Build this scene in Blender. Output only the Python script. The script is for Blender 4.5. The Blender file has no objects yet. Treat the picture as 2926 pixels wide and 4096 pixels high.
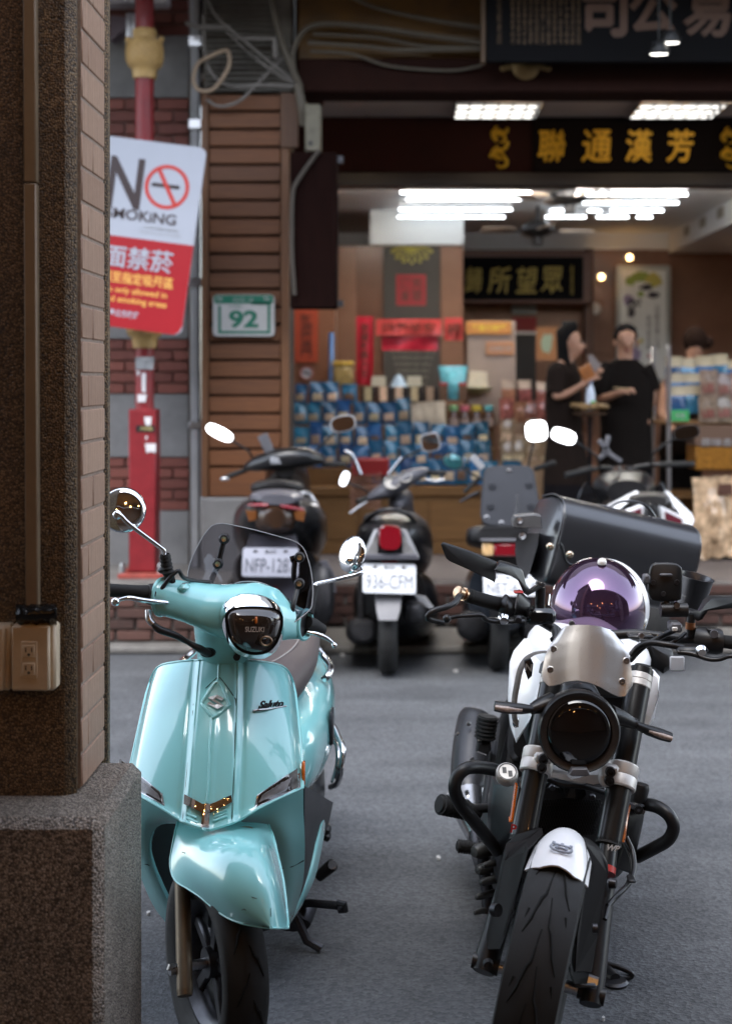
import bpy, bmesh, math, random
from mathutils import Vector, Matrix, noise
random.seed(7)
S = bpy.context.scene
COL = S.collection
R = math.radians

# ---------------------------------------------------------------- camera, sky, sun, exposure
cam_d = bpy.data.cameras.new("camera")
cam = bpy.data.objects.new("camera", cam_d); COL.objects.link(cam)
cam.location = (0, 0, 1.6); cam.rotation_euler = (R(90), 0, 0)
cam_d.sensor_fit = 'AUTO'; cam_d.sensor_width = 36; cam_d.lens = 50
cam_d.shift_x = -0.0386; cam_d.shift_y = -0.129
cam_d.clip_start = 0.05; cam_d.clip_end = 400
cam_d.dof.use_dof = True; cam_d.dof.focus_distance = 3.5; cam_d.dof.aperture_fstop = 2.7; cam_d.dof.aperture_blades = 0
S.camera = cam

W = bpy.data.worlds.new("World"); S.world = W; W.use_nodes = True
wn = W.node_tree.nodes; wl = W.node_tree.links
bg = wn['Background']; bg.inputs['Strength'].default_value = 0.15
sky = wn.new('ShaderNodeTexSky'); sky.sky_type = 'NISHITA'; sky.sun_disc = False
SUN_EL, SUN_ROT = R(62), R(200)
sky.sun_elevation = SUN_EL; sky.sun_rotation = SUN_ROT
sky.air_density = 1.0; sky.dust_density = 1.2; sky.ozone_density = 1.0
hs = wn.new('ShaderNodeHueSaturation'); hs.inputs['Saturation'].default_value = 0.48   # overcast: the blue is veiled
wl.new(sky.outputs[0], hs.inputs['Color']); wl.new(hs.outputs[0], bg.inputs['Color'])
sun_d = bpy.data.lights.new("sun", 'SUN'); sun_d.energy = 0.5; sun_d.angle = R(40); sun_d.color = (1, .98, .95)
sun = bpy.data.objects.new("sun", sun_d); COL.objects.link(sun)
sd = Vector((math.sin(SUN_ROT)*math.cos(SUN_EL), math.cos(SUN_ROT)*math.cos(SUN_EL), math.sin(SUN_EL)))
sun.rotation_euler = sd.to_track_quat('Z', 'Y').to_euler(); sun.location = (0, 5, 12)
S.view_settings.view_transform = 'Standard'; S.view_settings.look = 'None'
S.view_settings.exposure = 2.5; S.view_settings.gamma = 1; S.view_settings.use_curve_mapping = False
S.render.engine = 'CYCLES'
cy = S.cycles
cy.max_bounces = 8; cy.diffuse_bounces = 4; cy.glossy_bounces = 4; cy.transmission_bounces = 8; cy.transparent_max_bounces = 12
cy.use_denoising = True; cy.sample_clamp_indirect = 6.0; cy.caustics_reflective = False; cy.caustics_refractive = False

# ---------------------------------------------------------------- helpers
FS = 5692.7
def P(sx, sy, Y):                       # a point seen at (sx, sy) of the photograph, Y metres in front
    return Vector(((sx-1620)/FS*Y, Y, 1.6-(sy-1520)/FS*Y))
def U(x, y, Y): return P(x*1.8017, y*1.8017, Y)
def cA(x, y, Y): return P(420+.6527*x, 1900+.6527*y, Y)
def cB(x, y, Y): return P(420+.6527*x, 2600+.6527*y, Y)
def cC(x, y, Y): return P(420+.6527*x, 3250+.6527*y, Y)
def cD(x, y, Y): return P(1680+.7672*x, 1950+.7672*y, Y)
def cE(x, y, Y): return P(1680+.7672*x, 2650+.7672*y, Y)
def cF(x, y, Y): return P(1680+.7672*x, 3250+.7672*y, Y)
def cG(x, y, Y): return P(800+.6773*x, 1600+.6773*y, Y)      # mid scooters
def cH(x, y, Y): return P(1650+.7857*x, 1600+.7857*y, Y)     # right bikes
def cI(x, y, Y): return P(1100+.6158*x, 1150+.6158*y, Y)     # shop goods
def cJ(x, y, Y): return P(2000+.5702*x, 1150+.5702*y, Y)     # people
V = Vector

def lerp(a, b, t): return a+(b-a)*t
def sstep(a, b, x):
    t = max(0, min(1, (x-a)/(b-a))) if a != b else float(x > a)
    return t*t*(3-2*t)
def pl(x, pts):                          # piecewise linear
    if x <= pts[0][0]: return pts[0][1]
    for (a, fa), (b, fb) in zip(pts, pts[1:]):
        if x <= b: return lerp(fa, fb, (x-a)/(b-a)) if b > a else fb
    return pts[-1][1]
def crom(pts, n=8, closed=False):        # Catmull-Rom through vectors / tuples
    pts = [Vector(p) for p in pts]
    m = len(pts); out = []
    if m < 3 and not closed: return [lerp(pts[0], pts[-1], i/n) for i in range(n+1)]
    for i in range(m if closed else m-1):
        p1, p2 = pts[i], pts[(i+1) % m]
        p0 = pts[i-1] if (closed or i > 0) else p1*2-p2
        p3 = pts[(i+2) % m] if (closed or i+2 < m) else p2*2-p1
        for k in range(n):
            t = k/n
            out.append(.5*((2*p1)+(p2-p0)*t+(2*p0-5*p1+4*p2-p3)*t*t+(3*p1-p0-3*p2+p3)*t**3))
    if not closed: out.append(pts[-1])
    return out
def resample(pts, n):
    L = [0]
    for a, b in zip(pts, pts[1:]): L.append(L[-1]+(b-a).length)
    out = []; j = 0
    for i in range(n):
        t = L[-1]*i/(n-1)
        while j < len(L)-2 and L[j+1] < t: j += 1
        d = L[j+1]-L[j]
        out.append(lerp(pts[j], pts[j+1], (t-L[j])/d if d > 1e-12 else 0))
    return out
def frame(z, up=V((0, 0, 1))):           # two vectors square to z
    z = V(z).normalized()
    x = V(up).cross(z)
    if x.length < 1e-4: x = V((1, 0, 0)).cross(z)
    x.normalize(); return x, z.cross(x), z

class MB:
    def __init__(s): s.v = []; s.f = []; s.m = []
    def add(s, vs, fs, mi=0):
        o = len(s.v); s.v += [V(p) for p in vs]; s.f += [[i+o for i in f] for f in fs]; s.m += [mi]*len(fs); return s
    def box(s, lo, hi, c=.0, M=None, mi=0):      # chamfered box between two corners (M: optional matrix)
        lo, hi = V(lo), V(hi)
        lo, hi = V([min(a, b) for a, b in zip(lo, hi)]), V([max(a, b) for a, b in zip(lo, hi)])
        c = min(c, *(.45*(hi-lo)[k] for k in range(3)))
        if c <= 0:
            vs = [V((x, y, z)) for z in (lo.z, hi.z) for y in (lo.y, hi.y) for x in (lo.x, hi.x)]
            fs = [[0, 2, 3, 1], [4, 5, 7, 6], [0, 1, 5, 4], [2, 6, 7, 3], [0, 4, 6, 2], [1, 3, 7, 5]]
        else:
            vs = []; ix = {}
            for sx in (0, 1):
                for sy in (0, 1):
                    for sz in (0, 1):
                        for ax in range(3):
                            p = [(lo, hi)[q][k]+(c if q == 0 else -c) for k, q in enumerate((sx, sy, sz))]
                            p[ax] = (lo, hi)[(sx, sy, sz)[ax]][ax]
                            ix[sx, sy, sz, ax] = len(vs); vs.append(V(p))
            fs = []
            for ax in range(3):
                a, b = (ax+1) % 3, (ax+2) % 3
                for q in (0, 1):
                    def key(i, j):
                        k = [0, 0, 0]; k[ax] = q; k[a] = i; k[b] = j; return tuple(k)
                    r = [ix[key(i, j)+(ax,)] for i, j in ((0, 0), (1, 0), (1, 1), (0, 1))]
                    fs.append(r if q else r[::-1])
                for i in (0, 1):
                    for j in (0, 1):
                        k0 = [0, 0, 0]; k0[a] = i; k0[b] = j; k1 = list(k0); k1[ax] = 1
                        r = [ix[tuple(k0)+(a,)], ix[tuple(k1)+(a,)], ix[tuple(k1)+(b,)], ix[tuple(k0)+(b,)]]
                        fs.append(r if (i == j) else r[::-1])
            for sx in (0, 1):
                for sy in (0, 1):
                    for sz in (0, 1):
                        r = [ix[sx, sy, sz, k] for k in range(3)]
                        fs.append(r if (sx+sy+sz) % 2 else r[::-1])
        if M is not None: vs = [M @ p for p in vs]
        return s.add(vs, fs, mi)
    def bar(s, a, b, w, h, c=.002, up=V((0, 0, 1)), mi=0):  # box from a to b with section w x h
        a, b = V(a), V(b); x, y, z = frame(b-a, up)
        M = Matrix.Translation(a) @ Matrix((x, y, z)).transposed().to_4x4()
        return s.box((-w/2, -h/2, 0), (w/2, h/2, (b-a).length), c, M, mi)
    def loft(s, rings, closed=True, cap=True, mi=0):
        n = len(rings[0]); vs = [p for r in rings for p in r]; fs = []
        for i in range(len(rings)-1):
            for k in range(n if closed else n-1):
                k2 = (k+1) % n
                fs.append([i*n+k, i*n+k2, (i+1)*n+k2, (i+1)*n+k])
        if cap and closed:
            fs.append(list(range(n))[::-1]); fs.append([(len(rings)-1)*n+k for k in range(n)])
        return s.add(vs, fs, mi)
    def tube(s, pts, r, n=10, sm=0, closed=False, cap=True, mi=0, flat=1.0, up=None):
        rr = r if isinstance(r, (list, tuple)) else None
        pts = [V(p) for p in pts]
        if sm:
            k = len(pts); q = crom(pts, sm, closed)
            if rr:
                m = len(q); rr = [pl(i/(m-1)*(k-1), list(enumerate(rr))) for i in range(m)]
            pts = q
        m = len(pts); rings = []; x = None
        for i, p in enumerate(pts):
            t = (pts[(i+1) % m]-pts[i-1]) if closed else (pts[min(i+1, m-1)]-pts[max(i-1, 0)])
            if t.length < 1e-9: t = V((0, 0, 1))
            t.normalize()
            if up is not None: x = V(up).cross(t); x.normalize()
            elif x is None: x = frame(t)[0]
            else:
                x = x-t*x.dot(t); x.normalize()
            y = t.cross(x); ra = rr[i] if rr else r
            rings.append([p+x*math.cos(a)*ra+y*math.sin(a)*ra*flat for a in (2*math.pi*k/n for k in range(n))])
        if closed: rings.append(rings[0]); return s.loft(rings, cap=False, mi=mi)
        return s.loft(rings, cap=cap, mi=mi)
    def lathe(s, prof, o, axis, n=24, closed=False, mi=0, cap=False, sx=1, up=V((0, 0, 1))):   # prof: (radius, along axis)
        x, y, z = frame(axis, up); o = V(o)
        rings = [[o+z*h+(x*math.cos(a)*sx+y*math.sin(a))*r for a in (2*math.pi*k/n for k in range(n))] for r, h in prof]
        if closed: rings.append(rings[0])
        return s.loft(rings, cap=cap, mi=mi)
    def ball(s, c, r, n=12, m=8, mi=0, M=None):
        r = r if hasattr(r, '__len__') else (r, r, r)
        rings = []
        for i in range(m+1):
            a = math.pi*(i/m*.998+.001)
            ring = [V((math.sin(a)*math.cos(b)*r[0], math.sin(a)*math.sin(b)*r[1], -math.cos(a)*r[2])) for b in (2*math.pi*k/n for k in range(n))]
            rings.append([(M @ q if M else q)+V(c) for q in ring])
        return s.loft(rings, mi=mi)
    def prism(s, pts, d, c=0, mi=0):             # polygon pushed along d, front edge chamfered by c
        pts = [V(p) for p in pts]; d = V(d); n = len(pts)
        if c:
            ce = sum(pts, V())/n; dn = d.normalized(); inner = []
            for i in range(n):
                e1 = (pts[i]-pts[i-1]).normalized(); e2 = (pts[(i+1) % n]-pts[i]).normalized()
                b = (e2-e1)
                if b.length < .05: b = dn.cross(e1)
                b.normalize()
                if b.dot(ce-pts[i]) < 0 and b.length: b = b if (pts[i]+b*c-ce).length < (pts[i]-ce).length+c*.3 else -b
                inner.append(pts[i]+b*c)
            rings = [inner, [p+dn*c for p in pts], [p+d for p in pts]]
        else: rings = [pts, [p+d for p in pts]]
        return s.loft(rings, mi=mi)
    def grid(s, g, mi=0):
        n = len(g[0]); vs = [p for r in g for p in r]
        return s.add(vs, [[i*n+k, i*n+k+1, (i+1)*n+k+1, (i+1)*n+k] for i in range(len(g)-1) for k in range(n-1)], mi)
    def sheet(s, g, t, mi=0, toward=V((0, -1, 0))):          # grid with thickness t to the back
        nr, nc = len(g), len(g[0]); nor = []
        for i in range(nr):
            row = []
            for k in range(nc):
                a = g[min(i+1, nr-1)][k]-g[max(i-1, 0)][k]; b = g[i][min(k+1, nc-1)]-g[i][max(k-1, 0)]
                q = a.cross(b)
                q = q.normalized() if q.length > 1e-12 else V((0, -1, 0))
                row.append(q)
            nor.append(row)
        if sum((q.dot(toward) for r in nor for q in r)) < 0: nor = [[-q for q in r] for r in nor]
        back = [[g[i][k]-nor[i][k]*t for k in range(nc)] for i in range(nr)]
        o = len(s.v); s.grid(g, mi); s.grid(back, mi)
        N = nr*nc
        def rim(ids):
            for a, b in zip(ids, ids[1:]): s.f.append([o+a, o+b, o+N+b, o+N+a]); s.m.append(mi)
        rim([k for k in range(nc)]); rim([(nr-1)*nc+k for k in range(nc)])
        rim([i*nc for i in range(nr)]); rim([i*nc+nc-1 for i in range(nr)])
        return s
    def build(s, name, mat, parent=None, angle=40, loc=None, smooth=True):
        me = bpy.data.meshes.new(name)
        root = parent
        while root is not None and root.parent is not None: root = root.parent
        if root is not None: off = V(root.location)
        elif loc is not None: off = V(loc)
        else:
            lo = [min(p[k] for p in s.v) for k in range(3)]; hi = [max(p[k] for p in s.v) for k in range(3)]
            off = V(((lo[0]+hi[0])/2, (lo[1]+hi[1])/2, lo[2]))
        me.from_pydata([p-off for p in s.v], [], s.f)
        for m in (mat if isinstance(mat, (list, tuple)) else [mat]): me.materials.append(m)
        if any(s.m): me.polygons.foreach_set('material_index', s.m)
        bm = bmesh.new(); bm.from_mesh(me); bmesh.ops.recalc_face_normals(bm, faces=bm.faces); bm.to_mesh(me); bm.free()
        if smooth:
            me.polygons.foreach_set('use_smooth', [True]*len(me.polygons))
            me.set_sharp_from_angle(angle=R(angle))
        o = bpy.data.objects.new(name, me); COL.objects.link(o)
        if parent is not None: o.parent = parent
        else: o.location = off
        return o

def tag(o, label=None, cat=None, group=None, kind=None):
    if label: o['label'] = label
    if cat: o['category'] = cat
    if group: o['group'] = group
    if kind: o['kind'] = kind
    return o
def thing(name, label, cat, loc=(0, 0, 0), group=None):
    o = bpy.data.objects.new(name, None); COL.objects.link(o); o.location = loc; o.empty_display_size = .1
    return tag(o, label, cat, group)
def copy_tree(o, parent=None):
    c = o.copy(); COL.objects.link(c)
    if parent is not None: c.parent = parent
    for ch in list(o.children): copy_tree(ch, c)
    return c
def dup(o, loc, label=None, rot=None, scale=None):
    c = copy_tree(o); c.location = loc
    if label: c['label'] = label
    if rot is not None: c.rotation_euler = rot
    if scale is not None: c.scale = scale
    return c

def depth_at(g, sx, sy):                 # depth of a surface grid where the photograph shows (sx, sy)
    best = []
    for r in g:
        for p in r:
            x = 1620+p.x/p.y*FS; y = 1520+(1.6-p.z)/p.y*FS
            best.append(((x-sx)**2+(y-sy)**2, p.y))
    best.sort(key=lambda q: q[0]); b = best[:4]
    w = [1/(q[0]+4) for q in b]
    return sum(a*q[1] for a, q in zip(w, b))/sum(w)
def drape(g, pts, off):                  # src points laid on grid, off metres proud
    return [P(x, y, depth_at(g, x, y)-off) for x, y in pts]
def patch(g, c, nu, nv, off):            # four src corners (TL, TR, BR, BL) -> draped grid
    out = []
    for i in range(nv+1):
        v = i/nv; row = []
        for k in range(nu+1):
            u = k/nu
            x = lerp(lerp(c[0][0], c[1][0], u), lerp(c[3][0], c[2][0], u), v); y = lerp(lerp(c[0][1], c[1][1], u), lerp(c[3][1], c[2][1], u), v)
            row.append(P(x, y, depth_at(g, x, y)-off))
        out.append(row)
    return out
def rrect(w, h, r, n=4, cx=0, cy=0):     # rounded rectangle outline (2D)
    out = []
    for qx, qy, a0 in ((w/2-r, h/2-r, 0), (-w/2+r, h/2-r, 90), (-w/2+r, -h/2+r, 180), (w/2-r, -h/2+r, 270)):
        for i in range(n+1):
            a = R(a0+90*i/n); out.append((cx+qx+r*math.cos(a), cy+qy+r*math.sin(a)))
    return out
def ell(c, x, y, rx, ry, n=24, e=2.0):   # (super)ellipse ring round c in plane of x, y
    out = []
    for k in range(n):
        a = 2*math.pi*k/n; ca, sa = math.cos(a), math.sin(a)
        out.append(V(c)+V(x)*rx*math.copysign(abs(ca)**(2/e), ca)+V(y)*ry*math.copysign(abs(sa)**(2/e), sa))
    return out

def text(s, mat, o, xv, up, parent=None, w=None, h=None, ext=.0006, name='lettering', bold=0, align='CENTER', shear=0, spacing=1, fat=0):
    # flat print: letters as a thin mesh, o = centre, xv = reading direction
    c = bpy.data.curves.new(name, 'FONT'); c.body = s; c.size = 1; c.extrude = 0; c.offset = bold; c.shear = shear
    c.space_character = spacing; c.align_x = 'LEFT'; c.resolution_u = 4
    t = bpy.data.objects.new(name, c); COL.objects.link(t)
    dg = bpy.context.evaluated_depsgraph_get()
    me = bpy.data.meshes.new_from_object(t.evaluated_get(dg)); bpy.data.objects.remove(t); bpy.data.curves.remove(c)
    vs = [v.co.copy() for v in me.vertices]; fs = [list(p.vertices) for p in me.polygons]; bpy.data.meshes.remove(me)
    if not vs: return None
    lo = V([min(v[k] for v in vs) for k in range(3)]); hi = V([max(v[k] for v in vs) for k in range(3)])
    ce = (lo+hi)/2; sz = hi-lo
    kx = ky = None
    if fat:                              # bolder strokes: shifted copies, each a hair deeper
        v0, f0 = vs, fs; vs, fs = [], []
        for j, (a, b_) in enumerate(((0, 0), (fat, 0), (-fat, 0), (0, fat), (0, -fat))):
            o_ = len(vs); vs += [v+Vector((a, b_, -j*.004)) for v in v0]; fs += [[i+o_ for i in f] for f in f0]
    if w: kx = w/sz.x
    if h: ky = h/sz.y
    kx = kx or ky; ky = ky or kx
    xv = V(xv).normalized(); n = xv.cross(V(up)).normalized(); yv = n.cross(xv)
    pts = [V(o)+xv*(v.x-ce.x)*kx+yv*(v.y-ce.y)*ky+n*v.z*ky for v in vs]
    m = MB(); N = len(pts)
    m.v = [p+n*ext for p in pts]+[p.copy() for p in pts]
    m.f = [list(f) for f in fs]; ec = {}
    for f in fs:
        for a, b in zip(f, f[1:]+f[:1]):
            if (b, a) in ec: ec[(b, a)] = 0
            else: ec[(a, b)] = 1
    for (a, b), k in ec.items():
        if k: m.f.append([b, a, a+N, b+N])
    m.m = [0]*len(m.f)
    return m.build(name, mat, parent, smooth=False)

# ---------------------------------------------------------------- materials
MATS = {}
def mat(name, col, rough=.5, metal=0, coat=0, spec=.5, var=0, scale=20, bump=0, bscale=200, emit=None, estr=0, tint=None, aniso=0, trans=0, alpha=1, ior=1.45, sheen=0, dirt=0):
    if name in MATS: return MATS[name]
    m = bpy.data.materials.new(name); m.use_nodes = True; MATS[name] = m
    n, l = m.node_tree.nodes, m.node_tree.links; b = n['Principled BSDF']
    c = (*col, 1); b.inputs['Base Color'].default_value = c
    b.inputs['Roughness'].default_value = rough; b.inputs['Metallic'].default_value = metal
    b.inputs['Coat Weight'].default_value = coat; b.inputs['Coat Roughness'].default_value = .03
    b.inputs['Specular IOR Level'].default_value = spec; b.inputs['IOR'].default_value = ior
    b.inputs['Transmission Weight'].default_value = trans; b.inputs['Alpha'].default_value = alpha
    b.inputs['Sheen Weight'].default_value = sheen; b.inputs['Anisotropic'].default_value = aniso
    if emit: b.inputs['Emission Color'].default_value = (*emit, 1); b.inputs['Emission Strength'].default_value = estr
    tc = n.new('ShaderNodeTexCoord')
    if var:
        t = n.new('ShaderNodeTexNoise'); t.inputs['Scale'].default_value = scale; t.inputs['Detail'].default_value = 6; t.inputs['Roughness'].default_value = .65
        l.new(tc.outputs['Object'], t.inputs['Vector'])
        mx = n.new('ShaderNodeMix'); mx.data_type = 'RGBA'
        k = tint or col
        mx.inputs[6].default_value = (*[x*(1-var) for x in col], 1); mx.inputs[7].default_value = (*[min(1, x*(1+var)) for x in k], 1)
        mr = n.new('ShaderNodeMapRange'); mr.inputs[1].default_value = .3; mr.inputs[2].default_value = .7
        l.new(t.outputs[0], mr.inputs[0]); l.new(mr.outputs[0], mx.inputs[0]); l.new(mx.outputs[2], b.inputs['Base Color'])
        rr = n.new('ShaderNodeMapRange'); rr.inputs[3].default_value = max(0, rough*(1-.35*min(1, var*3))); rr.inputs[4].default_value = min(1, rough*(1+.35*min(1, var*3)))
        l.new(t.outputs[0], rr.inputs[0]); l.new(rr.outputs[0], b.inputs['Roughness'])
    if bump:
        t2 = n.new('ShaderNodeTexNoise'); t2.inputs['Scale'].default_value = bscale; t2.inputs['Detail'].default_value = 4
        l.new(tc.outputs['Object'], t2.inputs['Vector'])
        bp = n.new('ShaderNodeBump'); bp.inputs['Strength'].default_value = bump; bp.inputs['Distance'].default_value = .003
        l.new(t2.outputs[0], bp.inputs['Height']); l.new(bp.outputs[0], b.inputs['Normal'])
    return m
def nodes_of(m): return m.node_tree.nodes, m.node_tree.links, m.node_tree.nodes['Principled BSDF']
def ramp(n, stops):
    r = n.new('ShaderNodeValToRGB'); e = r.color_ramp.elements
    while len(e) < len(stops): e.new(.5)
    for k, (p, c) in enumerate(stops): e[k].position = p; e[k].color = (*c, 1)
    return r

def pebble_mat(name, cols, size=.0045, bump=1.0):        # washed pebble render
    m = bpy.data.materials.new(name); m.use_nodes = True; n, l, b = nodes_of(m)
    tc = n.new('ShaderNodeTexCoord'); v = n.new('ShaderNodeTexVoronoi'); v.inputs['Scale'].default_value = 1/size
    v.inputs['Randomness'].default_value = 1
    l.new(tc.outputs['Object'], v.inputs['Vector'])
    r = ramp(n, [(0, cols[0]), (.35, cols[1]), (.7, cols[2]), (1, cols[3])]); sp = n.new('ShaderNodeSeparateColor')
    l.new(v.outputs['Color'], sp.inputs[0]); l.new(sp.outputs[0], r.inputs[0])
    e = n.new('ShaderNodeMapRange'); e.inputs[1].default_value = .35; e.inputs[2].default_value = .75; e.inputs[3].default_value = 1; e.inputs[4].default_value = .25
    l.new(v.outputs['Distance'], e.inputs[0])
    mx = n.new('ShaderNodeMix'); mx.data_type = 'RGBA'; mx.blend_type = 'MULTIPLY'; mx.inputs[0].default_value = 1
    l.new(r.outputs[0], mx.inputs[6]); l.new(e.outputs[0], mx.inputs[7])
    big = n.new('ShaderNodeTexNoise'); big.inputs['Scale'].default_value = 5; big.inputs['Detail'].default_value = 5
    l.new(tc.outputs['Object'], big.inputs['Vector'])
    br = n.new('ShaderNodeMapRange'); br.inputs[1].default_value = .3; br.inputs[2].default_value = .7; br.inputs[3].default_value = .65; br.inputs[4].default_value = 1.1
    l.new(big.outputs[0], br.inputs[0])
    m2 = n.new('ShaderNodeMix'); m2.data_type = 'RGBA'; m2.blend_type = 'MULTIPLY'; m2.inputs[0].default_value = 1
    l.new(mx.outputs[2], m2.inputs[6]); l.new(br.outputs[0], m2.inputs[7]); l.new(m2.outputs[2], b.inputs['Base Color'])
    b.inputs['Roughness'].default_value = .6
    iv = n.new('ShaderNodeMath'); iv.operation = 'SUBTRACT'; iv.inputs[0].default_value = 1; l.new(v.outputs['Distance'], iv.inputs[1])
    bp = n.new('ShaderNodeBump'); bp.inputs['Strength'].default_value = bump; bp.inputs['Distance'].default_value = .004
    l.new(iv.outputs[0], bp.inputs['Height']); l.new(bp.outputs[0], b.inputs['Normal'])
    return m
def wood_mat(name, a, c, rough=.45, along=(1, 12, 12), scale=6, coat=0):
    m = bpy.data.materials.new(name); m.use_nodes = True; n, l, b = nodes_of(m)
    tc = n.new('ShaderNodeTexCoord'); mp = n.new('ShaderNodeMapping'); mp.inputs['Scale'].default_value = along
    l.new(tc.outputs['Object'], mp.inputs[0])
    oi = n.new('ShaderNodeObjectInfo'); ad = n.new('ShaderNodeVectorMath'); ad.operation = 'ADD'
    l.new(mp.outputs[0], ad.inputs[0]); l.new(oi.outputs['Random'], ad.inputs[1])
    t = n.new('ShaderNodeTexNoise'); t.inputs['Scale'].default_value = scale; t.inputs['Detail'].default_value = 7; t.inputs['Roughness'].default_value = .6
    t.inputs['Distortion'].default_value = .6
    l.new(ad.outputs[0], t.inputs['Vector'])
    r = ramp(n, [(.25, a), (.75, c)]); l.new(t.outputs[0], r.inputs[0])
    rv = n.new('ShaderNodeMapRange'); rv.inputs[3].default_value = .75; rv.inputs[4].default_value = 1.2; l.new(oi.outputs['Random'], rv.inputs[0])
    mx = n.new('ShaderNodeMix'); mx.data_type = 'RGBA'; mx.blend_type = 'MULTIPLY'; mx.inputs[0].default_value = 1
    l.new(r.outputs[0], mx.inputs[6]); l.new(rv.outputs[0], mx.inputs[7]); l.new(mx.outputs[2], b.inputs['Base Color'])
    b.inputs['Roughness'].default_value = rough; b.inputs['Coat Weight'].default_value = coat
    bp = n.new('ShaderNodeBump'); bp.inputs['Strength'].default_value = .15; bp.inputs['Distance'].default_value = .002
    l.new(t.outputs[0], bp.inputs['Height']); l.new(bp.outputs[0], b.inputs['Normal'])
    return m
def brick_like(name, a, c, rough=.8, scale=30):           # per-piece colour by Object Info
    m = bpy.data.materials.new(name); m.use_nodes = True; n, l, b = nodes_of(m)
    tc = n.new('ShaderNodeTexCoord'); oi = n.new('ShaderNodeObjectInfo')
    t = n.new('ShaderNodeTexNoise'); t.inputs['Scale'].default_value = scale; t.inputs['Detail'].default_value = 6
    ad = n.new('ShaderNodeVectorMath'); ad.operation = 'ADD'; l.new(tc.outputs['Object'], ad.inputs[0])
    mu = n.new('ShaderNodeMath'); mu.operation = 'MULTIPLY'; mu.inputs[1].default_value = 50; l.new(oi.outputs['Random'], mu.inputs[0]); l.new(mu.outputs[0], ad.inputs[1])
    l.new(ad.outputs[0], t.inputs['Vector'])
    sm = n.new('ShaderNodeMath'); sm.operation = 'ADD'; l.new(t.outputs[0], sm.inputs[0]); l.new(oi.outputs['Random'], sm.inputs[1])
    hf = n.new('ShaderNodeMath'); hf.operation = 'MULTIPLY'; hf.inputs[1].default_value = .5; l.new(sm.outputs[0], hf.inputs[0])
    r = ramp(n, [(.2, a), (.8, c)]); l.new(hf.outputs[0], r.inputs[0]); l.new(r.outputs[0], b.inputs['Base Color'])
    b.inputs['Roughness'].default_value = rough
    bp = n.new('ShaderNodeBump'); bp.inputs['Strength'].default_value = .4; bp.inputs['Distance'].default_value = .003
    l.new(t.outputs[0], bp.inputs['Height']); l.new(bp.outputs[0], b.inputs['Normal'])
    return m

M_black = mat('black_plastic', (.012, .012, .013), .42, var=.25, scale=30)
M_blackgloss = mat('black_paint', (.006, .006, .007), .12, coat=.6)
M_rubber = mat('rubber', (.012, .012, .012), .72, var=.3, scale=40, bump=.1, bscale=300)
M_chrome = mat('chrome', (.82, .83, .85), .06, 1, var=.04, scale=60)
M_steel = mat('brushed_steel', (.55, .55, .56), .28, 1, var=.08, scale=120)
M_mirror = mat('mirror_glass', (.9, .92, .94), .01, 1)
M_dkmetal = mat('dark_metal', (.06, .06, .065), .4, .8, var=.2, scale=50)
M_grey = mat('grey_plastic', (.09, .09, .1), .45, var=.15, scale=30)
M_amber = mat('amber_lens', (.75, .16, .01), .15, coat=.6)
M_redlens = mat('red_lens', (.17, .004, .010), .1, coat=.8)
M_clear = mat('smoked_lens', (.2, .2, .2), .08, coat=.5, var=.3, scale=90)
M_white = mat('white_paint', (.75, .76, .78), .28, coat=.5, var=.03, scale=10)
M_plate = mat('plate_white', (.5, .52, .55), .45, var=.03, scale=30)
M_ink = mat('plate_ink', (.03, .035, .04), .5)
M_conc = mat('concrete', (.14, .132, .122), .85, var=.3, scale=7, bump=.4, bscale=90)
def grp(f, pts, Y=None): return [f(*p) if len(p) == 3 else f(p[0], p[1], Y) for p in pts]
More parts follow.
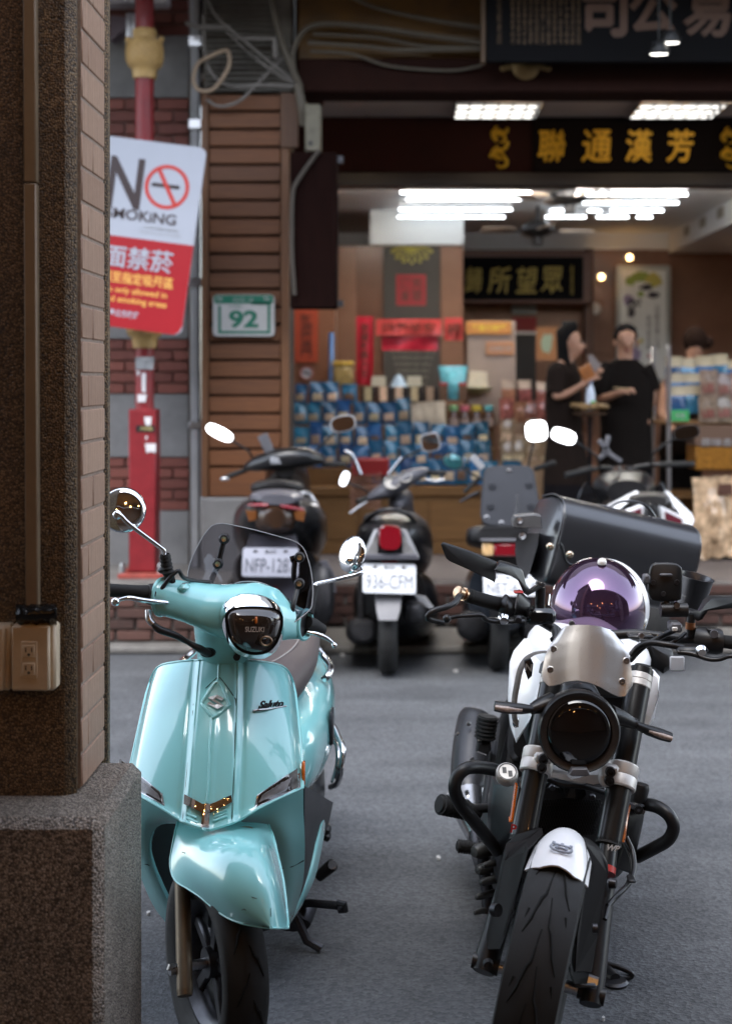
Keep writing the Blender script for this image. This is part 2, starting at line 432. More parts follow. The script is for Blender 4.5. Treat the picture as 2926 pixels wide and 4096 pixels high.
def wheel(c, axis, r, w, rr, parent, spokes=5, name='front_wheel', disc=0, seed=0, grooves=True, rimmat=None, n=56, gstyle=0):
    x, y, z = frame(axis); c = V(c)
    t = MB(); h = w/2
    t.lathe([(rr, -h*.62), (rr+.012, -h*.80), (lerp(rr, r, .45), -h*1.0), (lerp(rr, r, .75), -h*.93), (r-h*.22, -h*.68), (r-h*.06, -h*.36), (r, 0), (r-h*.06, h*.36), (r-h*.22, h*.68), (lerp(rr, r, .75), h*.93), (lerp(rr, r, .45), h*1.0), (rr+.012, h*.80), (rr, h*.62)], c, z, n)
    ty = t.build('tyre', M_rubber, parent, 50)
    if grooves:
        g_ = MB(); M_ = 26
        def q(a, s): 
            rad = r-h*.06*min(1, abs(s)/.36)-h*.16*max(0, abs(s)-.36)/.32 if abs(s) <= .68 else r-h*.22-(abs(s)-.68)*h*1.5
            return c+(x*math.cos(a)+y*math.sin(a))*(rad+.0006)+z*(s*h)
        for k in range(M_):
            a0 = 2*math.pi*k/M_; s = 1 if k % 2 else -1
            if gstyle == 0: pts = [q(a0, .06*s), q(a0+.10, .22*s), q(a0+.13, .34*s), q(a0+.22, .48*s), q(a0+.30, .62*s)]
            else: pts = [q(a0, .05*s), q(a0+.22, .16*s), q(a0+.26, .27*s), q(a0+.42, .46*s), q(a0+.52, .66*s)]
            g_.tube(pts, [.0016, .0034, .0042, .0034, .0014], 5)
            if gstyle and k % 2: g_.tube([q(a0+.1, .60), q(a0+.25, .74)], [.0028, .0014], 5); g_.tube([q(a0+.1, -.60), q(a0+.25, -.74)], [.0028, .0014], 5)
        g_.build('tread_groove', mat('groove_black', (.002, .002, .002), .9), ty, 60)
    rm = MB(); hw_ = h*.62
    rm.lathe([(rr+.004, -hw_), (rr-.006, -hw_*.96), (rr-.016, -hw_*.6), (rr-.024, -hw_*.3), (rr-.024, hw_*.3), (rr-.016, hw_*.6), (rr-.006, hw_*.96), (rr+.004, hw_), (rr+.006, 0)], c, z, 44, closed=True)
    rm.lathe([(0, -hw_*.7), (.034, -hw_*.7), (.038, 0), (.034, hw_*.7), (0, hw_*.7)], c, z, 18)
    for k in range(spokes):
        a = 2*math.pi*k/spokes+seed; d = x*math.cos(a)+y*math.sin(a)
        rm.bar(c+d*.03, c+d*(rr-.015), .032, .018, .005, up=z)
    ri = rm.build('rim', rimmat or M_dkmetal, parent, 40)
    if disc:
        for s in ([disc] if disc in (1, -1) else (1, -1)):
            dm = MB(); o = c+z*(s*(h*.62+.004)); R0 = rr*.86
            dm.lathe([(R0*.62, 0), (R0, 0), (R0, .004), (R0*.62, .004)], o, z, 48, closed=True)
            for k in range(6):
                a = 2*math.pi*k/6; d = x*math.cos(a)+y*math.sin(a); dm.bar(o+d*.035, o+d*R0*.66, .016, .004, 0, up=z)
            dk = dm.build('brake_disc', M_steel, ri, 40)
            hm = MB()
            for k in range(48):
                a = 2*math.pi*k/48; rad = R0*(.70+.09*(k % 3)); p = o+(x*math.cos(a)+y*math.sin(a))*rad+z*(s*.0045 if s > 0 else -.0005)
                hm.lathe([(0, 0), (.0035, 0), (.0035, .0006)], p, z, 8)
            hm.build('drill_hole', M_ink, dk, 40)
    return ty
# ================================================================ SETTING: road, pavements, near arcade
def asphalt():
    m = bpy.data.materials.new('asphalt'); m.use_nodes = True; n, l, b = nodes_of(m)
    tc = n.new('ShaderNodeTexCoord')
    f = n.new('ShaderNodeTexNoise'); f.inputs['Scale'].default_value = 260; f.inputs['Detail'].default_value = 3
    g = n.new('ShaderNodeTexNoise'); g.inputs['Scale'].default_value = 2.2; g.inputs['Detail'].default_value = 8; g.inputs['Roughness'].default_value = .6
    v = n.new('ShaderNodeTexVoronoi'); v.inputs['Scale'].default_value = 95
    mp = n.new('ShaderNodeMapping'); mp.inputs['Scale'].default_value = (.35, 1.6, 1)
    l.new(tc.outputs['Object'], mp.inputs[0]); l.new(mp.outputs[0], g.inputs['Vector'])
    for t in (f, v): l.new(tc.outputs['Object'], t.inputs['Vector'])
    r = ramp(n, [(.3, (.048, .051, .056)), (.7, (.086, .090, .097))]); l.new(g.outputs[0], r.inputs[0])
    sp = n.new('ShaderNodeSeparateColor'); l.new(v.outputs['Color'], sp.inputs[0])
    q = n.new('ShaderNodeMapRange'); q.inputs[3].default_value = .68; q.inputs[4].default_value = 1.35; l.new(sp.outputs[0], q.inputs[0])
    mx = n.new('ShaderNodeMix'); mx.data_type = 'RGBA'; mx.blend_type = 'MULTIPLY'; mx.inputs[0].default_value = 1
    l.new(r.outputs[0], mx.inputs[6]); l.new(q.outputs[0], mx.inputs[7])
    # scattered pale chips and old oil blots
    w = n.new('ShaderNodeTexVoronoi'); w.inputs['Scale'].default_value = 16; l.new(tc.outputs['Object'], w.inputs['Vector'])
    ws = n.new('ShaderNodeMath'); ws.operation = 'LESS_THAN'; ws.inputs[1].default_value = .045; l.new(w.outputs['Distance'], ws.inputs[0])
    m3 = n.new('ShaderNodeMix'); m3.data_type = 'RGBA'; m3.inputs[7].default_value = (.2, .19, .18, 1)
    wm = n.new('ShaderNodeMath'); wm.operation = 'MULTIPLY'; wm.inputs[1].default_value = .5; l.new(ws.outputs[0], wm.inputs[0]); l.new(wm.outputs[0], m3.inputs[0])
    o = n.new('ShaderNodeTexNoise'); o.inputs['Scale'].default_value = 1.3; o.inputs['Detail'].default_value = 4; l.new(tc.outputs['Object'], o.inputs['Vector'])
    om = n.new('ShaderNodeMapRange'); om.inputs[1].default_value = .56; om.inputs[2].default_value = .72; om.inputs[3].default_value = 1; om.inputs[4].default_value = .7; l.new(o.outputs[0], om.inputs[0])
    m4 = n.new('ShaderNodeMix'); m4.data_type = 'RGBA'; m4.blend_type = 'MULTIPLY'; m4.inputs[0].default_value = 1
    l.new(mx.outputs[2], m3.inputs[6]); l.new(m3.outputs[2], m4.inputs[6]); l.new(om.outputs[0], m4.inputs[7])
    l.new(m4.outputs[2], b.inputs['Base Color']); b.inputs['Roughness'].default_value = .82
    ad = n.new('ShaderNodeMath'); ad.operation = 'ADD'; l.new(f.outputs[0], ad.inputs[0]); l.new(v.outputs['Distance'], ad.inputs[1])
    bp = n.new('ShaderNodeBump'); bp.inputs['Strength'].default_value = .75; bp.inputs['Distance'].default_value = .004
    l.new(ad.outputs[0], bp.inputs['Height']); l.new(bp.outputs[0], b.inputs['Normal'])
    return m
M_asphalt = asphalt()
m = MB(); m.grid([[V((x, y, 0)) for x in (-60, -10, 0, 10, 60)] for y in (-30, 0, 8.05, 60)])
tag(m.build('road', M_asphalt, loc=(0, 0, 0)), kind='structure')
m = MB(); m.box((-12, -5, .004), (12, 2.62, .012)); tag(m.build('pavement', mat('terrazzo', (.13, .115, .1), .5, var=.2, scale=40), loc=(0, 0, 0)), kind='structure')
# far gutter, kerb and raised arcade floor
m = MB(); m.box((-14, 8.28, .001), (14, 8.95, .045), .012); tag(m.build('kerb', M_conc, loc=(0, 0, 0)), kind='structure')
m = MB(); m.box((-1.05, 9.17, -.1), (14, 11.6, .31), .015); tag(m.build('arcade_floor', mat('old_paving', (.12, .1, .09), .7, var=.3, scale=6), loc=(0, 0, 0)), kind='structure')
M_brickr = brick_like('old_brick', (.035, .017, .013), (.10, .045, .034))
# bricks of the riser under the arcade floor
riser = tag(MB().box((-1.05, 9.12, .02), (8, 9.166, .30)).build('step_riser', M_conc, loc=(2, 9.1, 0)), kind='structure')
bme = MB().box((-.1, -.02, -.027), (.1, .02, .027), .004).build('brick', M_brickr, loc=(0, 0, 0)); bproto = bme
def brick_copy(parent, p, sx=1, sz=1, matx=None):
    c = bproto.copy(); COL.objects.link(c); c.parent = parent; root = parent
    while root.parent: root = root.parent
    c.location = V(p)-V(root.location); c.scale = (sx, 1, sz); return c
for r_ in range(4):
    for k in range(26):
        x = -.93+.218*k+(.1 if r_ % 2 else 0)
        if x < 4.7: brick_copy(riser, (x, 9.115, .066+.064*r_+random.uniform(-.002, .002)))

# ---------------------------------------------------------------- near pillar with tiles, plinth, conduit, sockets
M_pebw = pebble_mat('washed_pebble', ((.075, .042, .014), (.14, .082, .032), (.21, .13, .056), (.30, .20, .10)), .0044, .7)
M_pebg = pebble_mat('washed_granite', ((.14, .112, .085), (.29, .24, .19), (.40, .335, .27), (.55, .48, .41)), .0042, .9)
pil = thing('arcade_pillar', 'pebble faced arcade pillar with ribbed tile strip on its street side', 'pillar', (-1.2, 3.06, 0))
XT = -.668
m = MB()
m.box((-2.3, 2.90, .70), (XT-.006, 2.945, 3.6), .022)            # front face slab with worn corner
m.box((-2.3, 2.945, .70), (XT-.012, 3.20, 3.6))                 # core behind tiles
m.box((-2.3, 3.165, .70), (XT+.004, 3.212, 3.6), .012)           # far pebble edge
m.build('shaft', M_pebw, pil)
m = MB(); m.box((-2.3, 2.745, -.02), (-.584, 3.168, .752), .02); pl_ = m.build('plinth', M_pebg, pil)
def tile_mat():
    m = brick_like('ribbed_tile', (.30, .175, .115), (.43, .275, .19), .6, 60); n, l, b = nodes_of(m)
    tc = n.new('ShaderNodeTexCoord'); mp = n.new('ShaderNodeMapping'); mp.inputs['Scale'].default_value = (1, 70, 1)
    l.new(tc.outputs['Object'], mp.inputs[0]); t = n.new('ShaderNodeTexNoise'); t.inputs['Scale'].default_value = 2; t.inputs['Detail'].default_value = 3
    l.new(mp.outputs[0], t.inputs['Vector']); bp = n.new('ShaderNodeBump'); bp.inputs['Strength'].default_value = .7; bp.inputs['Distance'].default_value = .002
    l.new(t.outputs[0], bp.inputs['Height']); l.new(bp.outputs[0], b.inputs['Normal'])
    old = b.inputs['Base Color'].links[0].from_socket; q = n.new('ShaderNodeMapRange'); q.inputs[1].default_value = .3; q.inputs[2].default_value = .7; q.inputs[3].default_value = .55; q.inputs[4].default_value = 1.25
    l.new(t.outputs[0], q.inputs[0]); mx = n.new('ShaderNodeMix'); mx.data_type = 'RGBA'; mx.blend_type = 'MULTIPLY'; mx.inputs[0].default_value = 1
    l.new(old, mx.inputs[6]); l.new(q.outputs[0], mx.inputs[7]); l.new(mx.outputs[2], b.inputs['Base Color']); return m
M_tile = tile_mat()
M_mortar = mat('mortar', (.30, .235, .19), .9, var=.2, scale=60, bump=.6, bscale=200)
MB().box((XT-.0115, 2.9455, .755), (XT-.0035, 3.1645, 3.6)).build('mortar_bed', M_mortar, pil)
proto_t = {}
zt = .757
row = 0
while zt < 3.3:
    h = .0655
    cuts = [(2.947, 3.163)] if row % 5 not in (1, 3) else ([(2.947, 3.0), (3.0035, 3.163)] if row % 5 == 1 else [(2.947, 3.045), (3.0485, 3.163)])
    for a, b_ in cuts:
        key = (a, b_)
        if key not in proto_t:
            o = MB().box((-.01, -(b_-a)/2, 0), (0, (b_-a)/2, h), .0025).build('tile', M_tile, pil)
            o.data.transform(Matrix.Translation(V(pil.location))); proto_t[key] = o
        else:
            o = proto_t[key].copy(); COL.objects.link(o)
        o.location = V((XT+random.uniform(-.0006, .0006), (a+b_)/2, zt))-V(pil.location)
    zt += .0715; row += 1
M_cond = mat('beige_conduit', (.20, .145, .09), .5, var=.12, scale=15)
con = thing('conduit', 'beige square wiring duct running down the pebble pillar', 'conduit', (-.77, 2.89, 1.6))
m = MB(); m.bar(P(131, 2440, 2.885), P(124, 735, 2.885), .026, .026, .003); m.build('duct', M_cond, con)
m = MB(); m.bar(P(124, 731, 2.885), P(119, -500, 2.885), .026, .026, .003); m.build('duct', M_cond, con)
tp = MB()
rings = []
for i in range(9):
    t = i/8; x = lerp(62, 226, t)
    rings.append([P(x, 2458+38*math.sin(a)*(1+.25*math.sin(i*2.1+a*3)), 2.868+.032*math.cos(a)*(1+.2*math.sin(i*3+a))) for a in (2*math.pi*k/10 for k in range(10))])
tp.loft(rings); tape = tp.build('tape_wrap', mat('black_tape', (.006, .006, .006), .25, bump=.6, bscale=60), angle=60)
tag(tape, 'crumpled black tape wrapped at the foot of the beige duct', 'tape')
M_sock = mat('cream_plastic', (.55, .45, .32), .45, var=.08, scale=25)
def socket_box(x0, x1, y0, y1, name, label, outlets):
    a, b_ = P(x0, y1, 2.855), P(x1, y0, 2.855)
    o = thing(name, label, 'socket', ((a.x+b_.x)/2, 2.9, a.z))
    MB().box((a.x, 2.862, a.z), (b_.x, 2.905, b_.z), .006).build('back_box', M_sock, o)
    MB().box((a.x+.002, 2.850, a.z+.002), (b_.x-.010, 2.8625, b_.z-.002), .004).build('cover_plate', M_sock, o)
    if outlets:
        cx = lerp(a.x, b_.x, .44); cz = lerp(a.z, b_.z, .48)
        fr = MB().box((cx-.016, 2.8475, cz-.037), (cx+.016, 2.851, cz+.037), .001).build('insert', M_sock, o)
        for dz in (.018, -.018):
            q = MB().box((cx-.012, 2.8455, cz+dz-.012), (cx+.012, 2.848, cz+dz+.012), .002).build('outlet', M_sock, fr)
            h = MB()
            for dx in (-.0058, .0058): h.box((cx+dx-.0011, 2.8449, cz+dz-.002), (cx+dx+.0011, 2.8452, cz+dz+.007))
            h.prism([V((cx+.003*math.cos(t), 2.8450, cz+dz-.007+.003*math.sin(t))) for t in (2*math.pi*k/10 for k in range(10))], (0, .0002, 0))
            h.build('slots', M_ink, fr)
    return o
socket_box(41, 218, 2498, 2768, 'wall_socket', 'cream double wall socket on the pebble pillar', True)
socket_box(-130, 38, 2505, 2768, 'switch_box', 'blank cream box cut by the left frame edge beside the socket', False)

# ---------------------------------------------------------------- near arcade building behind and above the camera (outside the frame)
M_nwall = mat('near_render', (.2, .17, .14), .85, var=.2, scale=3)
nb = thing('arcade_building', 'arcaded building over the near pavement with warm lit shopfronts', 'building', (0, -1, 0))
MB().box((-9, -3.4, 3.5), (9, 2.1, 3.7)).build('arcade_ceiling', M_nwall, nb)
MB().box((-2.7, 2.102, 3.35), (-.66, 3.3, 3.7), .02).build('cross_beam', M_nwall, nb)
MB().box((-9, 1.0, 3.7), (9, 1.3, 5.0)).build('upper_wall', mat('near_facade', (.42, .33, .30), .8, var=.1, scale=3), nb)
for x in (-9, 8.9): MB().box((x, -3.4, .013), (x+.1, 2.1, 3.499)).build('sky_block_wall', M_nwall, nb)  # unseen walls, added to keep skylight out of the arcade
MB().box((-9, -3.5, 0.013), (9, -3.42, 3.5)).build('shop_wall', mat('near_shop_wood', (.12, .055, .025), .5, var=.3, scale=4), nb)
MB().box((3.2, 1.7, 0.013), (3.75, 2.1, 3.499), .02).build('pillar', M_nwall, nb)
M_bulb = mat('warm_bulb', (1, .8, .5), .3, emit=(1, .48, .15), estr=26)
bulb0 = None  # bulbs out of view, assumed from warm reflections
for k, (x, y, z) in enumerate([(-1.5, .2, 2.75), (-.4, -.9, 2.7), (.7, .1, 2.75), (1.7, -.8, 2.7), (-2.5, -1.2, 2.6), (.15, -2.2, 2.6), (2.6, .3, 2.7)]):
    if bulb0 is None:
        bulb0 = thing('pendant_bulb', 'warm round bulb hanging on a cord under the near arcade ceiling', 'lamp', (x, y, z), 'pendant bulbs under the near arcade')
        MB().ball((x, y, z), .04).build('bulb', M_bulb, bulb0)
        MB().tube([(x, y, z+.045), (x, y, z+.1)], .018).build('lamp_holder', M_black, bulb0)
        MB().tube([(x, y, z+.1), (x, y, 3.5)], .004, 6).build('cord', M_black, bulb0)
    else: dup(bulb0, (x, y, z))

# bits of litter on the road
M_lit = mat('litter_paper', (.42, .41, .40), .8, var=.2, scale=60)
for k, (sx, sy, w, lb) in enumerate(((1752, 3441, 9, 'small white paper scrap on the road left of the motorcycle'), (591, 3664, 8, 'white scrap on the road beside the pillar plinth'), (1368, 2626, 10, 'pale butt on the road by the middle scooter wheel'), (1820, 2690, 9, 'pale butt on the road between the two rear scooters'), (2410, 4085, 6, 'tiny white fleck on the road at the bottom'))):
    Y = 1.6*FS/(sy-1520); c = V(((sx-1620)/FS*Y, Y, .002)); r_ = w/FS*Y
    tag(MB().prism([c+V((r_*math.cos(t)*random.uniform(.6, 1.2), r_*2*math.sin(t)*random.uniform(.6, 1.2), 0)) for t in (2*math.pi*i/7 for i in range(7))], (0, 0, .008)).build('litter', M_lit), lb, 'litter')
# ================================================================ FAR SIDE: brick house, pole, signs, timber pillar
M_render = mat('grey_render', (.17, .167, .165), .85, var=.22, scale=5, bump=.3, bscale=80)
M_brick = brick_like('red_brick', (.10, .026, .018), (.19, .055, .038), .7, 25)
M_joint = mat('brick_joint', (.17, .13, .115), .9, var=.2, scale=30)
bh = thing('brick_house', 'banded red brick and grey render house behind the red pole', 'house', (-2.4, 9.4, 0))
YB = 9.32
xr = P(757, 0, YB).x
MB().box((-5, YB, .3), (xr, YB+.3, 7.5)).build('wall', M_joint, bh)
def zy(sy, Y): return 1.6-(sy-1520)/FS*Y
bands = [(148, 394, 0), (394, 640, 1), (640, 885, 0), (885, 1110, 1), (1110, 1356, 0), (1356, 1577, 1), (1577, 1828, 0), (1828, 2043, 1), (2043, 2330, 0), (-98, 148, 1)]
for y0, y1, br in bands:
    z1, z0 = zy(y0, YB), zy(y1, YB)
    if not br: MB().box((-5, YB-.035, z0), (xr-.001, YB-.0005, z1), .004).build('render_band', M_render, bh)
    else:
        n = 5; hh = (z1-z0)/n
        for k in range(n):
            for q in range(4):
                off = .105 if k % 2 else 0
                x1 = xr-.004-.21*q+off
                a, b_ = x1-.2, min(x1, xr-.003)
                c = brick_copy(bh, ((a+b_)/2, YB-.006+random.uniform(-.002, .002), z0+hh*(k+.5)), (b_-a)/.2, hh*.86/.054)
                c.data = bproto.data if 'brick_red' not in MATS else MATS['brick_red']
                if 'brick_red' not in MATS:
                    me = bproto.data.copy(); me.name = 'brick'; me.materials.clear(); me.materials.append(M_brick); MATS['brick_red'] = me; c.data = me
MB().box((-5, YB-.18, zy(40, YB)), (xr-.12, YB-.002, zy(-30, YB)), .01).build('window_sill', M_white, bh)
m = MB(); m.prism([P(440, 60, 9.1), P(560, 70, 9.1), P(440, 160, 9.1)], (0, .15, 0)); m.build('awning_flap', mat('awning_cloth', (.16, .13, .15), .8), bh)
m = MB()
for x in (512, 532): m.bar(P(x, 55, 9.1), P(x, 178, 9.1), .025, .025)
m.build('awning_stay', M_steel, bh)
# raised plinth of brick and concrete on which the pole stands
pf = tag(MB().box((-5, 8.45, .02), (-1.05, 9.3, .395), .015).build('house_plinth', M_conc, loc=(-2.5, 8.9, 0)), 'grey concrete plinth with old brick front under the red pole', 'plinth')
for r_ in range(4):
    for k in range(9):
        brick_copy(pf, (-1.17-.218*k-(.1 if r_ % 2 else 0), 8.437, .085+.066*r_), 1, 1)
# rain pipe between brick house and timber pillar
dp = thing('drain_pipe', 'grey square drain pipe between brick house and timber pillar', 'pipe', (xr+.03, 9.2, 0))
m = MB(); m.bar(P(781, 2300, 9.15), P(781, -80, 9.15), .065, .06, .012); m.build('pipe', mat('grey_pvc', (.25, .25, .255), .5, var=.2, scale=4), dp)
m = MB()
for y in (170, 500, 1130, 1700):
    m.box(P(752, y+14, 9.10), P(812, y-14, 9.2), .004)
m.build('clamp', M_steel, dp)

# red street pole
M_redp = mat('red_pole_paint', (.20, .012, .016), .5, coat=.1, var=.18, scale=12)
M_redp2 = mat('faded_red_paint', (.30, .06, .045), .5, var=.25, scale=14)
M_gold = mat('woven_gold', (.48, .31, .12), .45, var=.12, scale=30)
pole = thing('street_pole', 'slim red street pole with golden basket collars and box base', 'pole', (P(577, 0, 8.75).x, 8.75, .4))
YP = 8.75; xc = P(577, 0, YP).x
def hw(px): return px/2/FS*YP
m = MB(); m.lathe([(hw(74), zy(1640, YP)), (hw(74), zy(-60, YP))], (xc, YP, 0), (0, 0, 1), 20, cap=True); m.build('shaft', M_redp, pole, 30)
m = MB(); m.box((xc-hw(106), YP-.085, .43), (xc+hw(106), YP+.085, zy(1637, YP)), .006)
m.box((xc-hw(100), YP-.088, zy(2030, YP)), (xc+hw(100), YP+.088, zy(2024, YP)), .001); m.build('base_box', M_redp, pole)
m = MB(); m.box((xc-hw(180), YP-.14, .394), (xc+hw(180), YP+.14, .425), .004); m.prism([V((xc-hw(106), YP-.06, .42)), V((xc-hw(130), YP-.06, .42)), V((xc-hw(106), YP-.06, .49))], (0, .12, 0)); m.build('base_plate', M_redp2, pole)
for sx in (-1, 1):
    b0 = MB(); b0.lathe([(.0, .065), (.014, .06), (.018, .045), (.016, .03), (.022, .03), (.022, 0)], (xc+sx*hw(150), YP-.1, .424), (0, 0, 1), 10); b0.build('anchor_bolt', M_steel, pole)
def collar(y0, name):
    pr = [(44, 0), (48, 4), (48, 34), (62, 44), (70, 60), (73, 90), (72, 120), (64, 146), (50, 158), (48, 178), (45, 198)]
    m = MB(); m.lathe([(hw(2*r), zy(y0+y, YP)) for r, y in pr], (xc, YP, 0), (0, 0, 1), 28); o = m.build('collar', M_gold, pole, 50)
    w = MB()                                             # the weave: crossing cords
    for s in (1, -1):
        for k in range(16):
            pts = []
            for i in range(9):
                t = i/8; y = lerp(46, 150, t); r = hw(2*pl(y, [(44, 62), (60, 70.5), (90, 73.5), (120, 72.5), (146, 64), (158, 52)])); a = 2*math.pi*k/16+s*t*1.5
                pts.append((xc+r*math.cos(a), YP+r*math.sin(a), zy(y0+y, YP)))
            w.tube(pts, .0045, 5)
    w.build('weave', M_gold, o, 60)
    e = MB()
    for sx in (-1, 1): e.ball((xc+sx*hw(132), YP, zy(y0+40, YP)), .02, 8, 6)
    e.build('ear', M_gold, o)
collar(118, 'collar'); collar(1195, 'collar')
def sticker(x0, x1, y0, y1, mt, name='sticker', Y=YP-.083, tilt=0, n=5):
    pts = [(x0, y0), (x1, y0+tilt), (x1-random.uniform(0, 8), y1), (lerp(x0, x1, .5), y1+random.uniform(-6, 6)), (x0+random.uniform(0, 6), y1-tilt)]
    MB().prism([P(x, y, Y) for x, y in pts], (0, .0015, 0)).build(name, mt, pole)
M_stick = mat('paper_white', (.62, .6, .6), .7, var=.1, scale=20)
M_stickb = mat('paper_grey', (.32, .32, .32), .7, var=.4, scale=40)
sticker(540, 616, 1428, 1478, M_stickb, 'paper_notice', YP-.066); sticker(543, 560, 1484, 1503, M_stick, Y=YP-.066); sticker(565, 582, 1492, 1570, M_stick, Y=YP-.066)
sticker(548, 586, 1578, 1610, M_stick, Y=YP-.066); sticker(575, 605, 1668, 1700, M_stick, Y=YP-.088); sticker(578, 623, 1775, 1812, M_stick, Y=YP-.089); sticker(580, 590, 1745, 1758, M_stick, Y=YP-.089)
m = MB(); m.box(P(542, 1728, YP-.088), P(618, 1702, YP-.0895)); m.build('label_plate', M_black, pole)
text('大同路', mat('label_ink', (.6, .5, .2), .5), P(583, 1715, YP-.091), (1, 0, 0), (0, 0, 1), pole, h=.024)

# no smoking sign, tilted on the pole, nearer the street
M_sw = mat('sign_white', (.38, .40, .45), .35, var=.03, scale=4)
M_sr = mat('sign_red', (.33, .016, .022), .35, var=.06, scale=3)
M_sy = mat('sign_yellow', (.75, .42, .1), .4); M_sink = mat('sign_brown', (.045, .03, .03), .4); M_sred2 = mat('sign_ring', (.48, .04, .03), .4)
YS = 8.45
tl, tr, br_, bl = V((372, 535)), V((826, 593)), V((723, 1343)), V((268, 1283))
def sg(u, v, off=0):                                     # sign coordinates, u across, v down
    p = lerp(lerp(tl, tr, u), lerp(bl, br_, u), v); return P(p.x, p.y, YS-off)
sgn = thing('no_smoking_sign', 'white and red no smoking sign hung askew on the red pole', 'sign', sg(.5, 1))
def rr_uv(u0, u1, v0, v1, r, off):
    asp = .62; out = []
    for cx, cy_, a0 in ((u1-r, v0+r*asp, -90), (u1-r, v1-r*asp, 0), (u0+r, v1-r*asp, 90), (u0+r, v0+r*asp, 180)):
        for i in range(6):
            a = R(a0+90*i/5); out.append(sg(cx+r*math.cos(a), cy_+r*asp*math.sin(a), off))
    return out
MB().prism(rr_uv(0, 1, 0, 1, .065, 0), (0, .012, 0), .001).build('panel', M_sw, sgn)
q = [sg(0, .52, .0008)]+[sg(0, .96, .0008), sg(.02, .985, .0008), sg(.06, 1, .0008), sg(.93, 1, .0008), sg(.975, .985, .0008), sg(.999, .95, .0008), sg(1, .52, .0008)]
MB().prism(q[::-1], (0, .0006, 0)).build('red_field', M_sr, sgn)
ux = (sg(1, .3)-sg(0, .3)); uu = (sg(.5, 0)-sg(.5, 1)); sw = ux.length; sh = uu.length
uxn = ux.normalized()
def stext(s, u, v, mt, h=None, w=None, bold=0): return text(s, mt, sg(u, v, .0016), ux, uu, sgn, h=h and h*sh, w=w and w*sw, bold=bold)
def stroke(pts, r, mt, name='lettering'):
    m = MB()
    for (a, b_) in zip(pts, pts[1:]):
        m.bar(sg(*a, .002), sg(*b_, .002), r, .0012, 0, up=V((0, -1, 0)))
    for a in pts: m.prism([sg(*a, .0026)+V((r/2*math.cos(t), 0, r/2*math.sin(t))) for t in (2*math.pi*k/14 for k in range(14))], (0, .0012, 0))
    return m.build(name, mt, sgn, smooth=False)
stext('N', .335, .235, M_sink, h=.27, w=.30, bold=.02)
c0 = sg(.70, .23, .0022); rad = .195*sw
def disc_ring(c, r0, r1, mt, name):
    m = MB(); n = 40
    a = [c+V((math.cos(t)*r1, 0, math.sin(t)*r1)) for t in (2*math.pi*k/n for k in range(n))]; b_ = [c+V((math.cos(t)*r0, 0, math.sin(t)*r0)) for t in (2*math.pi*k/n for k in range(n))]
    m.loft([a, b_], cap=False); m.loft([[p+V((0, .001, 0)) for p in a], [p+V((0, .001, 0)) for p in b_]], cap=False); return m.build(name, mt, sgn, smooth=False)
disc_ring(c0, rad*.83, rad, M_sred2, 'ring')
stroke([(.58, .225), (.795, .225)], .022, M_sink, 'cigarette'); 
m = MB(); d = (uxn*.6-uu.normalized()).normalized()*rad*.9
m.bar(c0-d+V((0, -.001, 0)), c0+d+V((0, -.001, 0)), .024, .001, 0, up=V((0, -1, 0))); m.build('slash', M_sred2, sgn)
stext('SMOKiNG', .51, .40, M_sink, h=.057, w=.62, bold=.02)
stext('公共場所全面禁菸 違者處罰', .70, .455, M_stickb, h=.014); stext('Department of Health', .70, .482, M_stickb, h=.014, w=.36)
text('全面禁菸', M_sw, sg(.44, .625, .0045), ux, uu, sgn, h=.115*sh, w=.80*sw, fat=.022)
stext('吸菸請須至指定吸菸區', .42, .735, M_sy, h=.062, w=.90, bold=.015)
stext('Smoking is only allowed in', .43, .805, M_sy, h=.042, w=.80, bold=.012); stext('designated smoking areas', .45, .855, M_sy, h=.042, w=.78, bold=.012)
stext('臺北市政府', .48, .925, M_sw, h=.04, w=.26, bold=.02)
m = MB(); m.prism([sg(u, v, .002) for u, v in ((.24, .945), (.27, .895), (.31, .915), (.33, .945))], (0, .001, 0)); m.build('emblem', M_sy, sgn, smooth=False)
m = MB()
for v in (.1, .85): m.box(V((xc-.06, YS+.012, sg(.5, v).z-.02)), V((xc+.06, YP-.03, sg(.5, v).z+.02)), .004)
m.build('bracket', M_steel, sgn)

# timber pillar with planks
M_plank = wood_mat('plank_wood', (.075, .024, .005), (.14, .048, .011), .65, (1, 14, 14), 5, .15)
M_frame = wood_mat('frame_wood', (.07, .027, .008), (.12, .048, .014), .6, (14, 14, 1), 4, .1)
YW = 9.0
tp_ = thing('timber_pillar', 'plank clad brown timber pillar carrying the green number plate', 'pillar', (P(975, 0, YW).x, YW, .3))
x0, x1 = P(802, 0, YW).x, P(1155, 0, YW).x
MB().box((x0, YW+.03, zy(1990, YW)), (x1, YW+.4, zy(375, YW)), .003).build('core', mat('dark_gap', (.02, .01, .006), .8), tp_)
MB().box((x0, YW, zy(1990, YW)), (P(832, 0, YW).x, YW+.035, zy(375, YW)), .004).build('stile', M_frame, tp_)
MB().box((P(1122, 0, YW).x, YW-.002, zy(1990, YW)), (x1, YW+.035, zy(375, YW)), .004).build('stile', M_frame, tp_)
MB().box((P(1120, 0, YW).x, YW-.02, zy(592, YW)), (P(1192, 0, YW).x, YW-.003, zy(372, YW)), .004).build('trim_board', M_frame, tp_)
pk = None; y = 378
while y < 1975:
    z1, z0 = zy(y, YW), zy(min(y+62, 1988), YW)
    if pk is None:
        pk = MB().box((P(834, 0, YW).x, YW+.004+.001, z0), (P(1120, 0, YW).x, YW+.028, z1), .006).build('plank', M_plank, tp_); zp = z0
    else:
        c = pk.copy(); COL.objects.link(c); c.location = (0, random.uniform(-.0015, .0015), z0-zp)
    y += 71.2
